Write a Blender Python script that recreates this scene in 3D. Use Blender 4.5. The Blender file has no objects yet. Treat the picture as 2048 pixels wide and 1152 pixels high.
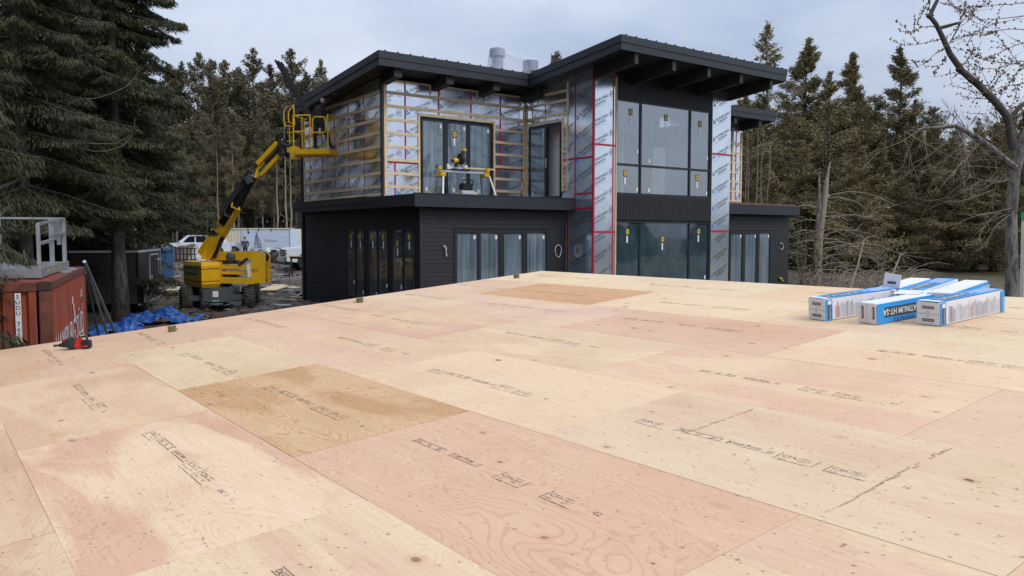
import bpy, bmesh, math, random
import numpy as np
from mathutils import Matrix, Vector, Euler
random.seed(7)
rng = np.random.default_rng(11)
R = math.radians
sc = bpy.context.scene

# ------------------------------------------------------------------ camera, sky, sun, exposure
CAM_Z = 2.457
FPX = 1593.0
PITCH = math.atan(104.0 / FPX)
AZ = R(53.0)
fw = np.array([math.cos(AZ) * math.cos(PITCH), math.sin(AZ) * math.cos(PITCH), -math.sin(PITCH)])
rt = np.array([math.sin(AZ), -math.cos(AZ), 0.0])
upv = np.cross(rt, fw)
cam = bpy.data.cameras.new('camera')
cam.sensor_width = 36.0
cam.lens = FPX / 2048 * 36.0
cam.clip_start = 0.05
cam.clip_end = 2000.0
camo = bpy.data.objects.new('camera', cam)
camo.matrix_world = Matrix(((rt[0], upv[0], -fw[0], 0), (rt[1], upv[1], -fw[1], 0), (rt[2], upv[2], -fw[2], CAM_Z), (0, 0, 0, 1)))
sc.collection.objects.link(camo)
sc.camera = camo

SUN_EL, SUN_AZ = R(46), R(-76)      # azimuth measured from +X; behind the camera, to its right
wd = bpy.data.worlds.new('World')
sc.world = wd
wd.use_nodes = True
nt = wd.node_tree
nt.nodes.clear()
def wn(t, **k):
    n = nt.nodes.new(t)
    for a, b in k.items():
        setattr(n, a, b)
    return n
wout = wn('ShaderNodeOutputWorld')
sky = wn('ShaderNodeTexSky', sky_type='NISHITA', sun_disc=False)
sky.sun_elevation = SUN_EL
sky.sun_rotation = math.pi / 2 - SUN_AZ
bg_sky = wn('ShaderNodeBackground')
bg_sky.inputs[1].default_value = 0.08
nt.links.new(sky.outputs[0], bg_sky.inputs[0])
tc = wn('ShaderNodeTexCoord')
mp = wn('ShaderNodeMapping')
mp.inputs['Scale'].default_value = (1.0, 1.0, 2.6)
nt.links.new(tc.outputs['Generated'], mp.inputs[0])
nz = wn('ShaderNodeTexNoise')
nz.inputs['Scale'].default_value = 1.9
nz.inputs['Detail'].default_value = 7
nz.inputs['Roughness'].default_value = 0.52
nz.inputs['Distortion'].default_value = 0.25
nt.links.new(mp.outputs[0], nz.inputs['Vector'])
cr = wn('ShaderNodeValToRGB')
cr.color_ramp.elements[0].position = 0.34
cr.color_ramp.elements[0].color = (0.37, 0.45, 0.61, 1)
cr.color_ramp.elements[1].position = 0.64
cr.color_ramp.elements[1].color = (0.64, 0.705, 0.815, 1)
nt.links.new(nz.outputs['Fac'], cr.inputs[0])
# overcast sky: about three times as bright overhead as at the horizon
sx = wn('ShaderNodeSeparateXYZ')
nt.links.new(tc.outputs['Generated'], sx.inputs[0])
mx = wn('ShaderNodeMath', operation='MAXIMUM')
mx.inputs[1].default_value = 0.0
nt.links.new(sx.outputs[2], mx.inputs[0])
ma = wn('ShaderNodeMath', operation='MULTIPLY_ADD')
ma.inputs[1].default_value = 1.45
ma.inputs[2].default_value = 0.72
nt.links.new(mx.outputs[0], ma.inputs[0])
bg_cl = wn('ShaderNodeBackground')
nt.links.new(cr.outputs[0], bg_cl.inputs[0])
nt.links.new(ma.outputs[0], bg_cl.inputs[1])
mixw = wn('ShaderNodeMixShader')
mixw.inputs[0].default_value = 0.9
nt.links.new(bg_sky.outputs[0], mixw.inputs[1])
nt.links.new(bg_cl.outputs[0], mixw.inputs[2])
nt.links.new(mixw.outputs[0], wout.inputs[0])

sl = bpy.data.lights.new('sun', 'SUN')
sl.energy = 1.5
sl.angle = R(28)
sl.color = (1.0, 0.95, 0.88)
so = bpy.data.objects.new('sun', sl)
sd = Vector((math.cos(SUN_AZ) * math.cos(SUN_EL), math.sin(SUN_AZ) * math.cos(SUN_EL), math.sin(SUN_EL)))
so.rotation_euler = sd.to_track_quat('Z', 'Y').to_euler()
so.location = (0, 0, 30)
sc.collection.objects.link(so)
vs = sc.view_settings
vs.view_transform = 'Standard'
vs.look = 'None'
vs.exposure = 0.2
vs.gamma = 1.0
vs.use_curve_mapping = False
sc.cycles.use_denoising = True
sc.cycles.max_bounces = 6
sc.cycles.transparent_max_bounces = 12

# ------------------------------------------------------------------ helpers
C = sc.collection
ROOTS = {}
def ray(px, py):
    return fw + rt * (px - 1024.0) / FPX - upv * (py - 576.0) / FPX
def at(px, py, d):
    p = ray(px, py) * d
    return Vector((p[0], p[1], p[2] + CAM_Z))
def on_y(px, py, Y):
    r = ray(px, py); return Vector(r * Y / r[1]) + Vector((0, 0, CAM_Z))
def on_z(px, py, z):
    r = ray(px, py); return Vector(r * (z - CAM_Z) / r[2]) + Vector((0, 0, CAM_Z))

def on_g(px, py):
    z = 0.0
    for k in range(12):
        p = on_z(px, py, z); z = float(gz(p.x, p.y))
    return p
class MB:
    """collects faces; every face carries a material slot"""
    def __init__(s):
        s.v = []; s.f = []; s.m = []
    def poly(s, pts, slot=0):
        i = len(s.v); s.v += [tuple(p) for p in pts]
        s.f.append(tuple(range(i, i + len(pts)))); s.m.append(slot)
    def mesh(s, vs, fs, slot=0):
        i = len(s.v); s.v += [tuple(p) for p in vs]
        s.f += [tuple(a + i for a in f) for f in fs]; s.m += [slot] * len(fs)
        return s
    def box(s, x0, x1, y0, y1, z0, z1, slot=0):
        v = [(x, y, z) for z in (z0, z1) for y in (y0, y1) for x in (x0, x1)]
        return s.mesh(v, [(0, 2, 3, 1), (4, 5, 7, 6), (0, 1, 5, 4), (2, 6, 7, 3), (0, 4, 6, 2), (1, 3, 7, 5)], slot)
    def bbox(s, x0, x1, y0, y1, z0, z1, b=0.01, slot=0):
        """box with chamfered edges"""
        b = min(b, (x1 - x0) * .45, (y1 - y0) * .45, (z1 - z0) * .45)
        bm = bmesh.new()
        bmesh.ops.create_cube(bm, size=1)
        bmesh.ops.scale(bm, vec=(x1 - x0, y1 - y0, z1 - z0), verts=bm.verts)
        bmesh.ops.translate(bm, vec=((x0 + x1) / 2, (y0 + y1) / 2, (z0 + z1) / 2), verts=bm.verts)
        bmesh.ops.bevel(bm, geom=bm.edges[:], offset=b, segments=2, affect='EDGES')
        bm.verts.index_update()
        s.mesh([v.co[:] for v in bm.verts], [[v.index for v in f.verts] for f in bm.faces], slot)
        bm.free(); return s
    def prism(s, pts, vec, slot=0):
        """polygon pts swept by vec"""
        n = len(pts); vec = Vector(vec)
        a = [Vector(p) for p in pts]; b = [p + vec for p in a]
        return s.mesh(a + b, [tuple(range(n))[::-1], tuple(range(n, 2 * n))] + [(i, (i + 1) % n, n + (i + 1) % n, n + i) for i in range(n)], slot)
    def bar(s, p0, p1, w, h, up=(0, 0, 1), slot=0, w1=None, h1=None):
        p0, p1 = Vector(p0), Vector(p1); d = (p1 - p0).normalized(); up = Vector(up)
        if abs(d.dot(up)) > .98: up = Vector((1, 0, 0))
        x = d.cross(up).normalized(); y = x.cross(d)
        w1 = w if w1 is None else w1; h1 = h if h1 is None else h1
        q = [p0 + x * a * w / 2 + y * b * h / 2 for a, b in ((-1, -1), (1, -1), (1, 1), (-1, 1))] + \
            [p1 + x * a * w1 / 2 + y * b * h1 / 2 for a, b in ((-1, -1), (1, -1), (1, 1), (-1, 1))]
        return s.mesh(q, [(3, 2, 1, 0), (4, 5, 6, 7), (0, 1, 5, 4), (1, 2, 6, 5), (2, 3, 7, 6), (3, 0, 4, 7)], slot)
    def tube(s, pts, r, n=6, slot=0, cap=True):
        pts = [Vector(p) for p in pts]
        rs = r if isinstance(r, (list, tuple)) else [r] * len(pts)
        ring = []; ref = None
        for i, p in enumerate(pts):
            d = (pts[min(i + 1, len(pts) - 1)] - pts[max(i - 1, 0)])
            if d.length < 1e-9: d = Vector((0, 0, 1))
            d.normalize()
            if ref is None:
                ref = Vector((0, 0, 1)) if abs(d.z) < .9 else Vector((1, 0, 0))
            x = d.cross(ref).normalized(); y = d.cross(x); ref = x.cross(d)
            ring.append([p + (x * math.cos(2 * math.pi * k / n) + y * math.sin(2 * math.pi * k / n)) * rs[i] for k in range(n)])
        vs_ = [q for rg in ring for q in rg]; fs = []
        for i in range(len(pts) - 1):
            for k in range(n):
                fs.append((i * n + k, i * n + (k + 1) % n, (i + 1) * n + (k + 1) % n, (i + 1) * n + k))
        if cap:
            fs.append(tuple(range(n))[::-1]); fs.append(tuple(range((len(pts) - 1) * n, len(pts) * n)))
        return s.mesh(vs_, fs, slot)
    def lathe(s, prof, o, ax, n=20, slot=0):
        """prof [(r, h)] round axis ax through o"""
        o = Vector(o); ax = Vector(ax).normalized()
        ref = Vector((0, 0, 1)) if abs(ax.z) < .9 else Vector((1, 0, 0))
        x = ax.cross(ref).normalized(); y = ax.cross(x)
        vs_ = [o + ax * h + (x * math.cos(2 * math.pi * k / n) + y * math.sin(2 * math.pi * k / n)) * r for r, h in prof for k in range(n)]
        fs = []
        for i in range(len(prof) - 1):
            for k in range(n):
                fs.append((i * n + k, i * n + (k + 1) % n, (i + 1) * n + (k + 1) % n, (i + 1) * n + k))
        fs.append(tuple(range(n))[::-1]); fs.append(tuple(range((len(prof) - 1) * n, len(prof) * n)))
        return s.mesh(vs_, fs, slot)
    def build(s, name, mats, parent=None, smooth=False, recalc=True):
        me = bpy.data.meshes.new(name)
        v = np.array(s.v, dtype=float)
        if parent is not None and parent.name in ROOTS:
            T = np.array(ROOTS[parent.name])
            v = v @ T[:3, :3].T + T[:3, 3]
        me.from_pydata(v.tolist(), [], s.f)
        if not isinstance(mats, (list, tuple)): mats = [mats]
        for m in mats: me.materials.append(m)
        if len(mats) > 1: me.polygons.foreach_set('material_index', s.m)
        if recalc:
            bm = bmesh.new(); bm.from_mesh(me)
            bmesh.ops.recalc_face_normals(bm, faces=bm.faces); bm.to_mesh(me); bm.free()
        if smooth:
            me.polygons.foreach_set('use_smooth', [True] * len(me.polygons))
            if hasattr(me, 'set_sharp_from_angle'): me.set_sharp_from_angle(angle=R(40))
        me.update()
        return link(name, me, parent)
def link(name, me, parent=None):
    o = bpy.data.objects.new(name, me); C.objects.link(o)
    if parent is not None:
        o.parent = parent
        if parent.name in ROOTS: ROOTS[o.name] = ROOTS[parent.name]
    return o
def tag(o, label=None, cat=None, group=None, kind=None):
    if label: o['label'] = label
    if cat: o['category'] = cat
    if group: o['group'] = group
    if kind: o['kind'] = kind
    return o
def thing(name, label, cat, M, local=False, group=None):
    """Empty at a thing's base. Parts are given in world coordinates, or in the Empty's own frame when local."""
    if not isinstance(M, Matrix): M = Matrix.Translation(Vector(M))
    o = bpy.data.objects.new(name, None); C.objects.link(o)
    o.empty_display_size = .2
    o.matrix_world = M
    ROOTS[o.name] = Matrix.Identity(4) if local else M.inverted()
    return tag(o, label, cat, group)
def copy_tree(o, parent=None):
    c = o.copy(); C.objects.link(c)
    if parent is not None: c.parent = parent
    for ch in list(o.children): copy_tree(ch, c)
    return c
def frame(o, x, y, z=None):
    x = Vector(x).normalized(); y = Vector(y)
    zz = x.cross(y).normalized(); y = zz.cross(x)
    return Matrix(((x.x, y.x, zz.x, o[0]), (x.y, y.y, zz.y, o[1]), (x.z, y.z, zz.z, o[2]), (0, 0, 0, 1)))
_TXT = {}
def text_polys(s, size=1.0, align='LEFT', shear=0.0, bold=0.0):
    """glyph outlines of s as (verts, faces) in the XY plane"""
    k = (s, align, shear, bold)
    if k not in _TXT:
        cu = bpy.data.curves.new('t', 'FONT'); cu.body = s; cu.align_x = align; cu.shear = shear; cu.offset = bold
        cu.resolution_u = 2; cu.fill_mode = 'FRONT'
        ob = bpy.data.objects.new('t', cu); C.objects.link(ob)
        dg = bpy.context.evaluated_depsgraph_get()
        me = bpy.data.meshes.new_from_object(ob.evaluated_get(dg))
        _TXT[k] = (np.array([v.co[:] for v in me.vertices]).reshape(-1, 3), [tuple(p.vertices) for p in me.polygons])
        bpy.data.objects.remove(ob); bpy.data.curves.remove(cu); bpy.data.meshes.remove(me)
    v, f = _TXT[k]
    return v * size, f
def add_text(mb, s, size, M, slot=0, align='LEFT', shear=0.0, bold=0.0, sx=1.0):
    v, f = text_polys(s, 1.0, align, shear, bold)
    v = v * np.array([size * sx, size, 1.0])
    A = np.array(M)
    mb.mesh((v @ A[:3, :3].T + A[:3, 3]).tolist(), f, slot)
def cut_rects(rect, holes):
    """rect minus holes -> list of rects (u0,u1,w0,w1)"""
    out = [rect]
    for h in holes:
        nx = []
        for (a, b, c, d) in out:
            if h[0] >= b or h[1] <= a or h[2] >= d or h[3] <= c:
                nx.append((a, b, c, d)); continue
            if h[0] > a: nx.append((a, h[0], c, d))
            if h[1] < b: nx.append((h[1], b, c, d))
            a2, b2 = max(a, h[0]), min(b, h[1])
            if h[2] > c: nx.append((a2, b2, c, h[2]))
            if h[3] < d: nx.append((a2, b2, h[3], d))
        out = nx
    return [r for r in out if r[1] - r[0] > .004 and r[3] - r[2] > .004]

# ------------------------------------------------------------------ materials
def base_mat(name):
    m = bpy.data.materials.new(name); m.use_nodes = True
    n = m.node_tree; b = n.nodes['Principled BSDF']
    return m, n, b
def mat(name, col, rough=.6, metal=0.0, var=.15, vscale=4.0, bump=0.0, bscale=40.0, spec=.5, dirt=None, dscale=1.5, dthr=(.5, .7), coord='Object', stretch=(1, 1, 1), tonal=None):
    """plain surface with mottling, grain bump and optional dirt patches"""
    m, n, b = base_mat(name)
    L = n.links
    t = n.nodes.new('ShaderNodeTexCoord'); mpn = n.nodes.new('ShaderNodeMapping'); mpn.inputs['Scale'].default_value = stretch
    if coord == 'World':
        g = n.nodes.new('ShaderNodeNewGeometry'); L.new(g.outputs['Position'], mpn.inputs[0])
    else:
        L.new(t.outputs[coord], mpn.inputs[0])
    z = n.nodes.new('ShaderNodeTexNoise'); z.inputs['Scale'].default_value = vscale; z.inputs['Detail'].default_value = 6
    L.new(mpn.outputs[0], z.inputs['Vector'])
    mr = n.nodes.new('ShaderNodeMapRange'); mr.inputs[1].default_value = .25; mr.inputs[2].default_value = .75
    mr.inputs[3].default_value = 1 - var; mr.inputs[4].default_value = 1 + var
    L.new(z.outputs['Fac'], mr.inputs[0])
    mu = n.nodes.new('ShaderNodeMix'); mu.data_type = 'RGBA'; mu.blend_type = 'MULTIPLY'; mu.inputs[0].default_value = 1
    mu.inputs[6].default_value = (*col, 1); L.new(mr.outputs[0], mu.inputs[7])
    last = mu.outputs[2]
    if dirt:
        z2 = n.nodes.new('ShaderNodeTexNoise'); z2.inputs['Scale'].default_value = dscale; z2.inputs['Detail'].default_value = 8; z2.inputs['Roughness'].default_value = .65
        L.new(mpn.outputs[0], z2.inputs['Vector'])
        m2 = n.nodes.new('ShaderNodeMapRange'); m2.inputs[1].default_value = dthr[0]; m2.inputs[2].default_value = dthr[1]
        L.new(z2.outputs['Fac'], m2.inputs[0])
        mm = n.nodes.new('ShaderNodeMix'); mm.data_type = 'RGBA'
        L.new(m2.outputs[0], mm.inputs[0]); L.new(last, mm.inputs[6]); mm.inputs[7].default_value = (*dirt, 1)
        last = mm.outputs[2]
    L.new(last, b.inputs['Base Color'])
    b.inputs['Roughness'].default_value = rough
    b.inputs['Metallic'].default_value = metal
    b.inputs['Specular IOR Level'].default_value = spec
    if bump:
        z3 = n.nodes.new('ShaderNodeTexNoise'); z3.inputs['Scale'].default_value = bscale; z3.inputs['Detail'].default_value = 4
        L.new(mpn.outputs[0], z3.inputs['Vector'])
        bp = n.nodes.new('ShaderNodeBump'); bp.inputs['Strength'].default_value = bump; bp.inputs['Distance'].default_value = .02
        L.new(z3.outputs['Fac'], bp.inputs['Height']); L.new(bp.outputs[0], b.inputs['Normal'])
    return m
M = {}
def worn_ink():
    m, n, b = base_mat('stamp'); L = n.links
    t = n.nodes.new('ShaderNodeTexCoord'); z = n.nodes.new('ShaderNodeTexNoise'); z.inputs['Scale'].default_value = 55; z.inputs['Detail'].default_value = 5
    L.new(t.outputs['Object'], z.inputs['Vector']); r = n.nodes.new('ShaderNodeMapRange'); r.inputs[1].default_value = .40; r.inputs[2].default_value = .56; r.inputs[3].default_value = .3; r.inputs[4].default_value = .95
    L.new(z.outputs['Fac'], r.inputs[0]); L.new(r.outputs[0], b.inputs['Alpha']); b.inputs['Base Color'].default_value = (.06, .05, .05, 1); b.inputs['Roughness'].default_value = .8
    return m
M['black_siding'] = mat('black_siding', (.013, .0135, .016), .5, var=.25, vscale=3, bump=.12, bscale=30, coord='World', stretch=(1, 1, 6))
M['black_metal'] = mat('black_metal', (.022, .025, .032), .42, var=.12, vscale=2, spec=.5, coord='World')
M['black_wood'] = mat('black_wood', (.026, .026, .028), .6, var=.3, vscale=5, bump=.3, bscale=20, coord='World')
M['window_frame'] = mat('window_frame', (.016, .017, .020), .38, var=.05, coord='World')
M['sheathing'] = mat('sheathing', (.24, .17, .09), .8, var=.3, vscale=10, coord='World')
M['pine'] = mat('pine', (.72, .55, .335), .7, var=.22, vscale=3, bump=.2, bscale=25, coord='World', stretch=(1, 1, 5))
M['pale_pine'] = mat('pale_pine', (.66, .50, .30), .7, var=.15, vscale=3, coord='World')
M['spruce_bark'] = mat('spruce_bark', (.105, .090, .079), .9, var=.5, vscale=9, bump=1.0, bscale=20, coord='World', stretch=(1, 1, .35), dirt=(.045, .038, .034), dscale=7, dthr=(.48, .62))
M['red_tape'] = mat('red_tape', (.42, .012, .045), .35, var=.25, vscale=12, coord='World')
M['print_black'] = mat('print_black', (.05, .052, .06), .5, var=0)
M['print_blue'] = mat('print_blue', (.03, .26, .62), .45, var=0)
M['drywall'] = mat('drywall', (.50, .50, .49), .9, var=.08, vscale=2, coord='World')
M['white_board'] = mat('white_board', (.74, .74, .72), .8, var=.06, coord='World')
M['white_paper'] = mat('white_paper', (.80, .81, .81), .7, var=.04)
M['sticker_yellow'] = mat('sticker_yellow', (.56, .42, .06), .5, var=.05)
M['sticker_dark'] = mat('sticker_dark', (.05, .06, .045), .5, var=.05)
M['copper_strip'] = mat('copper_strip', (.17, .075, .042), .6, var=.25, vscale=6, coord='World')
M['yellow'] = mat('yellow', (.70, .40, .012), .38, var=.10, vscale=3, dirt=(.22, .14, .06), dscale=2.6, dthr=(.60, .82), coord='World')
M['chassis_grey'] = mat('chassis_grey', (.075, .085, .092), .45, var=.15, dirt=(.10, .075, .05), dscale=3, dthr=(.52, .7), coord='World')
M['rubber'] = mat('rubber', (.022, .021, .020), .85, var=.3, vscale=8, dirt=(.11, .085, .06), dscale=5, dthr=(.45, .7), coord='World')
M['dark_steel'] = mat('dark_steel', (.022, .022, .024), .4, metal=.2, var=.2, coord='World')
M['plastic_black'] = mat('plastic_black', (.018, .018, .019), .5, var=.1)
M['galv'] = mat('galv', (.38, .40, .42), .45, metal=.7, var=.18, vscale=7, coord='World')
M['flue_steel'] = mat('flue_steel', (.30, .34, .41), .4, metal=.4, var=.1, coord='World')
M['alu'] = mat('alu', (.62, .63, .65), .35, metal=.8, var=.08, coord='World')
M['green_plate'] = mat('green_plate', (.015, .15, .07), .5, var=.05)
M['white_print'] = mat('white_print', (.76, .76, .74), .6, var=.05)
M['mesh_red'] = mat('mesh_red', (.50, .028, .022), .4, var=.1)
M['trailer_black'] = mat('trailer_black', (.010, .0095, .0095), .5, spec=.12, var=.2, dirt=(.05, .036, .026), dscale=1.2, dthr=(.46, .75), coord='World')
M['dump_blue'] = mat('dump_blue', (.028, .105, .26), .55, var=.2, dirt=(.10, .07, .05), dscale=2, dthr=(.6, .8), coord='World')
M['cream'] = mat('cream', (.66, .61, .44), .6, var=.08, dirt=(.40, .36, .26), dscale=1, dthr=(.6, .85), coord='World')
M['white_paint'] = mat('white_paint', (.66, .69, .75), .32, var=.05, dirt=(.36, .33, .29), dscale=1.4, dthr=(.58, .9), coord='World')
M['panel_white'] = mat('panel_white', (.56, .64, .76), .4, var=.04, coord='World')
M['car_black'] = mat('car_black', (.012, .012, .014), .2, var=.1, coord='World')
M['car_glass'] = mat('car_glass', (.012, .015, .018), .06, var=.1)
M['chrome'] = mat('chrome', (.55, .56, .58), .25, metal=.9, var=.1)
M['lamp'] = mat('lamp', (.70, .58, .45), .2, var=.2)
M['tail_red'] = mat('tail_red', (.42, .05, .02), .4, var=.2)
M['tarp'] = mat('tarp', (.018, .075, .28), .38, var=.35, vscale=7, bump=1.0, bscale=11, coord='World')
M['bark'] = mat('bark', (.062, .053, .045), .9, var=.45, vscale=6, bump=.8, bscale=14, coord='World', stretch=(1, 1, .25))
M['grey_bark'] = mat('grey_bark', (.19, .172, .155), .9, dirt=(.06, .052, .046), dscale=9, dthr=(.46, .6), var=.4, vscale=7, bump=.8, bscale=18, coord='World', stretch=(1, 1, .3))
M['pale_bark'] = mat('pale_bark', (.26, .205, .155), .85, var=.35, vscale=5, bump=.6, bscale=18, coord='World', stretch=(1, 1, .2))
M['twig'] = mat('twig', (.20, .165, .125), .85, var=.3, coord='World')
M['light_twig'] = mat('light_twig', (.24, .20, .155), .85, var=.3, coord='World')
M['bud'] = mat('bud', (.16, .085, .040), .8, var=.3, coord='World')
M['skin'] = mat('skin', (.40, .24, .17), .6, var=.05)
M['cloth_black'] = mat('cloth_black', (.014, .014, .016), .85, var=.3, vscale=9)
M['cloth_grey'] = mat('cloth_grey', (.085, .085, .09), .9, var=.3, vscale=9)
M['box_white'] = mat('box_white', (.71, .72, .755), .6, var=.05, vscale=3, bump=.06, bscale=10)
M['box_blue'] = mat('box_blue', (.028, .30, .72), .5, var=.05, vscale=3)
M['box_grey'] = mat('box_grey', (.50, .50, .53), .7, var=.1)
M['box_red'] = mat('box_red', (.58, .06, .06), .7, var=.1)
M['print_fine'] = mat('print_fine', (.34, .34, .37), .7, var=.2)
M['stamp'] = worn_ink()
M['glue'] = mat('glue', (.44, .31, .18), .8, var=.4, vscale=30)
M['coil'] = mat('coil', (.23, .20, .10), .75, var=.4, vscale=40)
M['hose_yellow'] = mat('hose_yellow', (.50, .40, .07), .5, var=.1)
M['green_paint'] = mat('green_paint', (.02, .32, .16), .6, var=.2, vscale=20)
M['post_white'] = mat('post_white', (.58, .54, .47), .8, var=.18, vscale=6, stretch=(1, 1, .2), bump=.2)
M['snow_sheet'] = mat('snow_sheet', (.42, .41, .40), .6, var=.3, vscale=4, bump=.6, bscale=6, coord='World')
M['blade'] = mat('blade', (.06, .06, .065), .4, metal=.5, var=.1)
M['white_cable'] = mat('white_cable', (.70, .70, .68), .5, var=.05)
M['dirt_heap'] = mat('dirt_heap', (.085, .062, .045), .95, var=.5, vscale=3, bump=1.0, bscale=5, coord='World')
M['stone_grey'] = mat('stone_grey', (.2, .19, .18), .9, var=.4, vscale=9)

def film_board(name):
    """insulation board with a pale silver-blue foil face"""
    m, n, b = base_mat(name); L = n.links
    g = n.nodes.new('ShaderNodeNewGeometry')
    z = n.nodes.new('ShaderNodeTexNoise'); z.inputs['Scale'].default_value = 1.4; z.inputs['Detail'].default_value = 5
    L.new(g.outputs['Position'], z.inputs['Vector'])
    r = n.nodes.new('ShaderNodeValToRGB'); r.color_ramp.elements[0].position = .3; r.color_ramp.elements[1].position = .7
    r.color_ramp.elements[0].color = (.74, .80, .89, 1); r.color_ramp.elements[1].color = (.86, .91, .97, 1)
    L.new(z.outputs['Fac'], r.inputs[0]); L.new(r.outputs[0], b.inputs['Base Color'])
    b.inputs['Metallic'].default_value = .92; b.inputs['Roughness'].default_value = .17
    z2 = n.nodes.new('ShaderNodeTexNoise'); z2.inputs['Scale'].default_value = 7; z2.inputs['Detail'].default_value = 3
    L.new(g.outputs['Position'], z2.inputs['Vector'])
    bp = n.nodes.new('ShaderNodeBump'); bp.inputs['Strength'].default_value = .07; bp.inputs['Distance'].default_value = .02
    L.new(z2.outputs['Fac'], bp.inputs['Height']); L.new(bp.outputs[0], b.inputs['Normal'])
    return m
M['foil_board'] = film_board('foil_board')

def glass(name, tint, refl=.22, film=None, filmfac=.6, streak=(9, 9, .5)):
    """pane: sees through with a tint, mirrors the sky; film = protective sheet stuck on it"""
    m = bpy.data.materials.new(name); m.use_nodes = True; n = m.node_tree; n.nodes.clear(); L = n.links
    o = n.nodes.new('ShaderNodeOutputMaterial')
    t = n.nodes.new('ShaderNodeBsdfTransparent'); t.inputs[0].default_value = (*tint, 1)
    gl = n.nodes.new('ShaderNodeBsdfGlossy'); gl.inputs['Roughness'].default_value = .03; gl.inputs[0].default_value = (.8, .85, .9, 1)
    g = n.nodes.new('ShaderNodeNewGeometry')
    z = n.nodes.new('ShaderNodeTexNoise'); z.inputs['Scale'].default_value = 1.2
    L.new(g.outputs['Position'], z.inputs['Vector'])
    bp = n.nodes.new('ShaderNodeBump'); bp.inputs['Strength'].default_value = .05; bp.inputs['Distance'].default_value = .02
    L.new(z.outputs['Fac'], bp.inputs['Height']); L.new(bp.outputs[0], gl.inputs['Normal'])
    mx_ = n.nodes.new('ShaderNodeMixShader'); mx_.inputs[0].default_value = refl
    src = t.outputs[0]
    if film:
        d = n.nodes.new('ShaderNodeBsdfDiffuse')
        mp_ = n.nodes.new('ShaderNodeMapping'); mp_.inputs['Scale'].default_value = streak
        L.new(g.outputs['Position'], mp_.inputs[0])
        z2 = n.nodes.new('ShaderNodeTexNoise'); z2.inputs['Scale'].default_value = 1.0; z2.inputs['Detail'].default_value = 5
        L.new(mp_.outputs[0], z2.inputs['Vector'])
        r = n.nodes.new('ShaderNodeValToRGB'); r.color_ramp.elements[0].position = .3; r.color_ramp.elements[1].position = .72
        r.color_ramp.elements[0].color = (*[c * .55 for c in film], 1); r.color_ramp.elements[1].color = (*[min(1, c * 1.5) for c in film], 1)
        L.new(z2.outputs['Fac'], r.inputs[0]); L.new(r.outputs[0], d.inputs[0])
        m2 = n.nodes.new('ShaderNodeMixShader'); m2.inputs[0].default_value = filmfac
        L.new(src, m2.inputs[1]); L.new(d.outputs[0], m2.inputs[2]); src = m2.outputs[0]
    L.new(src, mx_.inputs[1]); L.new(gl.outputs[0], mx_.inputs[2]); L.new(mx_.outputs[0], o.inputs[0])
    return m
M['glass_tower'] = glass('glass_tower', (.86, .89, .91), .30, film=(.30, .33, .36), filmfac=.10, streak=(2, 2, 1))
M['glass_film'] = glass('glass_film', (.5, .55, .6), .16, film=(.17, .225, .27), filmfac=.8, streak=(9, 9, .35))
M['glass_dark'] = glass('glass_dark', (.5, .55, .57), .085, film=(.085, .10, .11), filmfac=.72, streak=(6, 6, .5))
M['glass_lower'] = glass('glass_lower', (.42, .50, .54), .14, film=(.055, .095, .12), filmfac=.62, streak=(2.2, 2.2, 1.6))

def plastic_wrap():
    m = bpy.data.materials.new('plastic_wrap'); m.use_nodes = True; n = m.node_tree; n.nodes.clear(); L = n.links
    o = n.nodes.new('ShaderNodeOutputMaterial'); t = n.nodes.new('ShaderNodeBsdfTransparent')
    d = n.nodes.new('ShaderNodeBsdfPrincipled'); d.inputs['Base Color'].default_value = (.75, .80, .88, 1); d.inputs['Roughness'].default_value = .3
    tr = n.nodes.new('ShaderNodeBsdfTranslucent'); tr.inputs[0].default_value = (.85, .9, .97, 1)
    a = n.nodes.new('ShaderNodeMixShader'); a.inputs[0].default_value = .6
    L.new(d.outputs[0], a.inputs[1]); L.new(tr.outputs[0], a.inputs[2])
    m2 = n.nodes.new('ShaderNodeMixShader'); m2.inputs[0].default_value = .34
    L.new(t.outputs[0], m2.inputs[1]); L.new(a.outputs[0], m2.inputs[2]); L.new(m2.outputs[0], o.inputs[0])
    return m
M['plastic_wrap'] = plastic_wrap()

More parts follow.
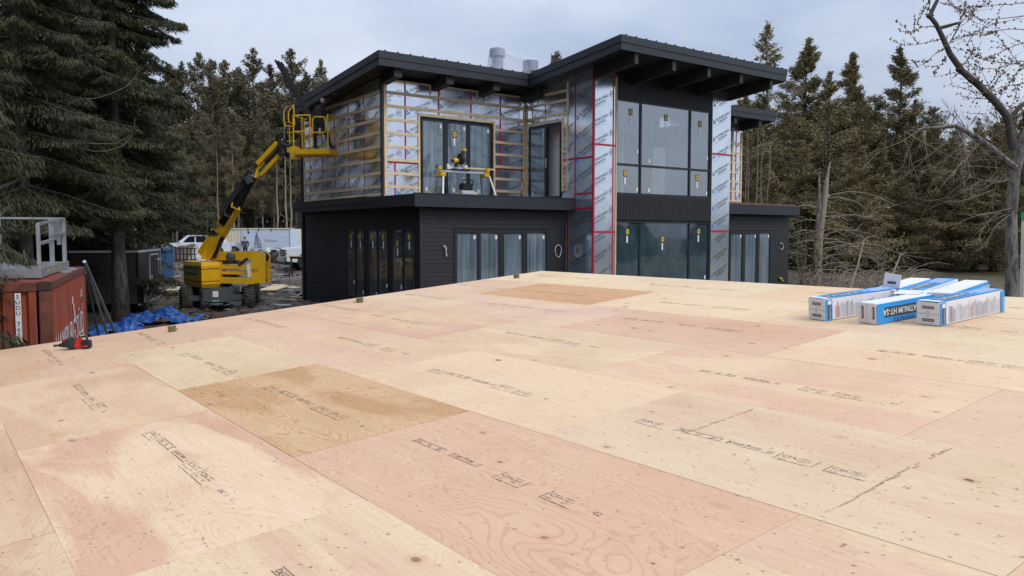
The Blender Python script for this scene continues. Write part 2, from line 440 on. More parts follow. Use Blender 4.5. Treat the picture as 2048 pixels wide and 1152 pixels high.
def plywood():
    """rotary-cut fir veneer; tone, paleness and seed come from each sheet's own properties"""
    m, n, b = base_mat('plywood'); L = n.links
    N = n.nodes.new
    def attr(k):
        a = N('ShaderNodeAttribute'); a.attribute_type = 'OBJECT'; a.attribute_name = k; return a
    t = N('ShaderNodeTexCoord')
    seed = attr('seed')
    cmb = N('ShaderNodeCombineXYZ'); L.new(seed.outputs['Fac'], cmb.inputs[2])
    ad = N('ShaderNodeVectorMath'); ad.operation = 'ADD'; L.new(t.outputs['Object'], ad.inputs[0]); L.new(cmb.outputs[0], ad.inputs[1])
    def noise(scale, stretch, detail=4, rough=.5, dist=0.0):
        mp_ = N('ShaderNodeMapping'); mp_.inputs['Scale'].default_value = stretch; L.new(ad.outputs[0], mp_.inputs[0])
        z = N('ShaderNodeTexNoise'); z.inputs['Scale'].default_value = scale; z.inputs['Detail'].default_value = detail
        z.inputs['Roughness'].default_value = rough; z.inputs['Distortion'].default_value = dist
        L.new(mp_.outputs[0], z.inputs['Vector']); return z
    def rng_(src, a, b_, c=0.0, d=1.0):
        r = N('ShaderNodeMapRange'); r.inputs[1].default_value = a; r.inputs[2].default_value = b_; r.inputs[3].default_value = c; r.inputs[4].default_value = d
        L.new(src, r.inputs[0]); return r.outputs[0]
    def mth(op, a, b_):
        k = N('ShaderNodeMath'); k.operation = op
        for i, v in enumerate((a, b_)):
            if isinstance(v, (int, float)): k.inputs[i].default_value = v
            else: L.new(v, k.inputs[i])
        return k.outputs[0]
    def mix(f, a, b_, mode='MIX'):
        k = N('ShaderNodeMix'); k.data_type = 'RGBA'; k.blend_type = mode
        for i, v in ((0, f), (6, a), (7, b_)):
            if isinstance(v, (int, float)): k.inputs[i].default_value = v
            elif isinstance(v, tuple): k.inputs[i].default_value = (*v, 1)
            else: L.new(v, k.inputs[i])
        return k.outputs[2]
    big = noise(.8, (1.9, .62, 1), 5, .42, .7)          # slow field whose contours are the growth rings
    rings = mth('FRACT', mth('MULTIPLY', big.outputs['Fac'], 88.0), 0.0)
    ringd = mth('ABSOLUTE', mth('SUBTRACT', rings, .5), 0.0)
    late = rng_(ringd, .34, .5)
    fine = noise(60, (1, .05, 1), 3)
    hot = noise(.95, (1.7, .5, 1), 5, .5, .9)          # pink heartwood against cream sapwood
    edge = rng_(hot.outputs['Fac'], .44, .535)
    tone = attr('tone').outputs['Color']; pale = attr('pale').outputs['Color']
    mixf = mth('MULTIPLY', edge, attr('patch').outputs['Fac'])
    base = mix(mixf, tone, pale)
    base = mix(rng_(fine.outputs['Fac'], .3, .7, 0, .16), base, (.55, .38, .22), 'MULTIPLY')
    base = mix(mth('MULTIPLY', late, attr('grain').outputs['Fac']), base, (.80, .62, .48), 'MULTIPLY')
    # knots
    mpk = N('ShaderNodeMapping'); mpk.inputs['Scale'].default_value = (4.2, 2.8, 1); L.new(ad.outputs[0], mpk.inputs[0])
    vk = N('ShaderNodeTexVoronoi'); vk.inputs['Scale'].default_value = 1.0; L.new(mpk.outputs[0], vk.inputs['Vector'])
    sz = N('ShaderNodeSeparateColor'); L.new(vk.outputs['Color'], sz.inputs[0])
    thr = rng_(sz.outputs[0], .22, 1.0, 0.0, .092)
    kd = mth('SUBTRACT', vk.outputs['Distance'], thr)
    kn = rng_(kd, -.012, .008, 1.0, 0.0)
    halo = rng_(kd, 0, .12, .35, 0.0)
    halo = mth('MULTIPLY', halo, rng_(sz.outputs[0], .35, .5))
    base = mix(halo, base, (.78, .50, .34), 'MULTIPLY')
    base = mix(mth('MULTIPLY', kn, rng_(sz.outputs[1], 0, 1, .35, .95)), base, (.10, .055, .035))
    # fasteners in rows over the rafters
    sp_ = N('ShaderNodeSeparateXYZ'); L.new(t.outputs['Object'], sp_.inputs[0])
    fx = mth('SUBTRACT', mth('FRACT', mth('MULTIPLY', sp_.outputs[0], 5.1), 0.0), .5); fy = mth('SUBTRACT', mth('FRACT', mth('ADD', mth('MULTIPLY', sp_.outputs[1], 2.45), .5), 0.0), .5)
    fx = mth('MULTIPLY', fx, .196); fy = mth('ADD', mth('MULTIPLY', fy, .408), mth('MULTIPLY', mth('SUBTRACT', fine.outputs['Fac'], .5), .05))
    rr = mth('SQRT', mth('ADD', mth('MULTIPLY', fx, fx), mth('MULTIPLY', fy, fy)), 0.0)
    base = mix(rng_(rr, .004, .0075, .75, 0.0), base, (.20, .13, .08))
    # small dark flecks, scuffs
    fl = noise(38, (1, .6, 1), 2); base = mix(rng_(fl.outputs['Fac'], .68, .75, 0, .7), base, (.16, .09, .05))
    du = noise(1.1, (1, 1, 1), 6, .6); base = mix(rng_(du.outputs['Fac'], .46, .74, 0, .5), base, (.80, .70, .60), 'MULTIPLY')
    L.new(base, b.inputs['Base Color'])
    b.inputs['Roughness'].default_value = .72; b.inputs['Specular IOR Level'].default_value = .25
    bp = N('ShaderNodeBump'); bp.inputs['Strength'].default_value = .25; bp.inputs['Distance'].default_value = .004
    hsum = mth('ADD', mth('MULTIPLY', late, .5), fine.outputs['Fac']); L.new(hsum, bp.inputs['Height']); L.new(bp.outputs[0], b.inputs['Normal'])
    return m
M['plywood'] = plywood()

def leaf(name, c1, c2, c3, trans=.25):
    m, n, b = base_mat(name); L = n.links
    g = n.nodes.new('ShaderNodeNewGeometry'); oi = n.nodes.new('ShaderNodeObjectInfo')
    z = n.nodes.new('ShaderNodeTexNoise'); z.inputs['Scale'].default_value = .9; z.inputs['Detail'].default_value = 4
    L.new(g.outputs['Position'], z.inputs['Vector'])
    rr = n.nodes.new('ShaderNodeMath'); rr.operation = 'MULTIPLY_ADD'; rr.inputs[1].default_value = .55; L.new(g.outputs['Random Per Island'], rr.inputs[0])
    ad = n.nodes.new('ShaderNodeMath'); ad.operation = 'MULTIPLY_ADD'; ad.inputs[1].default_value = .9; L.new(z.outputs['Fac'], ad.inputs[0])
    o2 = n.nodes.new('ShaderNodeMath'); o2.operation = 'MULTIPLY_ADD'; o2.inputs[1].default_value = .34; o2.inputs[2].default_value = -.44; L.new(oi.outputs['Random'], o2.inputs[0])
    L.new(o2.outputs[0], ad.inputs[2]); L.new(ad.outputs[0], rr.inputs[2])
    r = n.nodes.new('ShaderNodeValToRGB'); r.color_ramp.elements[0].position = .1; r.color_ramp.elements[1].position = .95
    r.color_ramp.elements[0].color = (*c1, 1); r.color_ramp.elements[1].color = (*c3, 1)
    e = r.color_ramp.elements.new(.52); e.color = (*c2, 1)
    L.new(rr.outputs[0], r.inputs[0]); L.new(r.outputs[0], b.inputs['Base Color'])
    b.inputs['Roughness'].default_value = .75; b.inputs['Specular IOR Level'].default_value = .2
    return m
M['cedar_leaf'] = leaf('cedar_leaf', (.080, .080, .054), (.160, .140, .082), (.27, .21, .12))
M['cedar_leaf_right'] = leaf('cedar_leaf_right', (.112, .106, .058), (.238, .200, .102), (.40, .305, .155))
M['spruce_leaf'] = leaf('spruce_leaf', (.029, .035, .019), (.058, .063, .033), (.112, .104, .054))
M['brown_leaf'] = leaf('brown_leaf', (.09, .05, .025), (.16, .09, .04), (.24, .15, .06))
M['bush_leaf'] = leaf('bush_leaf', (.05, .05, .02), (.12, .11, .04), (.22, .18, .07))

def ground_mat():
    m, n, b = base_mat('mud'); L = n.links; N = n.nodes.new
    g = N('ShaderNodeNewGeometry')
    def nz_(s, d, r_=.6):
        z = N('ShaderNodeTexNoise'); z.inputs['Scale'].default_value = s; z.inputs['Detail'].default_value = d; z.inputs['Roughness'].default_value = r_
        L.new(g.outputs['Position'], z.inputs['Vector']); return z
    a = nz_(.35, 8); c = nz_(3.5, 8, .65)
    r = N('ShaderNodeValToRGB'); r.color_ramp.elements[0].position = .3; r.color_ramp.elements[1].position = .72
    r.color_ramp.elements[0].color = (.040, .030, .024, 1); r.color_ramp.elements[1].color = (.27, .225, .19, 1)
    e = r.color_ramp.elements.new(.52); e.color = (.105, .082, .066, 1)
    mm = N('ShaderNodeMath'); mm.operation = 'MULTIPLY_ADD'; mm.inputs[1].default_value = .5; L.new(a.outputs['Fac'], mm.inputs[0])
    m2 = N('ShaderNodeMath'); m2.operation = 'MULTIPLY'; m2.inputs[1].default_value = .5; L.new(c.outputs['Fac'], m2.inputs[0]); L.new(m2.outputs[0], mm.inputs[2])
    L.new(mm.outputs[0], r.inputs[0])
    # wheel-churned wet patches
    w = N('ShaderNodeMapRange'); w.inputs[1].default_value = .50; w.inputs[2].default_value = .60
    zw = nz_(.8, 5); L.new(zw.outputs['Fac'], w.inputs[0])
    rg = N('ShaderNodeMapRange'); rg.inputs[3].default_value = .8; rg.inputs[4].default_value = .28; L.new(w.outputs[0], rg.inputs[0])
    L.new(rg.outputs[0], b.inputs['Roughness'])
    # straw-brown lawn to the right, beyond the house
    sp = N('ShaderNodeSeparateXYZ'); L.new(g.outputs['Position'], sp.inputs[0])
    ls = N('ShaderNodeMapRange'); ls.inputs[1].default_value = 27; ls.inputs[2].default_value = 34; L.new(sp.outputs[0], ls.inputs[0])
    lc = N('ShaderNodeValToRGB'); lc.color_ramp.elements[0].color = (.075, .060, .030, 1); lc.color_ramp.elements[1].color = (.16, .125, .065, 1)
    lc.color_ramp.elements[0].position = .35; lc.color_ramp.elements[1].position = .68
    zl = nz_(1.5, 9, .7); L.new(zl.outputs['Fac'], lc.inputs[0])
    mx_ = N('ShaderNodeMix'); mx_.data_type = 'RGBA'; L.new(ls.outputs[0], mx_.inputs[0]); L.new(r.outputs[0], mx_.inputs[6]); L.new(lc.outputs[0], mx_.inputs[7])
    L.new(mx_.outputs[2], b.inputs['Base Color'])
    bp = N('ShaderNodeBump'); bp.inputs['Strength'].default_value = 1.0; bp.inputs['Distance'].default_value = .25; L.new(c.outputs['Fac'], bp.inputs['Height'])
    L.new(bp.outputs[0], b.inputs['Normal'])
    return m
M['mud'] = ground_mat()

def container_red():
    m, n, b = base_mat('container_red'); L = n.links; N = n.nodes.new
    g = N('ShaderNodeNewGeometry'); mp_ = N('ShaderNodeMapping'); mp_.inputs['Scale'].default_value = (5, 5, .6); L.new(g.outputs['Position'], mp_.inputs[0])
    z = N('ShaderNodeTexNoise'); z.inputs['Scale'].default_value = 1.6; z.inputs['Detail'].default_value = 8; z.inputs['Roughness'].default_value = .7; L.new(mp_.outputs[0], z.inputs['Vector'])
    r = N('ShaderNodeValToRGB'); e = r.color_ramp.elements
    e[0].position = .3; e[0].color = (.17, .035, .02, 1); e[1].position = .78; e[1].color = (.33, .13, .08, 1)
    k = e.new(.5); k.color = (.29, .055, .028, 1)
    L.new(z.outputs['Fac'], r.inputs[0]); L.new(r.outputs[0], b.inputs['Base Color']); b.inputs['Roughness'].default_value = .6
    return m
M['container_red'] = container_red()
M['container_rust'] = mat('container_rust', (.14, .045, .025), .75, var=.4, vscale=6, coord='World')
M['container_dark'] = mat('container_dark', (.045, .022, .016), .7, var=.3, vscale=6, coord='World')

# ------------------------------------------------------------------ ground
def sstep(a, b, x):
    t = np.clip((x - a) / (b - a), 0, 1); return t * t * (3 - 2 * t)
def vnoise(x, y, s, k=0):
    x = np.asarray(x, float) * s; y = np.asarray(y, float) * s
    def h(i, j): return np.modf(np.abs(np.sin(i * 127.1 + j * 311.7 + k * 17.3) * 43758.5453))[0]
    i, j = np.floor(x), np.floor(y); fx, fy = x - i, y - j
    fx, fy = fx * fx * (3 - 2 * fx), fy * fy * (3 - 2 * fy)
    return (h(i, j) * (1 - fx) + h(i + 1, j) * fx) * (1 - fy) + (h(i, j + 1) * (1 - fx) + h(i + 1, j + 1) * fx) * fy
HX, HY = math.cos(AZ), math.sin(AZ)
def gz(x, y):
    x = np.asarray(x, float); y = np.asarray(y, float)
    d = x * HX + y * HY
    lat = x * HY - y * HX
    z = -1.3 * (1 - sstep(14.0, 19.0, d))
    z = z + .62 * sstep(33, 48, d)
    yard = sstep(18, 20, d) * (1 - sstep(56, 64, d)) * (1 - sstep(20, 30, x))
    z = z + yard * ((vnoise(x, y, .7) - .5) * .14 + (vnoise(x, y, 1.9, 1) - .5) * .20 + (vnoise(x, y, 4.2, 2) - .5) * .12)
    return z
def axis(fine0, fine1, step, far):
    a = list(np.arange(fine0, fine1, step)); s = step; lo = []; v = fine0
    while v > far[0]: s *= 1.35; v -= s; lo.append(v)
    s = step; v = a[-1]; hi = []
    while v < far[1]: s *= 1.35; v += s; hi.append(v)
    return np.array(lo[::-1] + a + hi)
gx, gy = axis(0, 26, .22, (-700, 900)), axis(17, 62, .3, (-700, 900))
GX, GY = np.meshgrid(gx, gy); GZ = gz(GX, GY)
nx_, ny_ = len(gx), len(gy)
vv = np.stack([GX.ravel(), GY.ravel(), GZ.ravel()], 1)
idx = np.arange(nx_ * ny_).reshape(ny_, nx_)
ff = np.stack([idx[:-1, :-1].ravel(), idx[:-1, 1:].ravel(), idx[1:, 1:].ravel(), idx[1:, :-1].ravel()], 1)
me = bpy.data.meshes.new('ground'); me.from_pydata(vv.tolist(), [], ff.tolist()); me.materials.append(M['mud'])
me.polygons.foreach_set('use_smooth', [True] * len(me.polygons))
ground = link('ground', me); tag(ground, 'muddy brown building yard with churned wet earth', 'ground', kind='structure')

# ------------------------------------------------------------------ house
X0, X1, XT0, XT1 = 11.61, 29.44, 17.15, 23.88
YB, YC, YT, YK = 19.76, 21.98, 18.53, 28.05
house = thing('house', 'black modern two storey house under construction with silver insulation boards', 'house', (20.5, 22.0, 0))
def hp(name, mb, mats, parent=None, smooth=False): return mb.build(name, mats, parent or house, smooth)
SL = -0.10
def ztop(y): return 7.78 + SL * (y - 20.94)          # roof surface
def zsof(y): return ztop(y) - .36
# a wall is given by its plane: 'x' walls face -X (u = Y), 'y' walls face -Y (u = X)
def wpt(kind, c, u, z, out=0.0):
    return (c - out, u, z) if kind == 'x' else (u, c - out, z)
def wbox(mb, kind, c, u0, u1, z0, z1, o0, o1, slot=0):
    """box on a wall: o0..o1 metres proud of plane c"""
    if kind == 'x': mb.box(c - o1, c - o0, u0, u1, z0, z1, slot)
    else: mb.box(u0, u1, c - o1, c - o0, z0, z1, slot)
    return mb
def wall(name, kind, c, u0, u1, z0, z1, holes, m, t=.18):
    mb = MB()
    for (a, b, e, d) in cut_rects((u0, u1, z0, z1), holes): wbox(mb, kind, c, a, b, e, d, -t, -.004)
    return hp(name, mb, m)
def sloped(name, c, y0, y1, z0, holes, m, t=.18):
    """-X facing wall with its head following the roof slope"""
    mb = MB()
    for (a, b, e, d) in cut_rects((y0, y1, z0, 9.0), holes):
        za, zb = (d, d) if d < 8.9 else (zsof(a), zsof(b))
        mb.prism([(c + .004, a, e), (c + .004, b, e), (c + .004, b, zb), (c + .004, a, za)], (t, 0, 0))
    return hp(name, mb, m)
LW = [(23.25, 24.63), (21.65, 23.10), (20.04, 21.51)]          # window pairs in the long side wall
H_LX = [(a, b, .42, 2.69) for a, b in LW]
H_LY = [(12.74, 16.36, .25, 2.66)]
H_UY = [(12.93, 15.76, 3.7, 6.22)]
H_UX = [(20.03, 21.82, 3.7, 6.2)]
H_TY = [(18.15, 22.87, .3, 2.98), (18.15, 22.87, 3.8, 6.86)]
H_RY = [(25.5, 28.22, .3, 2.66)]
wall('wall', 'x', X0 + .02, YB + .02, YK, 0, 3.3, H_LX, M['black_siding'])
wall('wall', 'y', YB + .02, X0 + .02, XT0, 0, 3.3, H_LY, M['black_siding'])
sloped('wall', X0 + .03, YC + .03, YK, 3.3, [], M['sheathing'])
wall('wall', 'y', YC + .03, X0 + .03, XT0, 3.3, 7.24, H_UY, M['sheathing'])
sloped('wall', XT0 + .03, YT + .03, YK, 3.64, H_UX, M['sheathing'])
wall('wall', 'x', XT0 + .03, YT + .03, YC, 0, 3.64, [], M['sheathing'])
wall('wall', 'y', YT + .03, XT0 + .03, XT1 - .02, 0, 7.64, H_TY, M['sheathing'])
wall('wall', 'y', YB + .02, XT1, X1, 0, 3.3, H_RY, M['black_siding'])
wall('wall', 'y', YC + .03, XT1, 29.14, 3.3, 7.24, [], M['sheathing'])
wall('wall', 'y', YK + .2, X0, X1, 0, 6.6, [], M['black_siding'])
hp('wall', MB().box(XT1 - .2, XT1 + .0, YT + .05, YK, 0, 6.7), M['sheathing'])
hp('wall', MB().box(X1 - .2, X1, YB + .06, YK, 0, 3.3), M['black_siding'])
hp('wall', MB().box(29.0, 29.14, YC + .05, YK, 3.3, 6.6), M['sheathing'])
# interior
hp('interior_floor', MB().box(X0 + .25, XT0 + .2, YC + .25, YK - .05, 3.45, 3.62).box(XT0 + .22, XT1 - .22, YT + .3, YK - .05, 3.45, 3.62).box(XT1 + .01, 28.98, YC + .25, YK - .05, 3.45, 3.62), M['white_board'])
hp('interior_floor', MB().box(X0 + .25, XT0 + .2, YB + .25, YK - .05, -.05, .12).box(XT0 + .22, XT1 - .22, YT + .3, YK - .05, -.05, .12).box(XT1 + .01, X1 - .25, YB + .25, YK - .05, -.05, .12), M['stone_grey'])
hp('interior_partition', MB().box(XT0 + .25, 21.0, 24.6, 24.7, 3.63, 7.0).box(22.0, XT1 - .22, 24.6, 24.7, 3.63, 7.0).box(21.0, 22.0, 24.6, 24.7, 5.75, 7.0), M['drywall'])
hp('interior_partition', MB().box(XT0 + .3, XT1 - .3, 26.9, 26.96, 3.63, 6.8), M['white_board'])
hp('interior_partition', MB().box(X0 + .3, XT0 + .2, 24.9, 25.0, .13, 3.4), M['drywall'])
hp('interior_partition', MB().box(XT0 + .3, XT1 - .3, 23.4, 23.5, .13, 3.4), M['drywall'])
hp('interior_partition', MB().box(18.95, 19.05, 19.1, 22.9, 3.63, 7.1), M['drywall'])
hp('interior_panel', MB().box(20.35, 20.95, 19.0, 19.06, 3.63, 5.5), M['white_board'])  # white board added near the glass to catch skylight as the pale inner door
hp('interior_panel', MB().box(19.5, 20.4, 19.9, 20.3, 3.63, 4.30), M['black_wood'])

# black lap siding, one plank at a time
PL = .128
def siding(kind, c, u0, u1, z0, z1, holes):
    n = int(round((z1 - z0) / PL))
    for i in range(n):
        a, b = z0 + i * PL, min(z0 + (i + 1) * PL - .007, z1)
        rows = cut_rects((u0, u1, a, b), holes)
        for (p, q, e, d) in rows:
            if d - e < .03 or q - p < .02: continue
            mb = MB()
            if kind == 'x':
                mb.prism([(c, p, e), (c - .024, p, e), (c - .014, p, d), (c, p, d)], (0, q - p, 0))
            else:
                mb.prism([(p, c, e), (p, c - .024, e), (p, c - .014, d), (p, c, d)], (q - p, 0, 0))
            hp('siding_plank', mb, M['black_siding'])
siding('x', X0 + .02, YB - .01, YK, 0.0, 3.28, H_LX)
siding('y', YB + .02, X0 - .008, XT0 - .08, 0.0, 3.28, H_LY)
siding('y', YB + .02, XT1, X1, 0.0, 3.28, H_RY)
hp('corner_trim', MB().box(X0 - .02, X0 + .03, YB - .03, YB + .0, 0, 3.28), M['black_metal'])

# window units -----------------------------------------------------
def sticker(parent, kind, c, u, z, big=True, out=.012):
    s = .085
    if big:
        hp('sticker', wbox(MB(), kind, c, u - s, u + s, z - s * 1.25, z + s * 1.25, out, out + .003), M['sticker_dark'], parent)
        mb = MB()
        n = 20
        mb.poly([wpt(kind, c, u + math.cos(2 * math.pi * k / n) * s * .92, z + math.sin(2 * math.pi * k / n) * s * 1.08, out + .0055) for k in range(n)])
        st = hp('sticker', mb, M['sticker_yellow'], parent)
        tm = MB(); add_text(tm, 'Pella', .07, frame(wpt(kind, c, u, z - .02, out + .008), (1, 0, 0) if kind == 'y' else (0, -1, 0), (0, 0, 1)), align='CENTER')
        hp('sticker_print', tm, M['print_black'], parent)
        zz = z - s * 1.25 - .26
        hp('label_strip', wbox(MB(), kind, c, u - .045, u + .02, zz, zz + .23, out, out + .003), M['white_paper'], parent)
    else:
        hp('label_strip', wbox(MB(), kind, c, u - .035, u + .035, z - .06, z + .06, out, out + .003), M['white_paper'], parent)
def window(kind, c, u0, u1, z0, z1, mull, trans, gm, name='window', fwid=.055, dep=.07, trim=0.0):
    """frame, mullions and transoms; each pane its own piece. mull / trans: (centre, width)"""
    w = bpy.data.objects.new(name, None); C.objects.link(w); w.parent = house; ROOTS[w.name] = ROOTS[house.name]
    mb = MB()
    wbox(mb, kind, c, u0, u0 + fwid, z0, z1, -dep, .02); wbox(mb, kind, c, u1 - fwid, u1, z0, z1, -dep, .02)
    wbox(mb, kind, c, u0 + fwid, u1 - fwid, z1 - fwid, z1, -dep, .018); wbox(mb, kind, c, u0 + fwid, u1 - fwid, z0, z0 + fwid, -dep, .018)
    hp('frame', mb, M['window_frame'], w)
    us = [u0 + fwid] + [e for m_, ww in mull for e in (m_ - ww / 2, m_ + ww / 2)] + [u1 - fwid]
    zs = [z0 + fwid] + [e for m_, ww in trans for e in (m_ - ww / 2, m_ + ww / 2)] + [z1 - fwid]
    for i, (m_, ww) in enumerate(mull): hp('mullion', wbox(MB(), kind, c, m_ - ww / 2, m_ + ww / 2, z0 + fwid, z1 - fwid, -dep, .016), M['window_frame'], w)
    for m_, ww in trans:
        for i in range(0, len(us), 2): hp('transom', wbox(MB(), kind, c, us[i], us[i + 1], m_ - ww / 2, m_ + ww / 2, -dep, .014), M['window_frame'], w)
    cells = []
    for i in range(0, len(us), 2):
        for j in range(0, len(zs), 2):
            g = gm(i // 2, j // 2) if callable(gm) else gm
            if g is not None:
                hp('pane', wbox(MB(), kind, c, us[i] - .004, us[i + 1] + .004, zs[j] - .004, zs[j + 1] + .004, -.03, -.022), g, w)
            cells.append((i // 2, j // 2, us[i], us[i + 1], zs[j], zs[j + 1]))
    return w, cells
# side wall of the low block: three pairs of tall panes
for k, (a, b) in enumerate(LW):
    w, cells = window('x', X0, a, b, .42, 2.69, [((a + b) / 2, .06)], [], M['glass_dark'])
    for (i, j, p, q, e, d) in cells:
        lo = k == 2 and i == 1
        sticker(w, 'x', X0 + .028, (p + q) / 2, d - (.40 if lo else .20), out=.012)
        sticker(w, 'x', X0 + .028, p + .1, e + .16 + .3 * ((i + k) % 2), big=False)
hp('door_handle', MB().box(X0 - .07, X0 - .02, 20.75, 20.79, 1.55, 1.70).box(X0 - .09, X0 - .06, 20.66, 20.79, 1.66, 1.70), M['alu'])
w, cells = window('y', YB, 12.74, 16.36, .25, 2.66, [(13.645, .12), (14.485, .20), (15.39, .19)], [], M['glass_film'], fwid=.11)
for (i, j, p, q, e, d) in cells: sticker(w, 'y', YB + .028, q - .09, d - .13, big=False)
w, cells = window('y', YB, 25.5, 28.22, .3, 2.66, [(26.4, .20), (27.33, .20)], [], M['glass_film'], fwid=.1)
for (i, j, p, q, e, d) in cells: sticker(w, 'y', YB + .028, q - .07, d - .11, big=False)
# sliding doors on the terrace
w, cells = window('y', YC, 12.97, 15.72, 3.72, 6.17, [(13.885, .16), (14.77, .13)], [], M['glass_film'], fwid=.06)
for (i, j, p, q, e, d) in cells:
    if i == 1: sticker(w, 'y', YC + .028, p + .28, d - .36)
    sticker(w, 'y', YC + .028, q - .09, d - .15, big=False)
    sticker(w, 'y', YC + .028, p + .14 + .1 * i, e + .16, big=False)
w, cells = window('x', XT0, 20.08, 21.80, 3.72, 6.15, [(20.87, .12)], [], lambda i, j: M['glass_film'] if i == 1 else None, fwid=.06)
sticker(w, 'x', XT0 + .028, 21.04, 5.85, big=False); sticker(w, 'x', XT0 + .028, 21.6, 3.9, big=False)
hp('door_handle', MB().box(XT0 - .05, XT0 - .016, 20.80, 20.83, 4.75, 5.05), M['alu'], w)
hp('osb_offcut', MB().box(XT0 + .35, XT0 + .40, 20.25, 20.52, 3.63, 4.5), M['copper_strip'])
hp('interior_partition', MB().box(XT0 + .42, XT0 + .5, 19.2, 22.9, 3.63, 7.0), M['white_board'])
# tower glazing
w, cells = window('y', YT + .06, 18.17, 22.85, 3.8, 6.86, [(19.31, .07), (21.75, .07)], [(4.77, .07)], M['glass_tower'], fwid=.06)
for (i, j, p, q, e, d) in cells:
    c_ = YT + .088
    if j == 1:
        sticker(w, 'y', c_, (p + q) / 2 + (.1 if i == 0 else 0), d - (.32, .36, .42)[i])
        sticker(w, 'y', c_, (q - .1) if i != 1 else p + .4, e + (.42, .15, .4)[i], big=False)
    else:
        if i != 1: sticker(w, 'y', c_, p + .4, d - .24)
        sticker(w, 'y', c_, (q - .1) if i != 1 else p + .4, e + .12, big=False)
w, cells = window('y', YT + .06, 18.17, 22.85, .3, 2.96, [(19.31, .07), (21.77, .07)], [(.82, .09)], M['glass_lower'], fwid=.06)
for (i, j, p, q, e, d) in cells:
    c_ = YT + .088
    if j == 1:
        sticker(w, 'y', c_, (p + q) / 2 - (.1 if i == 1 else 0), d - (.30, .55, .28)[i])
        sticker(w, 'y', c_, (p + .35, p + .2, q - .12)[i], e + .12, big=False)
# ribbed black cladding on the tower
for z0, z1 in ((2.985, 3.795), (6.865, 7.66)):
    for k in range(44):
        u = 18.15 + k * (22.87 - 18.15) / 44
        hp('cladding_strip', MB().box(u + .006, u + .101, YT - .005, YT + .03, z0, z1), M['black_siding'])
hp('cladding_backing', MB().box(18.15, 22.87, YT + .024, YT + .05, 2.985, 3.795).box(18.15, 22.87, YT + .024, YT + .05, 6.865, 7.66), M['window_frame'])

# insulation boards ------------------------------------------------
TA = R(24)
def print_unit():
    mb = MB(); ca, sa = math.cos(TA), math.sin(TA)
    Rm = Matrix.Rotation(TA, 4, 'Z')
    def T(x, y): return Rm @ Matrix.Translation((x, y, 0))
    # triangle mark
    tri = [(0, 0), (.17, 0), (.085, .16)]; inn = [(.05, .03), (.115, .03), (.085, .095)]
    for i in range(3):
        j = (i + 1) % 3
        mb.poly([Rm @ Vector((*tri[i], 0)), Rm @ Vector((*tri[j], 0)), Rm @ Vector((*inn[j], 0)), Rm @ Vector((*inn[i], 0))], 1)
    add_text(mb, 'SILVERBOARD', .125, T(.18, .055), 0, sx=1.06, bold=.002)
    add_text(mb, 'XS', .125, T(1.06, .055), 1, sx=1.15, bold=.002)
    add_text(mb, 'GRAPHITE', .112, T(.30, -.055), 0, sx=1.05, bold=.002)
    mb.poly([Rm @ Vector(p) for p in ((0, -.09, 0), (.75, -.09, 0), (.75, -.099, 0), (0, -.099, 0))], 1)
    # small spec table, upright
    for r_ in range(4):
        y = .03 - r_ * .062
        mb.poly([(.98, y, 0), (1.14, y, 0), (1.14, y + .012, 0), (.98, y + .012, 0)], 0)
    for x in (.98, 1.13): mb.poly([(x, -.16, 0), (x + .008, -.16, 0), (x + .008, .04, 0), (x, .04, 0)], 0)
    return mb
PU = print_unit(); PUV = np.array(PU.v)
def stamp_board(board, kind, c, rects, ustart, zoff, left):
    """repeat the board's print over its rects, cut off where the board ends"""
    bm = bmesh.new()
    mi = bm.faces.layers.int.new('slot')
    zlo = min(r[2] for r in rects); zhi = max(r[3] for r in rects)
    k = math.floor((zlo - .9) / .61)
    any_ = False
    while k * .61 + zoff < zhi + .2:
        oz = k * .61 + zoff; k += 1
        for ou in (ustart, ustart - 1.22):
            for r in rects:
                if oz + .75 < r[2] or oz - .2 > r[3] or ou + 1.25 < r[0] or ou > r[1]: continue
                t = bmesh.new()
                vs_ = [t.verts.new((p[0] + ou, p[1] + oz, 0)) for p in PUV]
                lay = t.faces.layers.int.new('slot')
                for f_, s_ in zip(PU.f, PU.m):
                    try:
                        fc = t.faces.new([vs_[q] for q in f_]); fc[lay] = s_
                    except ValueError: pass
                for co, no in (((r[0] + .01, 0, 0), (-1, 0, 0)), ((r[1] - .01, 0, 0), (1, 0, 0)), ((0, r[2] + .01, 0), (0, -1, 0)), ((0, r[3] - .01, 0), (0, 1, 0))):
                    if not t.faces: break
                    bmesh.ops.bisect_plane(t, geom=t.verts[:] + t.edges[:] + t.faces[:], plane_co=co, plane_no=no, clear_outer=True)
                for f_ in t.faces:
                    try:
                        nf = bm.faces.new([bm.verts.new(v.co) for v in f_.verts]); nf[mi] = f_[lay]; any_ = True
                    except ValueError: pass
                t.free()
    if any_:
        mb = MB()
        for f_ in bm.faces:
            pts = [v.co for v in f_.verts]
            # on walls that face -X the print still reads left to right for a viewer outside: u runs against Y
            mb.poly([wpt(kind, c, (p.x if kind == 'y' else left - p.x), p.y, .0035) for p in pts], f_[mi])
        mb.build('board_print', [M['print_black'], M['print_blue']], board, recalc=False)['kind'] = 'stuff'
    bm.free()
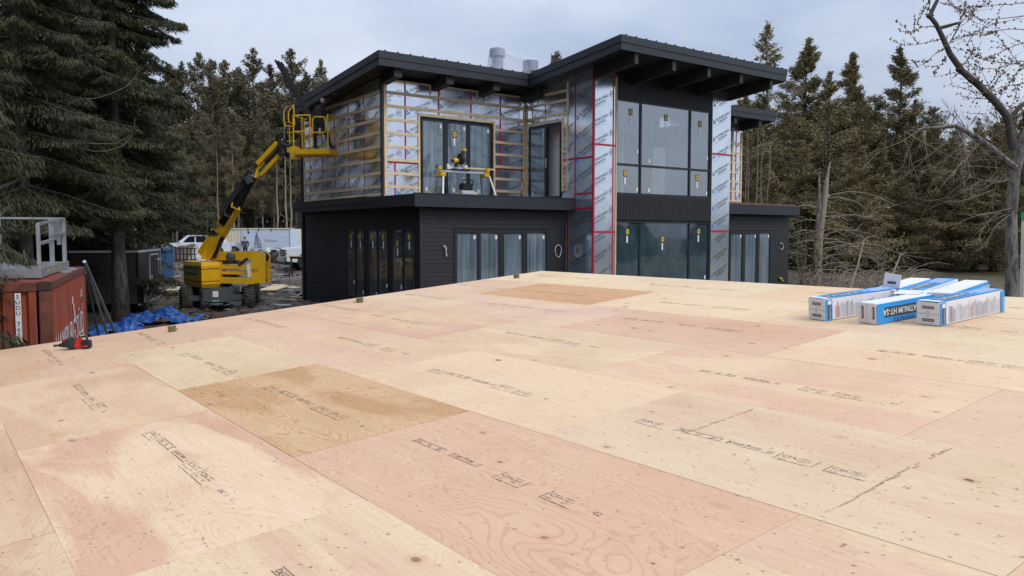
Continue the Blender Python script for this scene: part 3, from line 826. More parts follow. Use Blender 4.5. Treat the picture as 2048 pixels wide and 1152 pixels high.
def board(kind, c, rect, holes=(), ustart=None, zoff=None, slope=False):
    rects = cut_rects(rect, holes)
    mb = MB()
    for (a, b, e, d) in rects:
        if slope and d >= rect[3] - 1e-6:
            mb.prism([wpt(kind, c, a, e, 0), wpt(kind, c, b, e, 0), wpt(kind, c, b, min(d, zsof(b)), 0), wpt(kind, c, a, min(d, zsof(a)), 0)], (.026, 0, 0) if kind == 'x' else (0, .026, 0))
        else: wbox(mb, kind, c, a, b, e, d, -.026, 0)
    o = hp('insulation_board', mb, M['foil_board'])
    zo = random.uniform(0, .61) if zoff is None else zoff
    if kind == 'y': stamp_board(o, kind, c, rects, rect[0] + .05 if ustart is None else ustart, zo, 0)
    else:
        left = rect[1]
        rr = [(left - b, left - a, e, (min(d, zsof(b)) if slope else d)) for (a, b, e, d) in rects]
        stamp_board(o, kind, c, rr, .05 if ustart is None else ustart, zo, left)
    return o
def tape(kind, c, u0, u1, z0, z1): hp('seam_tape', wbox(MB(), kind, c, u0, u1, z0, z1, .001, .005), M['red_tape'])
G_ = .006
HF = [(12.93, 15.76, 3.7, 6.22)]
seams = [X0 + .03, 12.41, 13.63, 14.87, 16.07, XT0 - .03]
for a, b in zip(seams[:-1], seams[1:]): board('y', YC, (a + G_ / 2, b - G_ / 2, 4.73, 7.25), HF, ustart=(a + .04 if a > 12 else a - .5))
for a, b in ((X0 + .03, 12.04), (12.04, 12.93), (15.76, 15.87), (15.87, XT0 - .03)): board('y', YC, (a + G_ / 2, b - G_ / 2, 3.64, 4.724))
for u in seams[1:-1]:
    z0 = 4.76 if (u < 12.9 or u > 15.8) else 6.26
    tape('y', YC, u - .028, u + .028, z0, 7.24)
tape('y', YC, X0 + .06, 12.9, 4.70, 4.755); tape('y', YC, 15.84, XT0 - .04, 4.70, 4.755)
tape('y', YC, 12.01, 12.065, 3.65, 4.70); tape('y', YC, 15.845, 15.90, 3.65, 4.70); tape('y', YC, X0 + .06, 12.9, 3.65, 3.70)
ls = [YC + .03, 23.19, 24.33, 25.4, 26.45, 27.51, YK]
for a, b in zip(ls[:-1], ls[1:]):
    board('x', X0, (a + G_ / 2, b - G_ / 2, 4.80, 7.6), slope=True)
    board('x', X0, (a + G_ / 2, b - G_ / 2, 3.66, 4.795))
for u in ls[1:-1]: tape('x', X0, u - .025, u + .025, 3.72, zsof(u) - .06)
tape('x', X0, YC + .1, YK - .1, 4.77, 4.83)
# tower: side face and the two front piers
ts = [YT + .002, 19.385, 20.4, 21.4, YC]
for a, b in zip(ts[:-1], ts[1:]):
    board('x', XT0, (a + G_ / 2, b - G_ / 2, 4.95, 7.8), H_UX, slope=True)
    if a < 19: board('x', XT0, (a + G_ / 2, b - G_ / 2, 3.34, 4.945)); board('x', XT0, (a + G_ / 2, YB - .02, 0, 3.335))
    else: board('x', XT0, (a + G_ / 2, b - G_ / 2, 3.64, 4.945), H_UX)
for u in (18.555, 19.385): tape('x', XT0, u - .028, u + .028, 3.36 if u > 19 else .0, zsof(u) - .02)
for u, z0 in ((20.9, 6.3), (21.6, 6.3)): tape('x', XT0, u - .02, u + .02, z0, zsof(u) - .04)
for z in (4.93, 3.80, 3.33): tape('x', XT0 - .002, YT + .03, 19.36 if z < 4.9 else 20.0, z - .032, z + .032)
for a, b in ((XT0 + .002, 18.15), (22.87, XT1)):
    for z0, z1 in ((0, 2.58), (2.58, 5.33), (5.33, 7.62)):
        board('y', YT, (a, b, z0 + G_ / 2, z1 - G_ / 2), ustart=a - (.26 if a < 20 else -.04), zoff=.3)
tape('y', YT, XT0 + .0, XT0 + .06, 0, 7.55); tape('y', YT, 17.97, 18.03, 0, 7.55)
for z in (2.58, 5.33):
    tape('y', YT - .002, XT0 + .02, 18.12, z - .032, z + .032); tape('y', YT - .002, 22.89, XT1 - .02, z + .05 - .032, z + .05 + .032)
hp('wood_strip', MB().box(18.10, 18.145, YT - .03, YT - .001, 0, 7.5), M['pale_pine'])
hp('wood_strip', MB().box(XT0 - .075, XT0 - .03, YB - .025, YB + .02, 0, 3.27), M['copper_strip'])
# upper wall beyond the tower
for a, b in ((23.9, 25.1), (25.1, 26.3), (26.3, 27.5), (27.5, 28.72), (28.72, 29.14)):
    board('y', YC, (a + G_ / 2, b - G_ / 2, 5.9, 7.2)); board('y', YC, (a + G_ / 2, b - G_ / 2, 3.66, 5.895))
tape('y', YC, 28.69, 28.75, 3.7, 7.15); tape('y', YC, 27.0, 28.7, 5.88, 5.94)

# strapping -------------------------------------------------------
def batten(kind, c, u0, u1, z0, z1, o0=.007, o1=.028, m='pine'): hp('batten', wbox(MB(), kind, c, u0, u1, z0, z1, o0, o1), M[m])
ZB = [3.98 + .4085 * k for k in range(8)]
for z in ZB:
    if z > 6.25:
        batten('y', YC, X0 + .16, 14.5, z - .044, z + .044); batten('y', YC, 14.505, XT0 - .09, z - .045, z + .043)
    else:
        batten('y', YC, X0 + .16, 12.90, z - .044, z + .044); batten('y', YC, 15.84, XT0 - .09, z - .044, z + .044)
    if zsof(25) > z: 
        yend = YK - .06 if z < 6.6 else 26.2
        batten('x', X0, YC + .10, 25.1, z - .045, z + .043); batten('x', X0, 25.105, yend, z - .043, z + .045)
batten('x', X0, YC + .10, 25.0, 3.70, 3.78); batten('x', X0, 25.005, YK - .06, 3.68, 3.77)
batten('x', X0, YK - .06, YK, 3.7, 6.6)
hp('corner_trim', MB().box(X0 - .035, X0 + .03, YC - .035, YC + .06, 3.66, zsof(YC)), M['black_metal'])
batten('y', YC, X0 + .055, X0 + .155, 3.75, 7.2)
batten('y', YC, 12.855, 12.925, 3.70, 6.31, .007, .034); batten('y', YC, 15.765, 15.835, 3.70, 6.31, .007, .034); batten('y', YC, 12.93, 15.76, 6.235, 6.31, .007, .034)
batten('y', YC, XT0 - .085, XT0 - .035, 3.72, 6.95); batten('y', YC, XT0 - .20, XT0 - .14, 3.95, 4.45)
for z in (6.44, 6.86, 7.16):
    batten('x', XT0, 19.80, YC - .06 if z < 7 else 20.9, z - .04, z + .04)
batten('x', XT0, 20.03, 21.86, 6.22, 6.29, .007, .034); batten('x', XT0, 19.955, 20.025, 3.92, 6.29, .007, .034)
batten('x', XT0, 19.74, 19.79, 3.93, 7.45)
for z in ZB[:7]:
    if z < 6.2: batten('x', XT0, 19.795, 19.95, z - .04, z + .04)
batten('x', XT0, 21.87, 21.94, 3.72, 6.9)
for z in [3.98 + .4085 * k for k in range(7)]: batten('y', YC, 24.0, 29.02, z - .04, z + .04)
batten('y', YC, 29.03, 29.12, 3.7, 6.95); batten('y', YC, 28.42, 28.5, 3.7, 7.1, .03, .05)
# pale trim that steps round the beams at the wall head
for a, b in ((12.0, 13.30), (13.66, 15.12), (15.40, 16.92)):
    hp('soffit_trim', MB().box(a, b, YC - .03, YC - .002, 7.19, 7.235), M['pale_pine'])
for u in (13.31, 13.655, 15.13, 15.395, 16.93):
    hp('soffit_trim', MB().box(u - .02, u + .02, YC - .028, YC - .001, 6.91, 7.235), M['pale_pine'])

# low roofs: fascia bands -----------------------------------------
o_ = .4
def low_roof(xa, xb, ya, yb, name='terrace_roof'):
    hp(name, MB().box(xa + .03, xb, ya + .03, yb, 3.30, 3.60), M['black_metal'])
low_roof(X0 - o_, XT0 - .002, YB - o_, YC - .002)
low_roof(X0 - o_, X0 - .002, YC, YK + .1)
hp('fascia', MB().box(X0 - o_, XT0 - .03, YB - o_, YB - o_ + .028, 3.28, 3.64), M['black_metal'])
hp('fascia', MB().box(X0 - o_, X0 - o_ + .028, YB - o_ + .03, YK + .13, 3.30, 3.64), M['black_metal'])
hp('fascia_cap', MB().box(X0 - o_ - .015, XT0 - .03, YB - o_ - .015, YB - o_ + .06, 3.641, 3.665), M['black_metal'])
hp('fascia_cap', MB().box(X0 - o_ - .02, X0 - o_ + .06, 22.2, YK + .13, 3.46, 3.67), M['black_metal'])
hp('base_plank', MB().box(X0 - .2, X0 - .05, 24.0, 25.4, 3.67, 3.71), M['pale_pine'])
low_roof(XT1, X1 + .06, YB - o_, YC - .002)
hp('fascia', MB().box(XT1, X1 + .14, YB - o_, YB - o_ + .028, 3.31, 3.68), M['black_metal'])
for k in range(9): hp('roof_edge_board', MB().box(24.2 + k * .58, 24.2 + (k + 1) * .58 - .02, YB - o_ + .05, YB - o_ + .09, 3.61, 3.75), M['copper_strip'])
# main roof: one plane, the tower's part reaching further forward
def slab(name, xa, xb, ya, yb, d0, d1, m, parent=None):
    """piece of roof between depths d0 (top) and d1 below the roof plane"""
    mb = MB(); mb.prism([(xa, ya, ztop(ya) - d0), (xa, yb, ztop(yb) - d0), (xa, yb, ztop(yb) - d1), (xa, ya, ztop(ya) - d1)], (xb - xa, 0, 0))
    return hp(name, mb, m, parent)
XR0, XR1, XR2, XR3 = 10.98, 16.49, 24.5, 30.0
YF1, YF2, YE = 20.94, 16.68, 28.6
r1 = slab('roof', XR0 + .03, XR1 - .003, YF1 + .03, YE, 0, .30, M['black_metal'])
r2 = slab('roof', XR1 + .03, XR2 - .03, YF2 + .03, YE, 0, .34, M['black_metal'])
r3 = slab('roof', XR2 + .003, XR3 - .03, YF1 + .03, YE, 0, .30, M['black_metal'])
def fascia(kind, p0, p1, c, y=None):
    """two-step fascia: upper drip band proud of the lower board"""
    for d0, d1, out in ((-.02, .19, .022), (.193, .40, .0)):
        mb = MB()
        if kind == 'y': mb.box(p0 - (out if p0 in (XR0, XR1) else 0), p1 + (out if p1 in (XR2, XR3) else 0), c - out, c + .028, ztop(c) - d1, ztop(c) - d0)
        else:
            s = -1 if y == 'l' else 1
            mb.prism([(c + s * out, p0 + .03, ztop(p0) - d0), (c + s * out, p1, ztop(p1) - d0), (c + s * out, p1, ztop(p1) - d1), (c + s * out, p0 + .03, ztop(p0) - d1)], (-s * (.028 + out), 0, 0))
        hp('fascia', mb, M['black_metal'])
fascia('y', XR0, XR1 - .05, YF1); fascia('x', YF1, YE, XR0, 'l')
fascia('y', XR1, XR2, YF2); fascia('x', YF2, YE, XR1, 'l'); fascia('x', YF2, YE, XR2, 'r')
fascia('y', XR2 + .05, XR3, YF1); fascia('x', YF1, YE, XR3, 'r')
for xa, xb, ya in ((XR0 + .2, XR1, YF1), (XR1 + .2, XR2, YF2), (XR2 + .2, XR3, YF1)):
    k = 0
    while xa + k * .42 < xb - .05:
        x = xa + k * .42; k += 1
        hp('standing_seam', MB().prism([(x, ya - .01, ztop(ya) - .002), (x, YE, ztop(YE) - .002), (x, YE, ztop(YE) + .06), (x, ya - .01, ztop(ya) + .06)], (.025, 0, 0)), M['black_metal'])
# soffit boards run along the eaves
for xa, xb, ya, yb, dd in ((XR0 + .04, XR1 - .02, YF1 + .05, YC - .01, .303), (XR0 + .04, X0 - .005, YC - .008, YE - .1, .303), (XR1 + .04, XR2 - .05, YF2 + .05, YT + .0, .343), (XR2 + .02, XR3 - .05, YF1 + .05, YC - .01, .303)):
    n = max(1, int((yb - ya) / .14))
    for k in range(n):
        y0, y1 = ya + (yb - ya) * k / n, ya + (yb - ya) * (k + 1) / n - .012
        slab('soffit_board', xa, xb, y0, y1, dd, dd + .03, M['black_siding'])
slab('soffit_board', XR1 + .04, XT0 - .001, YT + .02, 27.9, .343, .37, M['black_siding'])
# exposed beams
def roof_beam(x, w, ya, yb, d0, d1): slab('beam', x - w / 2, x + w / 2, ya, yb, d0, d1, M['black_wood'])
for x in (11.68, 13.49, 15.27): roof_beam(x, .26, 21.08, YC + .02, .335, .62)
roof_beam(17.0, .24, 21.08, YC + .02, .335, .62)
0 and hp('beam', MB().prism([(X0 - .05, YC - .9, 7.0), (X0 - .05, YC + .05, 6.94), (X0 - .05, YC + .05, 7.2), (X0 - .05, YC - .9, 7.3)], (.2, 0, 0)), M['black_wood'])
for k in range(5): roof_beam(17.2 + 1.64 * k, .15, 16.76, YT + .01, .375, .70)
for x in (25.6, 27.4, 29.07): roof_beam(x, .2, 21.02, YC + .02, .335, .66)
# flues on the roof, shrouded in plastic film
def flue(x, y, zt, r, cap):
    zb = ztop(y)
    mb = MB().lathe([(r * 1.25, -.3), (r * 1.2, .0), (r, .1), (r, zt - zb - cap[1]), (cap[0], zt - zb - cap[1] + .02), (cap[0], zt - zb - .03), (cap[0] * .9, zt - zb)], (x, y, zb), (0, 0, 1), 20)
    hp('flue', mb, M['flue_steel'], smooth=True)
    hp('flue_curb', MB().box(x - .5, x + .5, y - .35, y + .3, zb - .1, zb + .14), M['pale_pine'])
flue(16.66, 22.95, 9.00, .20, (.27, .3)); flue(17.62, 22.30, 8.60, .14, (.27, .4))
def shroud():
    a = [(16.66 + .29 * math.cos(t), 22.95 + .29 * math.sin(t), 9.02) for t in np.linspace(0, 2 * math.pi, 24, endpoint=False)]
    b_ = [(17.62 + .3 * math.cos(t), 22.30 + .3 * math.sin(t), 8.62) for t in np.linspace(0, 2 * math.pi, 24, endpoint=False)]
    mb = MB()
    n = 24
    ang = np.linspace(0, 2 * math.pi, n, endpoint=False)
    base = []
    for t in ang:
        x, y = 17.05 + 1.25 * math.cos(t), 22.75 + .75 * math.sin(t); base.append((x, y, ztop(y) + .03))
    top = []
    for t in ang:
        f_ = .5 + .5 * math.cos(t)
        wgt = sstep(.35, .65, f_)
        x = 16.66 * (1 - wgt) + 17.62 * wgt + .28 * math.cos(t); y = 22.95 * (1 - wgt) + 22.30 * wgt + .28 * math.sin(t); z = 9.02 * (1 - wgt) + 8.63 * wgt
        top.append((x, y, z))
    rings = []
    for s_ in np.linspace(0, 1, 7):
        rg = []
        for i in range(n):
            p = Vector(base[i]).lerp(Vector(top[i]), s_)
            k = .09 * math.sin(math.pi * s_) * math.sin(i * 2.1) - .16 * math.sin(math.pi * s_)
            cxy = Vector((17.1, 22.7, p.z)); p += (p - cxy) * k
            rg.append(p)
        rings.append(rg)
    vs_ = [p for rg in rings for p in rg]
    fs = [(i * n + k, i * n + (k + 1) % n, (i + 1) * n + (k + 1) % n, (i + 1) * n + k) for i in range(6) for k in range(n)]
    fs.append(tuple(range(6 * n, 7 * n)))
    mb.mesh(vs_, fs); hp('plastic_shroud', mb, M['plastic_wrap'], smooth=True)
shroud()
# cables left hanging for wall lamps
hp('cable', MB().tube([(12.38, YB - .03, 2.13), (12.36, YB - .07, 2.17), (12.42, YB - .07, 2.16), (12.44, YB - .05, 2.02), (12.48, YB - .04, 1.86)], .014, 6), M['white_cable'])
hp('cable', MB().tube([(12.40, YB - .03, 2.15), (12.44, YB - .08, 2.10), (12.45, YB - .05, 1.95), (12.46, YB - .05, 1.88)], .014, 6), M['white_cable'])
hp('cable', MB().tube([(16.73 + .13 * math.sin(t) * (1 + .2 * math.cos(t)), YB - .05, 1.97 + .2 * math.cos(t)) for t in np.linspace(0, 2 * math.pi, 18)], .011, 5), M['white_cable'])
hp('cable', MB().tube([(28.85 + .16 * math.sin(t), YB - .05, 2.03 + .13 * math.cos(t)) for t in np.linspace(-.6, 3.4, 12)], .011, 5), M['white_cable'])
hp('cable', MB().tube([(28.75, YB - .05, .75), (28.85, YB - .07, .66), (28.92, YB - .07, .70), (28.95, YB - .06, .6), (29.0, YB - .08, .6)], .03, 5), M['hose_yellow'])

# ------------------------------------------------------------------ plywood roof deck in the foreground
DS = R(5.0)
MDECK = Matrix.Translation((0, 0, CAM_Z - 1.39)) @ Matrix.Rotation(-DS, 4, 'Y')
deck = thing('roof_deck', 'sloping roof deck of fresh plywood sheets filling the foreground', 'roof deck', MDECK, local=True)
CX = [-1.92, -.722, .475, 1.672, 2.869, 4.066, 5.263, 6.46, 7.657, 8.865]
YEDGE = 10.90
PINK, CREAM, TAN, BROWN, YEL, ORANGE, LPINK, PALE = (.675, .425, .285), (.745, .565, .365), (.635, .425, .27), (.555, .33, .175), (.705, .515, .32), (.625, .35, .18), (.69, .475, .33), (.75, .57, .375)
# course -> [(upper Y of sheet, tone, pale, patch, grain)], from the far eave towards the camera
COURSE = {
    0: [(10.9, TAN, CREAM, .5, .5)] * 6,
    1: [(10.9, TAN, PALE, .3, .4), (8.98, LPINK, CREAM, .5, .5), (6.54, TAN, CREAM, .6, .6), (4.1, TAN, CREAM, .5, .6), (1.66, PINK, CREAM, .5, .7), (-.78, PINK, CREAM, .5, .7)],
    2: [(10.9, TAN, LPINK, .5, .35), (8.35, TAN, PALE, .55, .35), (5.8, PINK, PALE, 1.0, .55), (3.35, LPINK, CREAM, .9, .5), (.9, PINK, CREAM, .6, .6)],
    3: [(10.9, TAN, LPINK, .4, .3), (9.15, YEL, CREAM, .6, .6), (6.7, BROWN, (.65, .44, .265), .8, 1.25), (4.27, PINK, LPINK, .35, .7), (1.84, LPINK, CREAM, .6, .5), (-.6, PINK, CREAM, .6, .6)],
    4: [(10.9, LPINK, TAN, .5, .3), (8.4, LPINK, YEL, .7, .45), (5.95, CREAM, PALE, .7, .3), (3.5, LPINK, PALE, .5, .35), (1.08, LPINK, PALE, .5, .4), (-1.36, PINK, PALE, .5, .4)],
    5: [(10.9, LPINK, PINK, .4, .3), (9.35, PINK, YEL, .8, .35), (6.92, CREAM, LPINK, .8, .3), (4.45, LPINK, CREAM, .8, .3), (2.03, LPINK, PALE, .4, .3), (-.4, LPINK, PALE, .4, .3)],
    6: [(10.9, LPINK, CREAM, .5, .3), (8.65, LPINK, PALE, .5, .25), (6.2, PINK, LPINK, .5, .3), (3.75, CREAM, PALE, .8, .3), (1.3, LPINK, PALE, .6, .3)],
    7: [(10.9, LPINK, CREAM, .4, .3), (9.4, ORANGE, (.62, .36, .2), .6, .5), (7.06, PALE, CREAM, .5, .25), (4.65, CREAM, LPINK, .6, .25), (2.2, PALE, CREAM, .5, .25)],
    8: [(10.9, PALE, CREAM, .5, .2), (8.2, PALE, CREAM, .6, .2), (5.8, YEL, PALE, .6, .2), (3.4, PALE, CREAM, .5, .2), (.95, PALE, CREAM, .5, .2)],
}
SHEETS = {}
def stamp_print(sheet, x, y, seed):
    """mill stamps along the sheet, read along -Y"""
    rs = random.Random(seed); mb = MB(); K = .78
    def fr(u, v): return frame((x - v, y - u, .0105), (0, -1, 0), (1, 0, 0))
    def rectl(u0, u1, v0, v1, t=.006, sides='lrtb'):
        A = fr(0, 0) @ Matrix.Scale(K, 4)
        def q(a, b, c, d): mb.poly([A @ Vector(p) for p in ((a, c, 0), (b, c, 0), (b, d, 0), (a, d, 0))])
        if 'b' in sides: q(u0, u1, v0, v0 + t)
        if 't' in sides: q(u0, u1, v1 - t, v1)
        if 'l' in sides: q(u0, u0 + t, v0, v1)
        if 'r' in sides: q(u1 - t, u1, v0, v1)
    def tx(s, size, u, v, sx=1.0, b=.0, sh=0): add_text(mb, s, size * .92, fr(0, 0) @ Matrix.Scale(K, 4) @ Matrix.Translation((u, v, 0)), 0, sx=sx, bold=b * .5, shear=sh)
    u = 0.0
    blocks = ['date', 'mill', 'grade', 'grade', 'tail'] if rs.random() < .6 else ['grade', 'date', 'mill', 'grade', 'grade', 'tail']
    for bl in blocks:
        mb = MB()
        if bl == 'date':
            rectl(u, u + .40, -.005, .062, sides='bt' if rs.random() < .4 else 'btr'); tx('DEC', .06, u + .01, .008, 1.1, .01); tx('16', .06, u + .18, .008, 1.1, .01); tx('25', .06, u + .31, .008, 1.1, .01); u += .46
        elif bl == 'mill':
            tx('Coast Prime', .062, u, .02, .9, .015, .2); rectl(u, u + .36, -.002, .06, sides='bl'); tx('G2', .045, u + .31, .02); u += .40
        elif bl == 'grade':
            rectl(u, u + .27, -.05, .075, sides=rs.choice(('blr', 'btl', 'bl'))); tx('CSA', .062, u + .02, .012, 1.0, .012); tx('CANPLY', .026, u + .13, .042); tx('EXTERIOR', .024, u + .13, .012); tx('DFP', .026, u + .16, -.02); tx('0121', .03, u + .03, -.03); u += .30
        else:
            tx(rs.choice(('DEC 16', '16', 'G2')), .055, u + .1, 0, 1.0, .01)
        mb.build('mill_stamp', M['stamp'], sheet, recalc=False)['kind'] = 'stuff'
        u += rs.choice((0, 0, .05, .18))
k_ = 0
for c, lst in COURSE.items():
    for i, (y1, tone, pale, patch, grain) in enumerate(lst):
        if c == 0: y1 = 10.9 - 2.44 * i
        y0 = lst[i + 1][0] if i + 1 < len(lst) and c else y1 - 2.44
        if c == 0: y0 = y1 - 2.44
        xa, xb = CX[c] / math.cos(DS), CX[c + 1] / math.cos(DS)
        w, l = xb - xa - .0022, y1 - y0 - .003
        mb = MB().box(-w / 2, w / 2, -l / 2, l / 2, -.009, .009)
        k_ += 1
        o = bpy.data.objects.new('plywood_sheet', None)
        bpy.data.objects.remove(o)
        me = bpy.data.meshes.new('plywood_sheet'); me.from_pydata(mb.v, [], mb.f); me.materials.append(M['plywood'])
        o = bpy.data.objects.new('plywood_sheet', me); C.objects.link(o); o.parent = deck
        jz = random.uniform(-.0012, .0012)
        o.location = ((xa + xb) / 2, (y0 + y1) / 2, -.009 + jz)
        o.rotation_euler.z = random.uniform(-.0008, .0008)
        j = lambda t: tuple(min(.8, v * random.uniform(.97, 1.03)) for v in t)
        o['tone'] = j(tone); o['pale'] = j(pale); o['patch'] = float(patch); o['grain'] = float(grain) * .75; o['seed'] = float(k_) * 3.7
        SHEETS[(c, i)] = o; ROOTS[o.name] = Matrix.Identity(4)
        ln = 1.7
        if l > 2.0 and y0 < 10:
            stamp_print(o, random.uniform(-.12, .12), random.uniform(.55, 1.0), k_)
        elif l > 1.2: stamp_print(o, random.uniform(-.12, .12), .55, k_)
# glue and dirt streaks along two butt joints
def streak(x0, x1, y, seed):
    rs = random.Random(seed); mb = MB(); n = 26
    for i in range(n):
        if rs.random() < .15: continue
        a = x0 + (x1 - x0) * i / n; b = x0 + (x1 - x0) * (i + rs.uniform(.6, 1.5)) / n
        w = rs.uniform(.003, .013) * (1.4 - i / n); o = rs.uniform(-.012, .012)
        mb.poly([(a, y + o, .0035), (b, y + o * .5, .0035), (b, y + o * .5 + w, .0035), (a, y + o + w, .0035)])
    return mb.build('glue_streak', M['glue'], deck, recalc=False)
streak(4.04, 3.4, 2.90, 1); streak(4.05, 2.95, 1.775, 2)
# rafters and walls below
fr_ = MB()
for k in range(27):
    y = -3.3 + k * .54
    fr_.box(-1.9, 8.83, y, y + .04, -.26, -.0195)
fr_.build('rafter', M['pine'], deck); deck.children[-1]['kind'] = 'stuff'
MB().box(8.832, 8.862, -3.6, 10.88, -.27, -.0195).build('rim_board', M['pine'], deck)
MB().box(-1.9, 8.83, 10.84, 10.875, -.27, -.0195).build('rim_board', M['pine'], deck)
MB().box(8.5, 8.65, -3.5, 10.6, -3.0, -.27).box(-1.7, 8.49, 10.45, 10.6, -3.0, -.27).build('framed_wall', M['sheathing'], deck)

# ------------------------------------------------------------------ cartons of roofing membrane
def carton(name, label, x, y, ang, faces, L=.96, w=.21, h=.205, lift=0.0, roll=0.0, tilt=0.0):
    Mt = MDECK @ Matrix.Translation((x / math.cos(DS), y, lift)) @ Matrix.Rotation(R(ang), 4, 'Z') @ Matrix.Rotation(R(tilt), 4, 'Y')
    t = thing(name, label, 'carton', Mt, local=True, group='cartons of roofing membrane on the deck')
    rs = random.Random(int(x * 100 + y * 10))
    bm = MB().bbox(0, L, 0, w, 0.002, h, .006)
    bm.v = [(a, b + .005 * math.sin(a * 7 + b * 9), c + .004 * math.sin(a * 9 + x * 5) * (c > .1)) for a, b, c in bm.v]
    bm.build('carton_body', M['box_white'], t)
    Lb = L
    fr_top = frame((0, 0, h + .006), (1, 0, 0), (0, 1, 0)); fr_side = frame((0, -.006, 0), (1, 0, 0), (0, 0, 1)); fr_end = frame((-.003, w, 0), (0, -1, 0), (0, 0, 1))
    def face(F, W, style, flip):
        q = MB()
        A = F if not flip else F @ Matrix.Translation((Lb, W, 0)) @ Matrix.Rotation(math.pi, 4, 'Z')
        def rect(a, b, c, d, s, z=.0): q.poly([A @ Vector(p) for p in ((a, c, z), (b, c, z), (b, d, z), (a, d, z))], s)
        ms = [M['box_blue'], M['print_black'], M['white_print'], M['print_fine'], M['box_red'], M['box_white']]
        if style == 'brand':
            rect(.006, Lb - .006, .004, W - .004, 0)
            u0 = .36 if flip else .10
            rect(u0, u0 + .50, .045, .135, 1, .0012); add_text(q, 'PLATINUM HT-SA', .078, A @ Matrix.Translation((u0 + .015, .062, .0024)), 2, sx=.82, bold=.012)
            add_text(q, 'FT SYNTHETICS', .052, A @ Matrix.Translation((u0 + .03, .15, .0015)), 1, sx=.95, shear=.15, bold=.006)
            if not flip: rect(.0065, .07, .004, W - .004, 5, .0012)
            for i in range(9):
                u = (.66 if not flip else .04) + i * .03; q.poly([A @ Vector(p) for p in ((u, .03, .0012), (u + .012, .03, .0012), (u + .05, .17, .0012), (u + .038, .17, .0012))], 5)
        elif style == 'spec':
            rect(.006, .085, .004, W - .004, 0); rect(.03, .072, .015, .15, 1, .0012); rect(.03, .072, .155, .19, 2, .0012)
            add_text(q, 'PLATINUM HT-SA', .026, A @ Matrix.Translation((.062, .016, .0024)) @ Matrix.Rotation(R(90), 4, 'Z'), 2, sx=.62)
            add_text(q, 'PLATINUM HT-SA', .026, A @ Matrix.Translation((Lb - .02, .016, .0024)) @ Matrix.Rotation(R(90), 4, 'Z'), 2, sx=.62)
            rect(Lb - .06, Lb - .008, .004, W - .004, 0, .0012)
            for i in range(34):
                u = .13 + i * .0225; s_ = 4 if i in (1, 14, 15) else 3
                rect(u, u + rs.uniform(.004, .010), .02, .02 + (W - .05) * rs.uniform(.7, 1), s_)
        elif style == 'stripe':
            rect(.006, Lb - .006, .004, W * .35, 0); rect(.1, .5, .02, W * .28, 1, .0012); add_text(q, 'PLATINUM HT-SA', .04, A @ Matrix.Translation((.12, .025, .0024)), 2, sx=1.0, bold=.01)
        elif style == 'white':
            for i in range(5): rect(.3 + i * .02, .3 + i * .02 + .012, .15, .155, 3)
        if q.f: q.build('carton_print', ms, t, recalc=False)
    for side, F, W in (('top', fr_top, w), ('side', fr_side, h)):
        st, fl = faces[side]
        face(F, W, st, fl)
    q = MB()
    def er(a, b, c, d, s, z=0.0): q.poly([fr_end @ Vector(p) for p in ((a, c, z), (b, c, z), (b, d, z), (a, d, z))], s)
    if faces.get('end', 'h') == 'h':
        er(.0, w, h * .485, h * .495, 1)
        for v0 in (.035, .145): er(.05, .16, v0, v0 + .024, 1); add_text(q, 'PLATINUM', .02, fr_end @ Matrix.Translation((.055, v0 + .005, .0012)), 0, sx=1.0); add_text(q, 'FT', .02, fr_end @ Matrix.Translation((.095, v0 + (.04 if v0 < .1 else -.035), .001)), 1)
    else:
        er(w * .485, w * .495, 0, h, 1)
        for u0 in (.03, .145): er(u0, u0 + .024, .05, .16, 1); er(u0 + .006, u0 + .012, .06, .15, 0, .001)
    q.build('end_print', [M['white_print'], M['print_black']], t, recalc=False)
    return t
carton('carton', 'long white and blue carton with a raised end flap, leftmost of the pile', 6.79, 4.15, -14, dict(top=('brand', False), side=('spec', False)))
t = bpy.data.objects['carton']
MB().mesh([(.95, .005, .2), (.955, .205, .2), (.99, .205, .345), (.985, .005, .33), (.954, .005, .2), (.959, .205, .2), (.994, .205, .345), (.989, .005, .33)], [(0, 1, 2, 3), (4, 5, 6, 7), (0, 1, 5, 4), (1, 2, 6, 5), (2, 3, 7, 6), (3, 0, 4, 7)]).build('flap', M['box_white'], t)
q = MB().box(.958, .965, .055, .15, .245, .265); q.build('flap_print', M['print_black'], t)
carton('carton', 'carton whose blue side shows upside-down PLATINUM HT-SA lettering', 6.83, 3.68, -11, dict(top=('white', False), side=('brand', True), end='v'), h=.19, w=.185)
carton('carton', 'nearest carton of the right end, its long side covered in fine print', 7.02, 3.22, -8, dict(top=('brand', False), side=('spec', False)))
carton('carton', 'white topped carton behind the raised flap at the back of the pile', 7.60, 3.93, 4, dict(top=('white', False), side=('brand', False)), L=.9)
carton('carton', 'opened carton with blue top between two white ones at the back', 7.64, 3.66, 5, dict(top=('brand', True), side=('white', False)), L=.9)
t = bpy.data.objects['carton.004']
MB().mesh([(.0, -.01, .205), (.0, .21, .205), (-.15, .22, .185), (-.15, -.02, .19), (.0, -.01, .209), (.0, .21, .209), (-.15, .22, .189), (-.15, -.02, .194)], [(0, 1, 2, 3), (4, 5, 6, 7), (0, 1, 5, 4), (1, 2, 6, 5), (2, 3, 7, 6), (3, 0, 4, 7)]).build('flap', M['box_white'], t)
MB().box(-.002, .0015, .02, .17, .03, .185).build('hollow_shade', M['plastic_black'], t)  # black sheet painted as the shaded hollow of the open carton
carton('carton', 'white topped carton at the back right with a blue lettered side', 7.58, 3.38, 4, dict(top=('white', False), side=('brand', False)), L=.93)

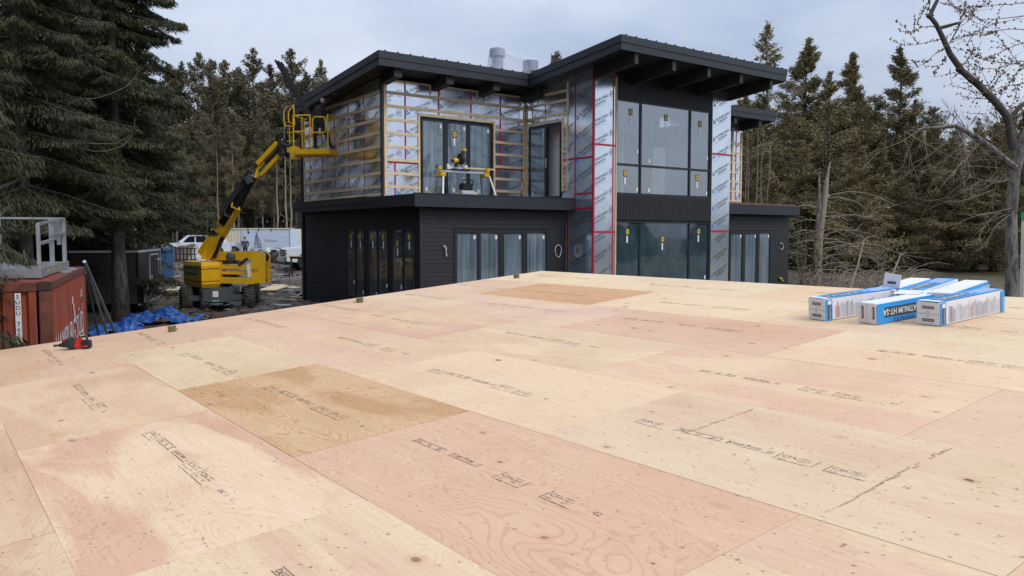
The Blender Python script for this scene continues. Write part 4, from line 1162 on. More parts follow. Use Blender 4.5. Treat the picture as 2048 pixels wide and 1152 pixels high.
# ------------------------------------------------------------------ red nail gun and nail coils
def on_deck(x, y, ang, lift=0.0): return MDECK @ Matrix.Translation((x / math.cos(DS), y, lift)) @ Matrix.Rotation(R(ang), 4, 'Z')
g = thing('nail_gun', 'red and black cordless nail gun lying on the plywood edge', 'nail gun', on_deck(1.24, 10.16, -37), local=True)
MB().tube([(0, 0, .055), (.012, 0, .055), (.05, 0, .055), (.06, 0, .055), (.10, 0, .06)], [.014, .014, .010, .02, .024], 10).build('nose', M['plastic_black'], g, True)
MB().bbox(.09, .17, -.03, .035, .03, .09, .012).build('nose_block', M['plastic_black'], g, True)
MB().tube([(.08, .03, .09), (.12, .035, .105), (.16, .03, .11)], [.01, .016, .014], 8).build('depth_dial', M['mesh_red'], g, True)
MB().lathe([(.045, -.055), (.066, -.045), (.07, 0), (.066, .045), (.045, .05)], (.205, 0, .072), (.25, -1, .12), 20).build('magazine_drum', M['plastic_black'], g, True)
MB().bbox(.215, .33, -.035, .045, .055, .125, .02).build('motor_housing', M['mesh_red'], g, True)
MB().bbox(.24, .345, -.05, -.01, .012, .075, .012).build('grip', M['mesh_red'], g, True)
MB().tube([(.27, .03, .12), (.32, .03, .148), (.36, .02, .14), (.375, .01, .11), (.36, 0, .085)], [.012, .014, .014, .013, .012], 8).build('handle', M['plastic_black'], g, True)
MB().tube([(.30, .02, .141), (.335, .02, .152), (.365, .012, .14)], .006, 6).build('handle_trim', M['white_print'], g, True)
b = MB().bbox(.33, .425, -.065, .02, .006, .098, .012).build('battery', M['plastic_black'], g, True)
MB().box(.355, .412, -.0662, -.0645, .026, .044).build('battery_label', M['mesh_red'], b)
def coil(x, y, ang, label):
    t = thing('nail_coil', label, 'nail coil', on_deck(x, y, ang), local=True, group='nail coils on the deck')
    mb = MB()
    for k in range(5):
        r_ = .042 - .0035 * (k % 2)
        mb.lathe([(r_ * .5, 0), (r_, .001), (r_, .010), (r_ * .5, .011)], (.003 * math.sin(k * 2), .003 * math.cos(k * 3), .002 + k * .0135), (0, 0, 1), 18)
    mb.build('coil', M['coil'], t)
    m2 = MB()
    for k in range(14):
        a_ = 2 * math.pi * k / 14; m2.tube([(.045 * math.cos(a_), .045 * math.sin(a_), .001), (.045 * math.cos(a_ + .2), .045 * math.sin(a_ + .2), .074)], .0035, 5)
    m2.build('nail_band', M['coil'], t)
    m3 = MB().tube([(.04, 0, .03), (.075, .01, .02), (.085, .03, .012), (.07, .05, .008)], .006, 5); m3.build('loose_tail', M['coil'], t)
coil(2.52, 10.27, 20, 'small brown nail coil on the deck edge nearest the nail gun')
coil(5.08, 10.34, 120, 'small brown nail coil halfway along the far deck edge')
coil(7.97, 10.45, 220, 'small brown nail coil by the far corner of the deck')

# ------------------------------------------------------------------ marked post at the right
t = thing('timber_post', 'pale weathered timber post with a green painted top', 'post', (9.97, 3.70, -1.3))
MB().prism([(9.98, 3.63, -1.3), (10.02, 3.63, -1.3), (10.02, 3.67, -1.3), (9.98, 3.67, -1.3)], (-.05, .04, 3.93)).build('post', M['post_white'], t)
MB().box(9.927, 9.974, 3.667, 3.714, 2.632, 2.72).build('green_top', M['green_paint'], t)

# ------------------------------------------------------------------ people
def skin_body(name, joints, edges, parent, mats, slotfn, sub=2):
    """one continuous body grown over a joint graph: joints {key: (pos, rx, ry)}"""
    keys = list(joints); ix = {k: i for i, k in enumerate(keys)}
    me = bpy.data.meshes.new(name); me.from_pydata([joints[k][0] for k in keys], [(ix[a], ix[b]) for a, b in edges], [])
    ob = bpy.data.objects.new(name, me); C.objects.link(ob)
    ob.modifiers.new('skin', 'SKIN'); s = ob.modifiers.new('sub', 'SUBSURF'); s.levels = sub; s.render_levels = sub
    for i, k in enumerate(keys):
        d = me.skin_vertices[0].data[i]; d.radius = joints[k][1:3]; d.use_root = (i == 0)
    dg = bpy.context.evaluated_depsgraph_get()
    m2 = bpy.data.meshes.new_from_object(ob.evaluated_get(dg)); bpy.data.objects.remove(ob)
    m2.name = name
    for m_ in mats: m2.materials.append(m_)
    for p in m2.polygons: p.material_index = slotfn(p.center); p.use_smooth = True
    return link(name, m2, parent)
def hand(mb, w, d, side, sc_=1.0):
    """palm with four bent fingers and a thumb"""
    d = Vector(d).normalized(); s = Vector(side).normalized(); n = d.cross(s)
    w = Vector(w)
    mb.tube([w, w + d * .04 * sc_, w + d * .09 * sc_], [.024 * sc_, .036 * sc_, .034 * sc_], 8)
    for k, l in enumerate((.075, .085, .08, .06)):
        o = w + d * .085 * sc_ + s * (k - 1.5) * .02 * sc_
        mb.tube([o, o + d * l * .5 * sc_, o + (d * .8 + n * .35) * l * sc_], [.010 * sc_, .009 * sc_, .007 * sc_], 6)
    o = w + d * .035 * sc_ - s * .03 * sc_
    mb.tube([o, o - s * .03 * sc_ + d * .025 * sc_, o - s * .035 * sc_ + d * .06 * sc_], [.012 * sc_, .010 * sc_, .008 * sc_], 6)
def head(t, c, f, up=(0, 0, 1), cap='cloth_black', s=1.0):
    """head with face, ears and a cap, looking along f"""
    c, f, u = Vector(c), Vector(f).normalized(), Vector(up); x = f.cross(u).normalized(); u = x.cross(f)
    mb = MB()
    mb.lathe([(.02 * s, -.115 * s), (.055 * s, -.105 * s), (.072 * s, -.06 * s), (.078 * s, 0), (.077 * s, .05 * s), (.06 * s, .095 * s), (.02 * s, .115 * s)], c, u, 16)
    mb.tube([c + f * .07 * s + u * .02 * s, c + f * .098 * s - u * .025 * s, c + f * .07 * s - u * .035 * s], [.010 * s, .016 * s, .008 * s], 6)
    for k in (-1, 1): mb.tube([c + x * k * .076 * s + u * .02 * s, c + x * k * .09 * s, c + x * k * .076 * s - u * .03 * s], [.01 * s, .016 * s, .008 * s], 6)
    mb.build('head', M['skin'], t, True)
    e = MB()
    for k in (-1, 1): e.lathe([(.004 * s, 0), (.010 * s, .004 * s), (.004 * s, .010 * s)], c + f * .070 * s + x * k * .03 * s + u * .012 * s, f, 8)
    e.bar(c + f * .072 * s - x * .022 * s - u * .06 * s, c + f * .072 * s + x * .022 * s - u * .06 * s, .006 * s, .006 * s); e.build('face_detail', M['plastic_black'], t)
    k = MB(); k.lathe([(.088 * s, .035 * s), (.089 * s, .06 * s), (.075 * s, .10 * s), (.03 * s, .13 * s)], c, u, 16)
    k.prism([c + f * .06 * s + x * .07 * s + u * .045 * s, c + f * .15 * s + x * .045 * s + u * .035 * s, c + f * .15 * s - x * .045 * s + u * .035 * s, c + f * .06 * s - x * .07 * s + u * .045 * s], u * .012 * s)
    k.build('cap', M[cap], t, True)

# ------------------------------------------------------------------ boom lift
LO = on_z(443, 613, 0.0)
lift = thing('boom_lift', 'yellow articulating boom lift with raised basket beside the house', 'boom lift', LO)
RT = Vector(rt); FH = Vector((HX, HY, 0)); UZ = Vector((0, 0, 1))
def lp(px, py, dy=0.0):
    """point of the lift seen at a pixel, dy metres behind its mid depth"""
    return at(px, py, 27.3 + dy)
LM = frame(LO, RT, FH)                     # x right, y away, z up, on the ground below the lift
ch = LM @ Matrix.Rotation(R(12), 4, 'Z')
def lbox(mb, Mx, *a, bev=0.02):
    t_ = MB().bbox(*a, bev); mb.mesh([Mx @ Vector(v) for v in t_.v], t_.f); return mb
def lb(name, Mx, m, *a, bev=.02, parent=None): return lbox(MB(), Mx, *a, bev=bev).build(name, m, parent or lift, True)
lb('chassis', ch, M['chassis_grey'], -.5, .5, -1.05, 1.05, .28, .72, bev=.06)
lb('front_axle', ch, M['chassis_grey'], -.95, .95, -1.0, -.72, .26, .46, bev=.04)
lb('rear_axle', ch, M['chassis_grey'], -.95, .95, .85, 1.12, .26, .46, bev=.04)
lb('front_cover', ch, M['chassis_grey'], -.46, .46, -1.2, -.9, .22, .70, bev=.05)
lb('nameplate', ch, M['green_plate'], -.28, .28, -1.206, -1.2, .26, .33, bev=.001)
tm = MB(); add_text(tm, 'Rapid Lift', .06, ch @ frame((0, -1.209, .275), (1, 0, 0), (0, 0, 1)), align='CENTER', bold=.01); tm.build('nameplate_print', M['white_print'], lift)
lb('sticker', ch, M['white_print'], -.10, .08, -1.206, -1.2, .42, .62, bev=.001)
for sx, sy in ((-1, -.86), (1, -.86), (-1, .98), (1, .98)):
    Mx = ch @ Matrix.Translation((sx * 1.0, sy, .36)) @ (Matrix.Rotation(R(16), 4, 'Z') if sy < 0 else Matrix.Identity(4))
    w = bpy.data.objects.new('wheel', None); C.objects.link(w); w.parent = lift; ROOTS[w.name] = ROOTS[lift.name]
    ty = MB().lathe([(.20, -.17), (.34, -.18), (.385, -.12), (.39, 0), (.385, .12), (.34, .18), (.20, .17)], Mx @ Vector((0, 0, 0)), (Mx.to_3x3() @ Vector((1, 0, 0))), 28)
    for k in range(20):
        a_ = 2 * math.pi * k / 20
        for s_ in (-1, 1):
            aa = a_ + (.08 if s_ > 0 else -.08)
            p0 = Mx @ Vector((s_ * .17, math.cos(aa) * .375, math.sin(aa) * .375)); p1 = Mx @ Vector((s_ * .02, math.cos(aa + .22) * .40, math.sin(aa + .22) * .40))
            ty.bar(p0, p1, .05, .05, up=(p0 - Mx.translation).normalized())
    ty.build('tyre', M['rubber'], w)
    MB().lathe([(.06, -.10), (.15, -.11), (.2, -.14), (.2, .14), (.15, .11), (.06, .10)], Mx.translation, (Mx.to_3x3() @ Vector((1, 0, 0))), 20).build('rim', M['dark_steel'], w)
MB().lathe([(.42, .0), (.42, .22)], LM @ Vector((-.05, .05, .66)), (0, 0, 1), 24).build('turntable', M['dark_steel'], lift)
# engine hood with the hire plate
def hood():
    def q(px, dy, py): return lp(px, py, dy)
    plan = [(365, .5), (401, -1.05), (438, -.45), (452, .7), (380, 1.3)]
    zs = [(573, .92), (566, 1.0), (530, 1.0), (523, .93)]
    rings = []
    cx_ = sum(p[0] for p in plan) / len(plan); cd = sum(p[1] for p in plan) / len(plan)
    for py, k in zs: 
        rg = []
        for px, d in plan:
            P0 = lp(cx_ + (px - cx_) * k, 472, cd + (d - cd) * k); zc = CAM_Z + (472 - py) * 27.3 / FPX
            rg.append(Vector((P0.x, P0.y, zc)))
        rings.append(rg)
    n = len(plan); mb = MB()
    mb.mesh([p for r_ in rings for p in r_], [(i * n + k, i * n + (k + 1) % n, (i + 1) * n + (k + 1) % n, (i + 1) * n + k) for i in range(3) for k in range(n)] + [tuple(range(n))[::-1], tuple(range(3 * n, 4 * n))])
    mb.build('engine_hood', M['yellow'], lift)
    a, b_ = rings[1][0], rings[1][1]; c_ = rings[2][0]
    xd = (b_ - a).normalized(); nn = xd.cross(UZ)
    F = frame(a + xd * .28 + UZ * .30 + nn * .012, xd, UZ)
    L_ = (b_ - a).length
    MB().mesh([F @ Vector(p) for p in ((0, 0, 0), (L_ * .62, 0, 0), (L_ * .62, .26, 0), (0, .26, 0))], [(0, 1, 2, 3)]).build('hire_plate', M['green_plate'], lift)
    tm = MB(); add_text(tm, 'Rapid Lift', .24, F @ Matrix.Translation((L_ * .31, .07, .004)), align='CENTER', sx=L_ * .55 / 1.05, shear=.2, bold=.015); tm.build('hire_print', M['white_print'], lift)
    for r_, zz in ((1, .10), (2, -.10)):
        p = rings[r_]
        mb2 = MB()
        for i in (0, 1): mb2.bar(p[i] + UZ * zz, p[i + 1] + UZ * zz, .012, .02)
        mb2.build('hood_joint', M['plastic_black'], lift)
hood()
# folded riser arms
def arm(name, p0, p1, w, h, m='yellow', **k): return MB().bar(p0, p1, w, h, **k).build(name, M[m], lift)
arm('riser_arm', lp(424, 512, .35), lp(512, 511, .35), .34, .30); arm('riser_arm', lp(438, 533, .1), lp(505, 534, .1), .30, .13); arm('riser_arm', lp(438, 545, .1), lp(505, 546, .1), .30, .10)
arm('riser_arm', lp(440, 560, -.1), lp(510, 562, -.1), .34, .20)
arm('riser_core', lp(436, 523, .35), lp(476, 523, .35), .25, .16, 'dark_steel'); arm('riser_core', lp(436, 551, .3), lp(476, 552, .3), .25, .2, 'dark_steel'); arm('riser_strut', lp(478, 530, -.05), lp(495, 517, -.05), .08, .09, 'dark_steel')
k1 = [lp(497, 567, -.25), lp(530, 566, -.25), lp(530, 510, -.25), lp(522, 503, -.25), lp(503, 504, -.25)]
MB().prism(k1, FH * .10).build('knuckle_plate', M['yellow'], lift); MB().prism([p + FH * .55 for p in k1], FH * .10).build('knuckle_plate', M['yellow'], lift)
MB().prism([p + FH * .12 for p in (lp(507, 560, -.25), lp(527, 560, -.25), lp(527, 516, -.25), lp(507, 516, -.25))], FH * .4).build('knuckle_core', M['yellow'], lift)
MB().lathe([(.16, 0), (.2, .05), (.2, .36), (.16, .4)], lp(520, 515, -.15), FH, 18).build('knuckle_pin', M['dark_steel'], lift, True)
tm = MB(); add_text(tm, 'LIFT', .13, frame(lp(502, 543, -.27), RT, UZ)); tm.build('arm_print', M['print_black'], lift)
MB().prism([lp(493, 530, -.28), lp(499, 526, -.28), lp(502, 552, -.28), lp(496, 556, -.28)], FH * .01).build('hazard_sticker', M['white_print'], lift)
MB().lathe([(.14, 0), (.17, .03), (.14, .12), (.03, .16)], lp(462, 514, -.05), -FH, 16).build('beacon', M['chassis_grey'], lift, True)
# main boom
B0, B1 = lp(410, 512, .1), lp(470, 414, -.35)
arm('boom', B0, B0.lerp(B1, .55), .34, .46, h1=.42, w1=.32); arm('boom', B0.lerp(B1, .55), B1, .32, .42, h1=.34, w1=.28)
pl = [lp(402, 518, -.08), lp(418, 520, -.08), lp(440, 488, -.18), lp(444, 470, -.2), lp(432, 462, -.2), lp(408, 498, -.1)]
MB().prism(pl, FH * -.03).build('boom_cheek', M['yellow'], lift)
arm('lift_cylinder', lp(428, 516, -.1), lp(446, 474, -.3), .09, .09, 'dark_steel'); arm('lift_cylinder', lp(434, 512, -.1), lp(444, 486, -.25), .05, .05, 'alu')
B2 = lp(504, 350, -.65)
arm('fly_boom', B0.lerp(B1, .62) + UZ * .06 - FH * .17, B1 + UZ * .06 - FH * .16, .06, .26, 'dark_steel')
arm('fly_boom', B1, B2, .24, .30, 'dark_steel', h1=.26)
MB().bar(lp(463, 413, -.55), lp(478, 420, -.55), .03, .05).bar(lp(478, 420, -.55), lp(478, 414, -.55), .03, .05).bar(lp(463, 413, -.55), lp(465, 404, -.55), .03, .05).build('hose_bracket', M['yellow'], lift)
hs = [(455, 432), (446, 428), (445, 418), (452, 405), (464, 392), (480, 370), (494, 348), (500, 340)]
MB().tube([lp(x, y, -.55) for x, y in hs], .07, 8).build('hose', M['plastic_black'], lift, True)
MB().tube([lp(x + 4, y + 3, -.62) for x, y in hs], .05, 8).build('hose', M['plastic_black'], lift, True)
MB().bar(lp(494, 352, -.75), lp(501, 366, -.75), .10, .22).build('boom_head', M['chassis_grey'], lift)
MB().prism([lp(508, 356, -.72), lp(512, 340, -.72), lp(520, 322, -.72), lp(530, 326, -.72), lp(524, 346, -.72), lp(514, 355, -.72)], FH * .22).build('jib_root', M['yellow'], lift)
J0, J1 = lp(515, 328, -.75), lp(555, 286, -.95)
arm('jib_arm', J0, J1, .12, .15); arm('jib_arm', lp(522, 350, -.75), lp(562, 308, -.95), .12, .13)
arm('jib_cylinder', lp(519, 343, -.75), lp(557, 299, -.95), .07, .08, 'dark_steel')
MB().bar(lp(521, 341, -.83), lp(532, 330, -.87), .01, .07).build('jib_sticker', M['green_plate'], lift)
MB().bbox(-.16, .16, -.14, .14, -.26, .26, .05).build('rotator', M['plastic_black'], None)
ro = bpy.data.objects['rotator']; ro.parent = lift; ro.matrix_parent_inverse = Matrix.Identity(4); ro.location = lp(566, 297, -.95) - LO; ROOTS[ro.name] = ROOTS[lift.name]
MB().tube([lp(560, 300, -1.1), lp(565, 288, -1.15), lp(572, 290, -1.15), lp(580, 292, -1.1)], .035, 8).tube([lp(558, 290, -1.1), lp(566, 282, -1.1), lp(570, 276, -1.05)], .03, 8).build('hose', M['plastic_black'], lift, True)
MB().prism([lp(573, 293, -1.1), lp(592, 292, -1.1), lp(599, 296, -1.1), lp(599, 318, -1.1), lp(580, 318, -1.1), lp(582, 306, -1.1), lp(574, 304, -1.1)], FH * .25).build('basket_bracket', M['yellow'], lift)
# basket, right end against the wall
bk = frame(lp(633, 321, -1.0), (RT * .985 - FH * .17), FH)
BW, BD = .60, .42
lbox(MB(), bk, -BW, BW, -BD, BD, .14, .34, bev=.03).build('basket_floor', M['yellow'], lift)
def rail(*pts, r=.022): return MB().tube([bk @ Vector(p) for p in pts], r, 8).build('basket_rail', M['yellow'], lift, True)
for x, y in ((-BW, -BD), (-.02, -BD), (BW - .02, -BD), (-BW, BD), (BW - .02, BD), (.0, BD)): rail((x, y, .34), (x, y, 1.42))
for z in (1.42, .90):
    rail((-BW, -BD, z), (-.02, -BD, z)); rail((-BW, -BD, z), (-BW, BD, z)); rail((-BW, BD, z), (BW - .02, BD, z)); rail((BW - .02, -BD, z), (BW - .02, BD, z))
rail((.08, -BD - .03, .86), (.08, -BD - .03, 1.3), (.16, -BD - .03, 1.36), (.48, -BD - .03, 1.34), (.53, -BD - .03, 1.24), (.53, -BD - .03, .9), (.46, -BD - .03, .84), (.08, -BD - .03, .86))
rail((-.30, -BD, .36), (-.30, -BD, 1.40), r=.014)
lbox(MB(), bk, -.86, -.66, -.30, .05, 1.15, 1.62, bev=.06).build('control_box', M['plastic_black'], lift, True)
lbox(MB(), bk, -.78, -.60, -.25, .10, .75, .95, bev=.05).build('control_mount', M['plastic_black'], lift, True)
rail((-.95, -.36, 1.25), (-.95, -.36, 1.55), (-.88, -.36, 1.68), (-.60, -.38, 1.78), (-.57, -.38, 1.15), (-.62, -.38, 1.08), (-.90, -.36, 1.10), (-.95, -.36, 1.25)); rail((-.57, -.38, 1.15), (-.78, -.38, 1.22), (-.78, -.38, 1.55), (-.6, -.38, 1.74))
rail((-.84, -.2, .55), (-.84, -.2, 1.2)); rail((-.92, -.2, .62), (-.6, -.2, .62)); rail((-.92, -.2, .9), (-.6, -.2, .9))
lbox(MB(), bk, -.80, -.62, -.1, .1, .3, .75, bev=.05).build('mount_column', M['chassis_grey'], lift, True)

# worker in the basket reaching up to the soffit, a long plank beside him
wk = thing('person', 'worker in black clothes and cap reaching up from the lift basket', 'person', bk @ Vector((.12, .0, .345)))
def W(x, y, z): return bk @ Vector((x, y, z + .345))
jn = {'pel': (W(.10, 0, .88), .155, .13), 'ch': (W(.12, 0, 1.22), .18, .14), 'nk': (W(.16, 0, 1.46), .075, .075),
      'hl': (W(.02, 0, .82), .10, .10), 'kl': (W(-.02, -.03, .46), .075, .075), 'al': (W(-.04, 0, .10), .055, .055), 'tl': (W(.08, -.03, .05), .045, .05),
      'hr': (W(.22, 0, .82), .10, .10), 'kr': (W(.36, .05, .48), .075, .075), 'ar': (W(.50, .05, .10), .055, .055), 'tr': (W(.62, .03, .05), .045, .05),
      'sr': (W(.30, -.08, 1.42), .075, .075), 'er': (W(.52, -.12, 1.60), .058, .058), 'wr': (W(.66, -.10, 1.76), .042, .042),
      'sl': (W(.0, .12, 1.40), .075, .075), 'el': (W(-.16, .14, 1.20), .058, .058), 'wl': (W(-.10, .0, 1.02), .042, .042)}
jn = {k: (tuple(v[0]), v[1], v[2]) for k, v in jn.items()}
ed = [('pel', 'ch'), ('ch', 'nk'), ('pel', 'hl'), ('hl', 'kl'), ('kl', 'al'), ('al', 'tl'), ('pel', 'hr'), ('hr', 'kr'), ('kr', 'ar'), ('ar', 'tr'), ('ch', 'sr'), ('sr', 'er'), ('er', 'wr'), ('ch', 'sl'), ('sl', 'el'), ('el', 'wl')]
wo = Vector(wk.location)
bd = skin_body('body', {k: (tuple(Vector(v[0]) - wo), v[1], v[2]) for k, v in jn.items()}, ed, wk, [M['cloth_black']], lambda c: 0)
head(wk, W(.24, -.02, 1.62), (bk.to_3x3() @ Vector((.9, -.2, .35))), s=1.08)
mb = MB(); hand(mb, W(.66, -.10, 1.76), bk.to_3x3() @ Vector((.5, .1, .85)), bk.to_3x3() @ Vector((.8, .2, -.4)), 1.0); mb.build('hand', M['skin'], wk, True)
mb = MB(); hand(mb, W(-.10, .0, 1.02), bk.to_3x3() @ Vector((.5, -.6, -.3)), bk.to_3x3() @ Vector((.3, .2, .9)), 1.0); mb.build('hand', M['skin'], wk, True)
# length of black siding standing in the basket
p0, p1 = lp(632, 258, -1.15), lp(555, 120, -1.15)
pk = MB(); d_ = (p1 - p0).normalized()
for k, o in enumerate((-.075, 0, .075)): pk.bar(p0 + RT * o + d_ * .05 * k, p1 + RT * o - d_ * .04 * k, .073, .03 + .02 * (k % 2), up=FH)
tag(pk.build('siding_bundle', M['cloth_black']), 'long black siding lengths leaning up out of the lift basket', 'siding')

# ------------------------------------------------------------------ mitre saw on its stand, compressor, hoses on the terrace
ZT = 3.67
YS = 20.9
def sp(px, py, y=YS): return on_y(px, py, y)
st = thing('saw_stand', 'white legged saw stand with yellow brackets on the terrace', 'saw stand', (14.0, YS, ZT))
a, b_ = sp(886, 342), sp(976, 347)
MB().bar(a, b_, .09, .06).bar(a + Vector((0, .16, 0)), b_ + Vector((0, .16, 0)), .04, .05).build('beam', M['alu'], st)
for p in (sp(885, 346), sp(972, 348)):
    MB().bbox(p.x - .10, p.x + .10, YS - .07, YS + .24, p.z - .11, p.z + .06, .025).build('bracket', M['yellow'], st, True)
for p in (sp(880, 336), sp(976, 341)):
    MB().bbox(p.x - .06, p.x + .06, YS - .03, YS + .1, p.z - .05, p.z + .07, .015).build('end_stop', M['yellow'], st, True); MB().bbox(p.x - .075, p.x + .05, YS + .1, YS + .14, p.z - .01, p.z + .1, .01).build('stop_knob', M['plastic_black'], st, True)
for (t0, f0, y0, y1) in (((886, 351), 886, YS - .02, YS - .35), ((978, 353), 993, YS - .02, YS - .35), ((882, 352), 868, YS + .2, YS + .55), ((968, 353), 966, YS + .2, YS + .55)):
    p = sp(*t0); q = on_y(f0, 388, y1); q.z = ZT
    MB().tube([(p.x, y0, p.z), (q.x, y1, q.z)], .028, 8).build('leg', M['white_print'] if y1 < YS else M['alu'], st, True)
MB().tube([sp(926, 349), sp(926, 352), sp(932, 352), sp(932, 349)], .012, 6).build('handle', M['plastic_black'], st, True)
sw = thing('mitre_saw', 'yellow and grey mitre saw with raised black blade on the stand', 'saw', (14.0, YS + .05, a.z + .04))
zb = a.z + .045
c0 = sp(918, 335)
MB().bbox(c0.x - .28, c0.x + .30, YS - .1, YS + .35, zb - .01, zb + .04, .015).build('base', M['plastic_black'], sw, True)
MB().lathe([(.19, 0), (.19, .05), (.16, .06)], (c0.x + .02, YS + .08, zb + .04), (0, 0, 1), 24).build('turntable', M['alu'], sw, True)
for x0, x1, zz in ((c0.x - .32, c0.x - .07, .17), (c0.x + .12, c0.x + .42, .17)):
    MB().prism([(x0, YS + .16, zb + .04), (x1, YS + .16, zb + .04), (x1, YS + .16, zb + .04 + (zz if x1 > c0.x + .2 else .07)), (x0 + (.16 if x1 > c0.x + .2 else 0), YS + .16, zb + .04 + (.08 if x1 > c0.x + .2 else zz)), (x0, YS + .16, zb + .04 + (.05 if x1 > c0.x + .2 else zz))], (0, .04, 0)).build('fence', M['white_print'], sw)
bl = sp(924, 319); 
MB().lathe([(.165, -.003), (.165, .003)], (bl.x, YS + .06, bl.z), (1, .12, .18), 32).build('blade', M['blade'], sw)
gd = MB()
for k in range(14):
    t0_, t1_ = R(20 + k * 14), R(20 + (k + 1) * 14)
    for r_, o in ((.185, -.03), (.185, .03)):
        gd.bar((bl.x + o, YS + .06 + math.cos(t0_) * r_ * .9, bl.z + math.sin(t0_) * r_), (bl.x + o, YS + .06 + math.cos(t1_) * r_ * .9, bl.z + math.sin(t1_) * r_), .035, .02)
gd.build('blade_guard', M['plastic_black'], sw)
hd = sp(929, 301)
MB().bar((bl.x - .01, YS + .05, bl.z + .08), (hd.x, YS + .03, hd.z), .07, .10).build('arm', M['plastic_black'], sw); MB().bbox(hd.x - .075, hd.x + .075, YS - .05, YS + .08, hd.z - .04, hd.z + .055, .03).build('handle', M['yellow'], sw, True)
mt = sp(912, 320)
MB().lathe([(.045, 0), (.07, .01), (.07, .13), (.05, .18)], (mt.x - .06, YS + .06, mt.z - .02), (1, 0, .1), 16).build('motor', M['yellow'], sw, True); MB().lathe([(.055, 0), (.06, .05)], (mt.x - .11, YS + .06, mt.z - .025), (1, 0, .1), 14).build('motor_cap', M['plastic_black'], sw, True)
MB().tube([(c0.x + .02, YS + .2, zb + .05), (c0.x + .02, YS + .2, zb + .2), (bl.x - .02, YS + .12, bl.z - .05)], [.06, .05, .05], 8).build('pivot', M['plastic_black'], sw, True)
l0, l1 = sp(945, 336), sp(993, 339)
tag(MB().bar((l0.x - .25, YS + .1, l0.z - .01), (l1.x, YS + .1, l1.z), .09, .045).build('lumber_piece', M['pale_pine']), 'pale board lying across the mitre saw and past the stand', 'board')
cp = thing('air_compressor', 'small black air compressor under the saw stand', 'compressor', (14.1, 21.3, ZT))
q = on_y(933, 383, 21.3); cx0 = q.x
MB().lathe([(.05, 0), (.11, .02), (.12, .06), (.12, .44), (.11, .48), (.05, .5)], (cx0 - .24, 21.3, ZT + .14), (1, 0, 0), 18).build('tank', M['box_grey'], cp, True)
MB().bbox(cx0 - .23, cx0 + .2, 21.2, 21.42, ZT + .22, ZT + .46, .04).build('pump_cover', M['plastic_black'], cp, True)
MB().tube([(cx0 - .22, 21.22, ZT + .40), (cx0 - .2, 21.2, ZT + .56), (cx0 + .17, 21.2, ZT + .56), (cx0 + .2, 21.22, ZT + .40)], .018, 8).build('handle', M['plastic_black'], cp, True)
for x in (-.18, .18): MB().bbox(cx0 + x - .03, cx0 + x + .03, 21.2, 21.4, ZT - .005, ZT + .05, .01).build('foot', M['rubber'], cp)
MB().box(cx0 + .28, cx0 + .36, 21.25, 21.3, ZT + .05, ZT + .2).build('gauge', M['white_print'], cp)
for k, (px, r_, lab) in enumerate(((862, .19, 'loose yellow air hose loop beside the saw stand leg'), (916, .16, 'yellow air hose loop just behind the compressor'), (956, .14, 'yellow air hose loop between compressor and stand leg'))):
    c = on_y(px + 2, 388, 21.1); pts = [(c.x + r_ * math.cos(t), 21.1 + .12 * math.sin(t * 1.5), ZT + .012 + max(0, r_ * .85 * math.sin(t))) for t in np.linspace(-.4, math.pi + .4, 16)]
    pts += [(c.x + .8 * r_ * math.cos(t), 21.16, ZT + .012 + max(0, r_ * .5 * math.sin(t))) for t in np.linspace(math.pi, 0, 10)]
    tag(MB().tube(pts, .011, 6).build('air_hose', M['hose_yellow'], None, True), lab, 'hose', 'air hoses on the terrace')

# ------------------------------------------------------------------ red shipping container, steel frames on its roof
CN = at(101.5, 564, 10.8)
az = AZ + R(24.2)
LX = Vector((math.cos(az), math.sin(az), 0)); LY = Vector((-math.sin(az), math.cos(az), 0))      # long axis away, end axis to the left
CM = frame((CN.x, CN.y, CN.z - 2.59), LX, LY)
ct = thing('shipping_container', 'rusty red shipping container with white side lettering', 'container', CM, local=True)
CL, CW, CHT = 6.06, 2.44, 2.59
def corr(n, dep, L_, f):
    """trapezoid wave outline"""
    pts = []
    for k in range(n):
        u = k / n
        for a_, o in ((.0, 0), (.30, 0), (.42, 1), (.80, 1), (.92, 0)): pts.append(((u + a_ / n) * L_, o * dep))
    pts.append((L_, 0)); return pts
mb = MB()
pts = corr(20, .036, CL - .3, 0)
for (x0, o0), (x1, o1) in zip(pts[:-1], pts[1:]): mb.mesh([(x0 + .15, .02 + o0, .16), (x1 + .15, .02 + o1, .16), (x1 + .15, .02 + o1, CHT - .1), (x0 + .15, .02 + o0, CHT - .1)], [(0, 1, 2, 3)])
mb.build('side_panel', M['container_red'], ct)
mb = MB(); pts = corr(7, .045, CW - .36, 0)
for (x0, o0), (x1, o1) in zip(pts[:-1], pts[1:]): mb.mesh([(.02 + o0, x0 + .18, .16), (.02 + o1, x1 + .18, .16), (.02 + o1, x1 + .18, CHT - .12), (.02 + o0, x0 + .18, CHT - .12)], [(0, 1, 2, 3)])
mb.build('end_panel', M['container_red'], ct)
for k in range(20):
    MB().box(.12 + k * .291, .12 + (k + 1) * .291 - .03, .06, CW - .06, CHT - .035, CHT - .01 + (.012 if k % 2 else 0)).build('roof_panel', M['container_red'], ct)
for x, y in ((0, 0), (0, CW - .15), (CL - .15, 0), (CL - .15, CW - .15)): MB().bbox(x, x + .15, y, y + .15, .12, CHT - .12, .012).build('corner_post', M['container_rust'], ct)
for x, y in ((0, 0), (0, CW - .17), (CL - .17, 0), (CL - .17, CW - .17)):
    for z in (0, CHT - .118): MB().bbox(x - .004, x + .175, y - .004, y + .165, z, z + .12, .012).build('corner_casting', M['container_dark'], ct)
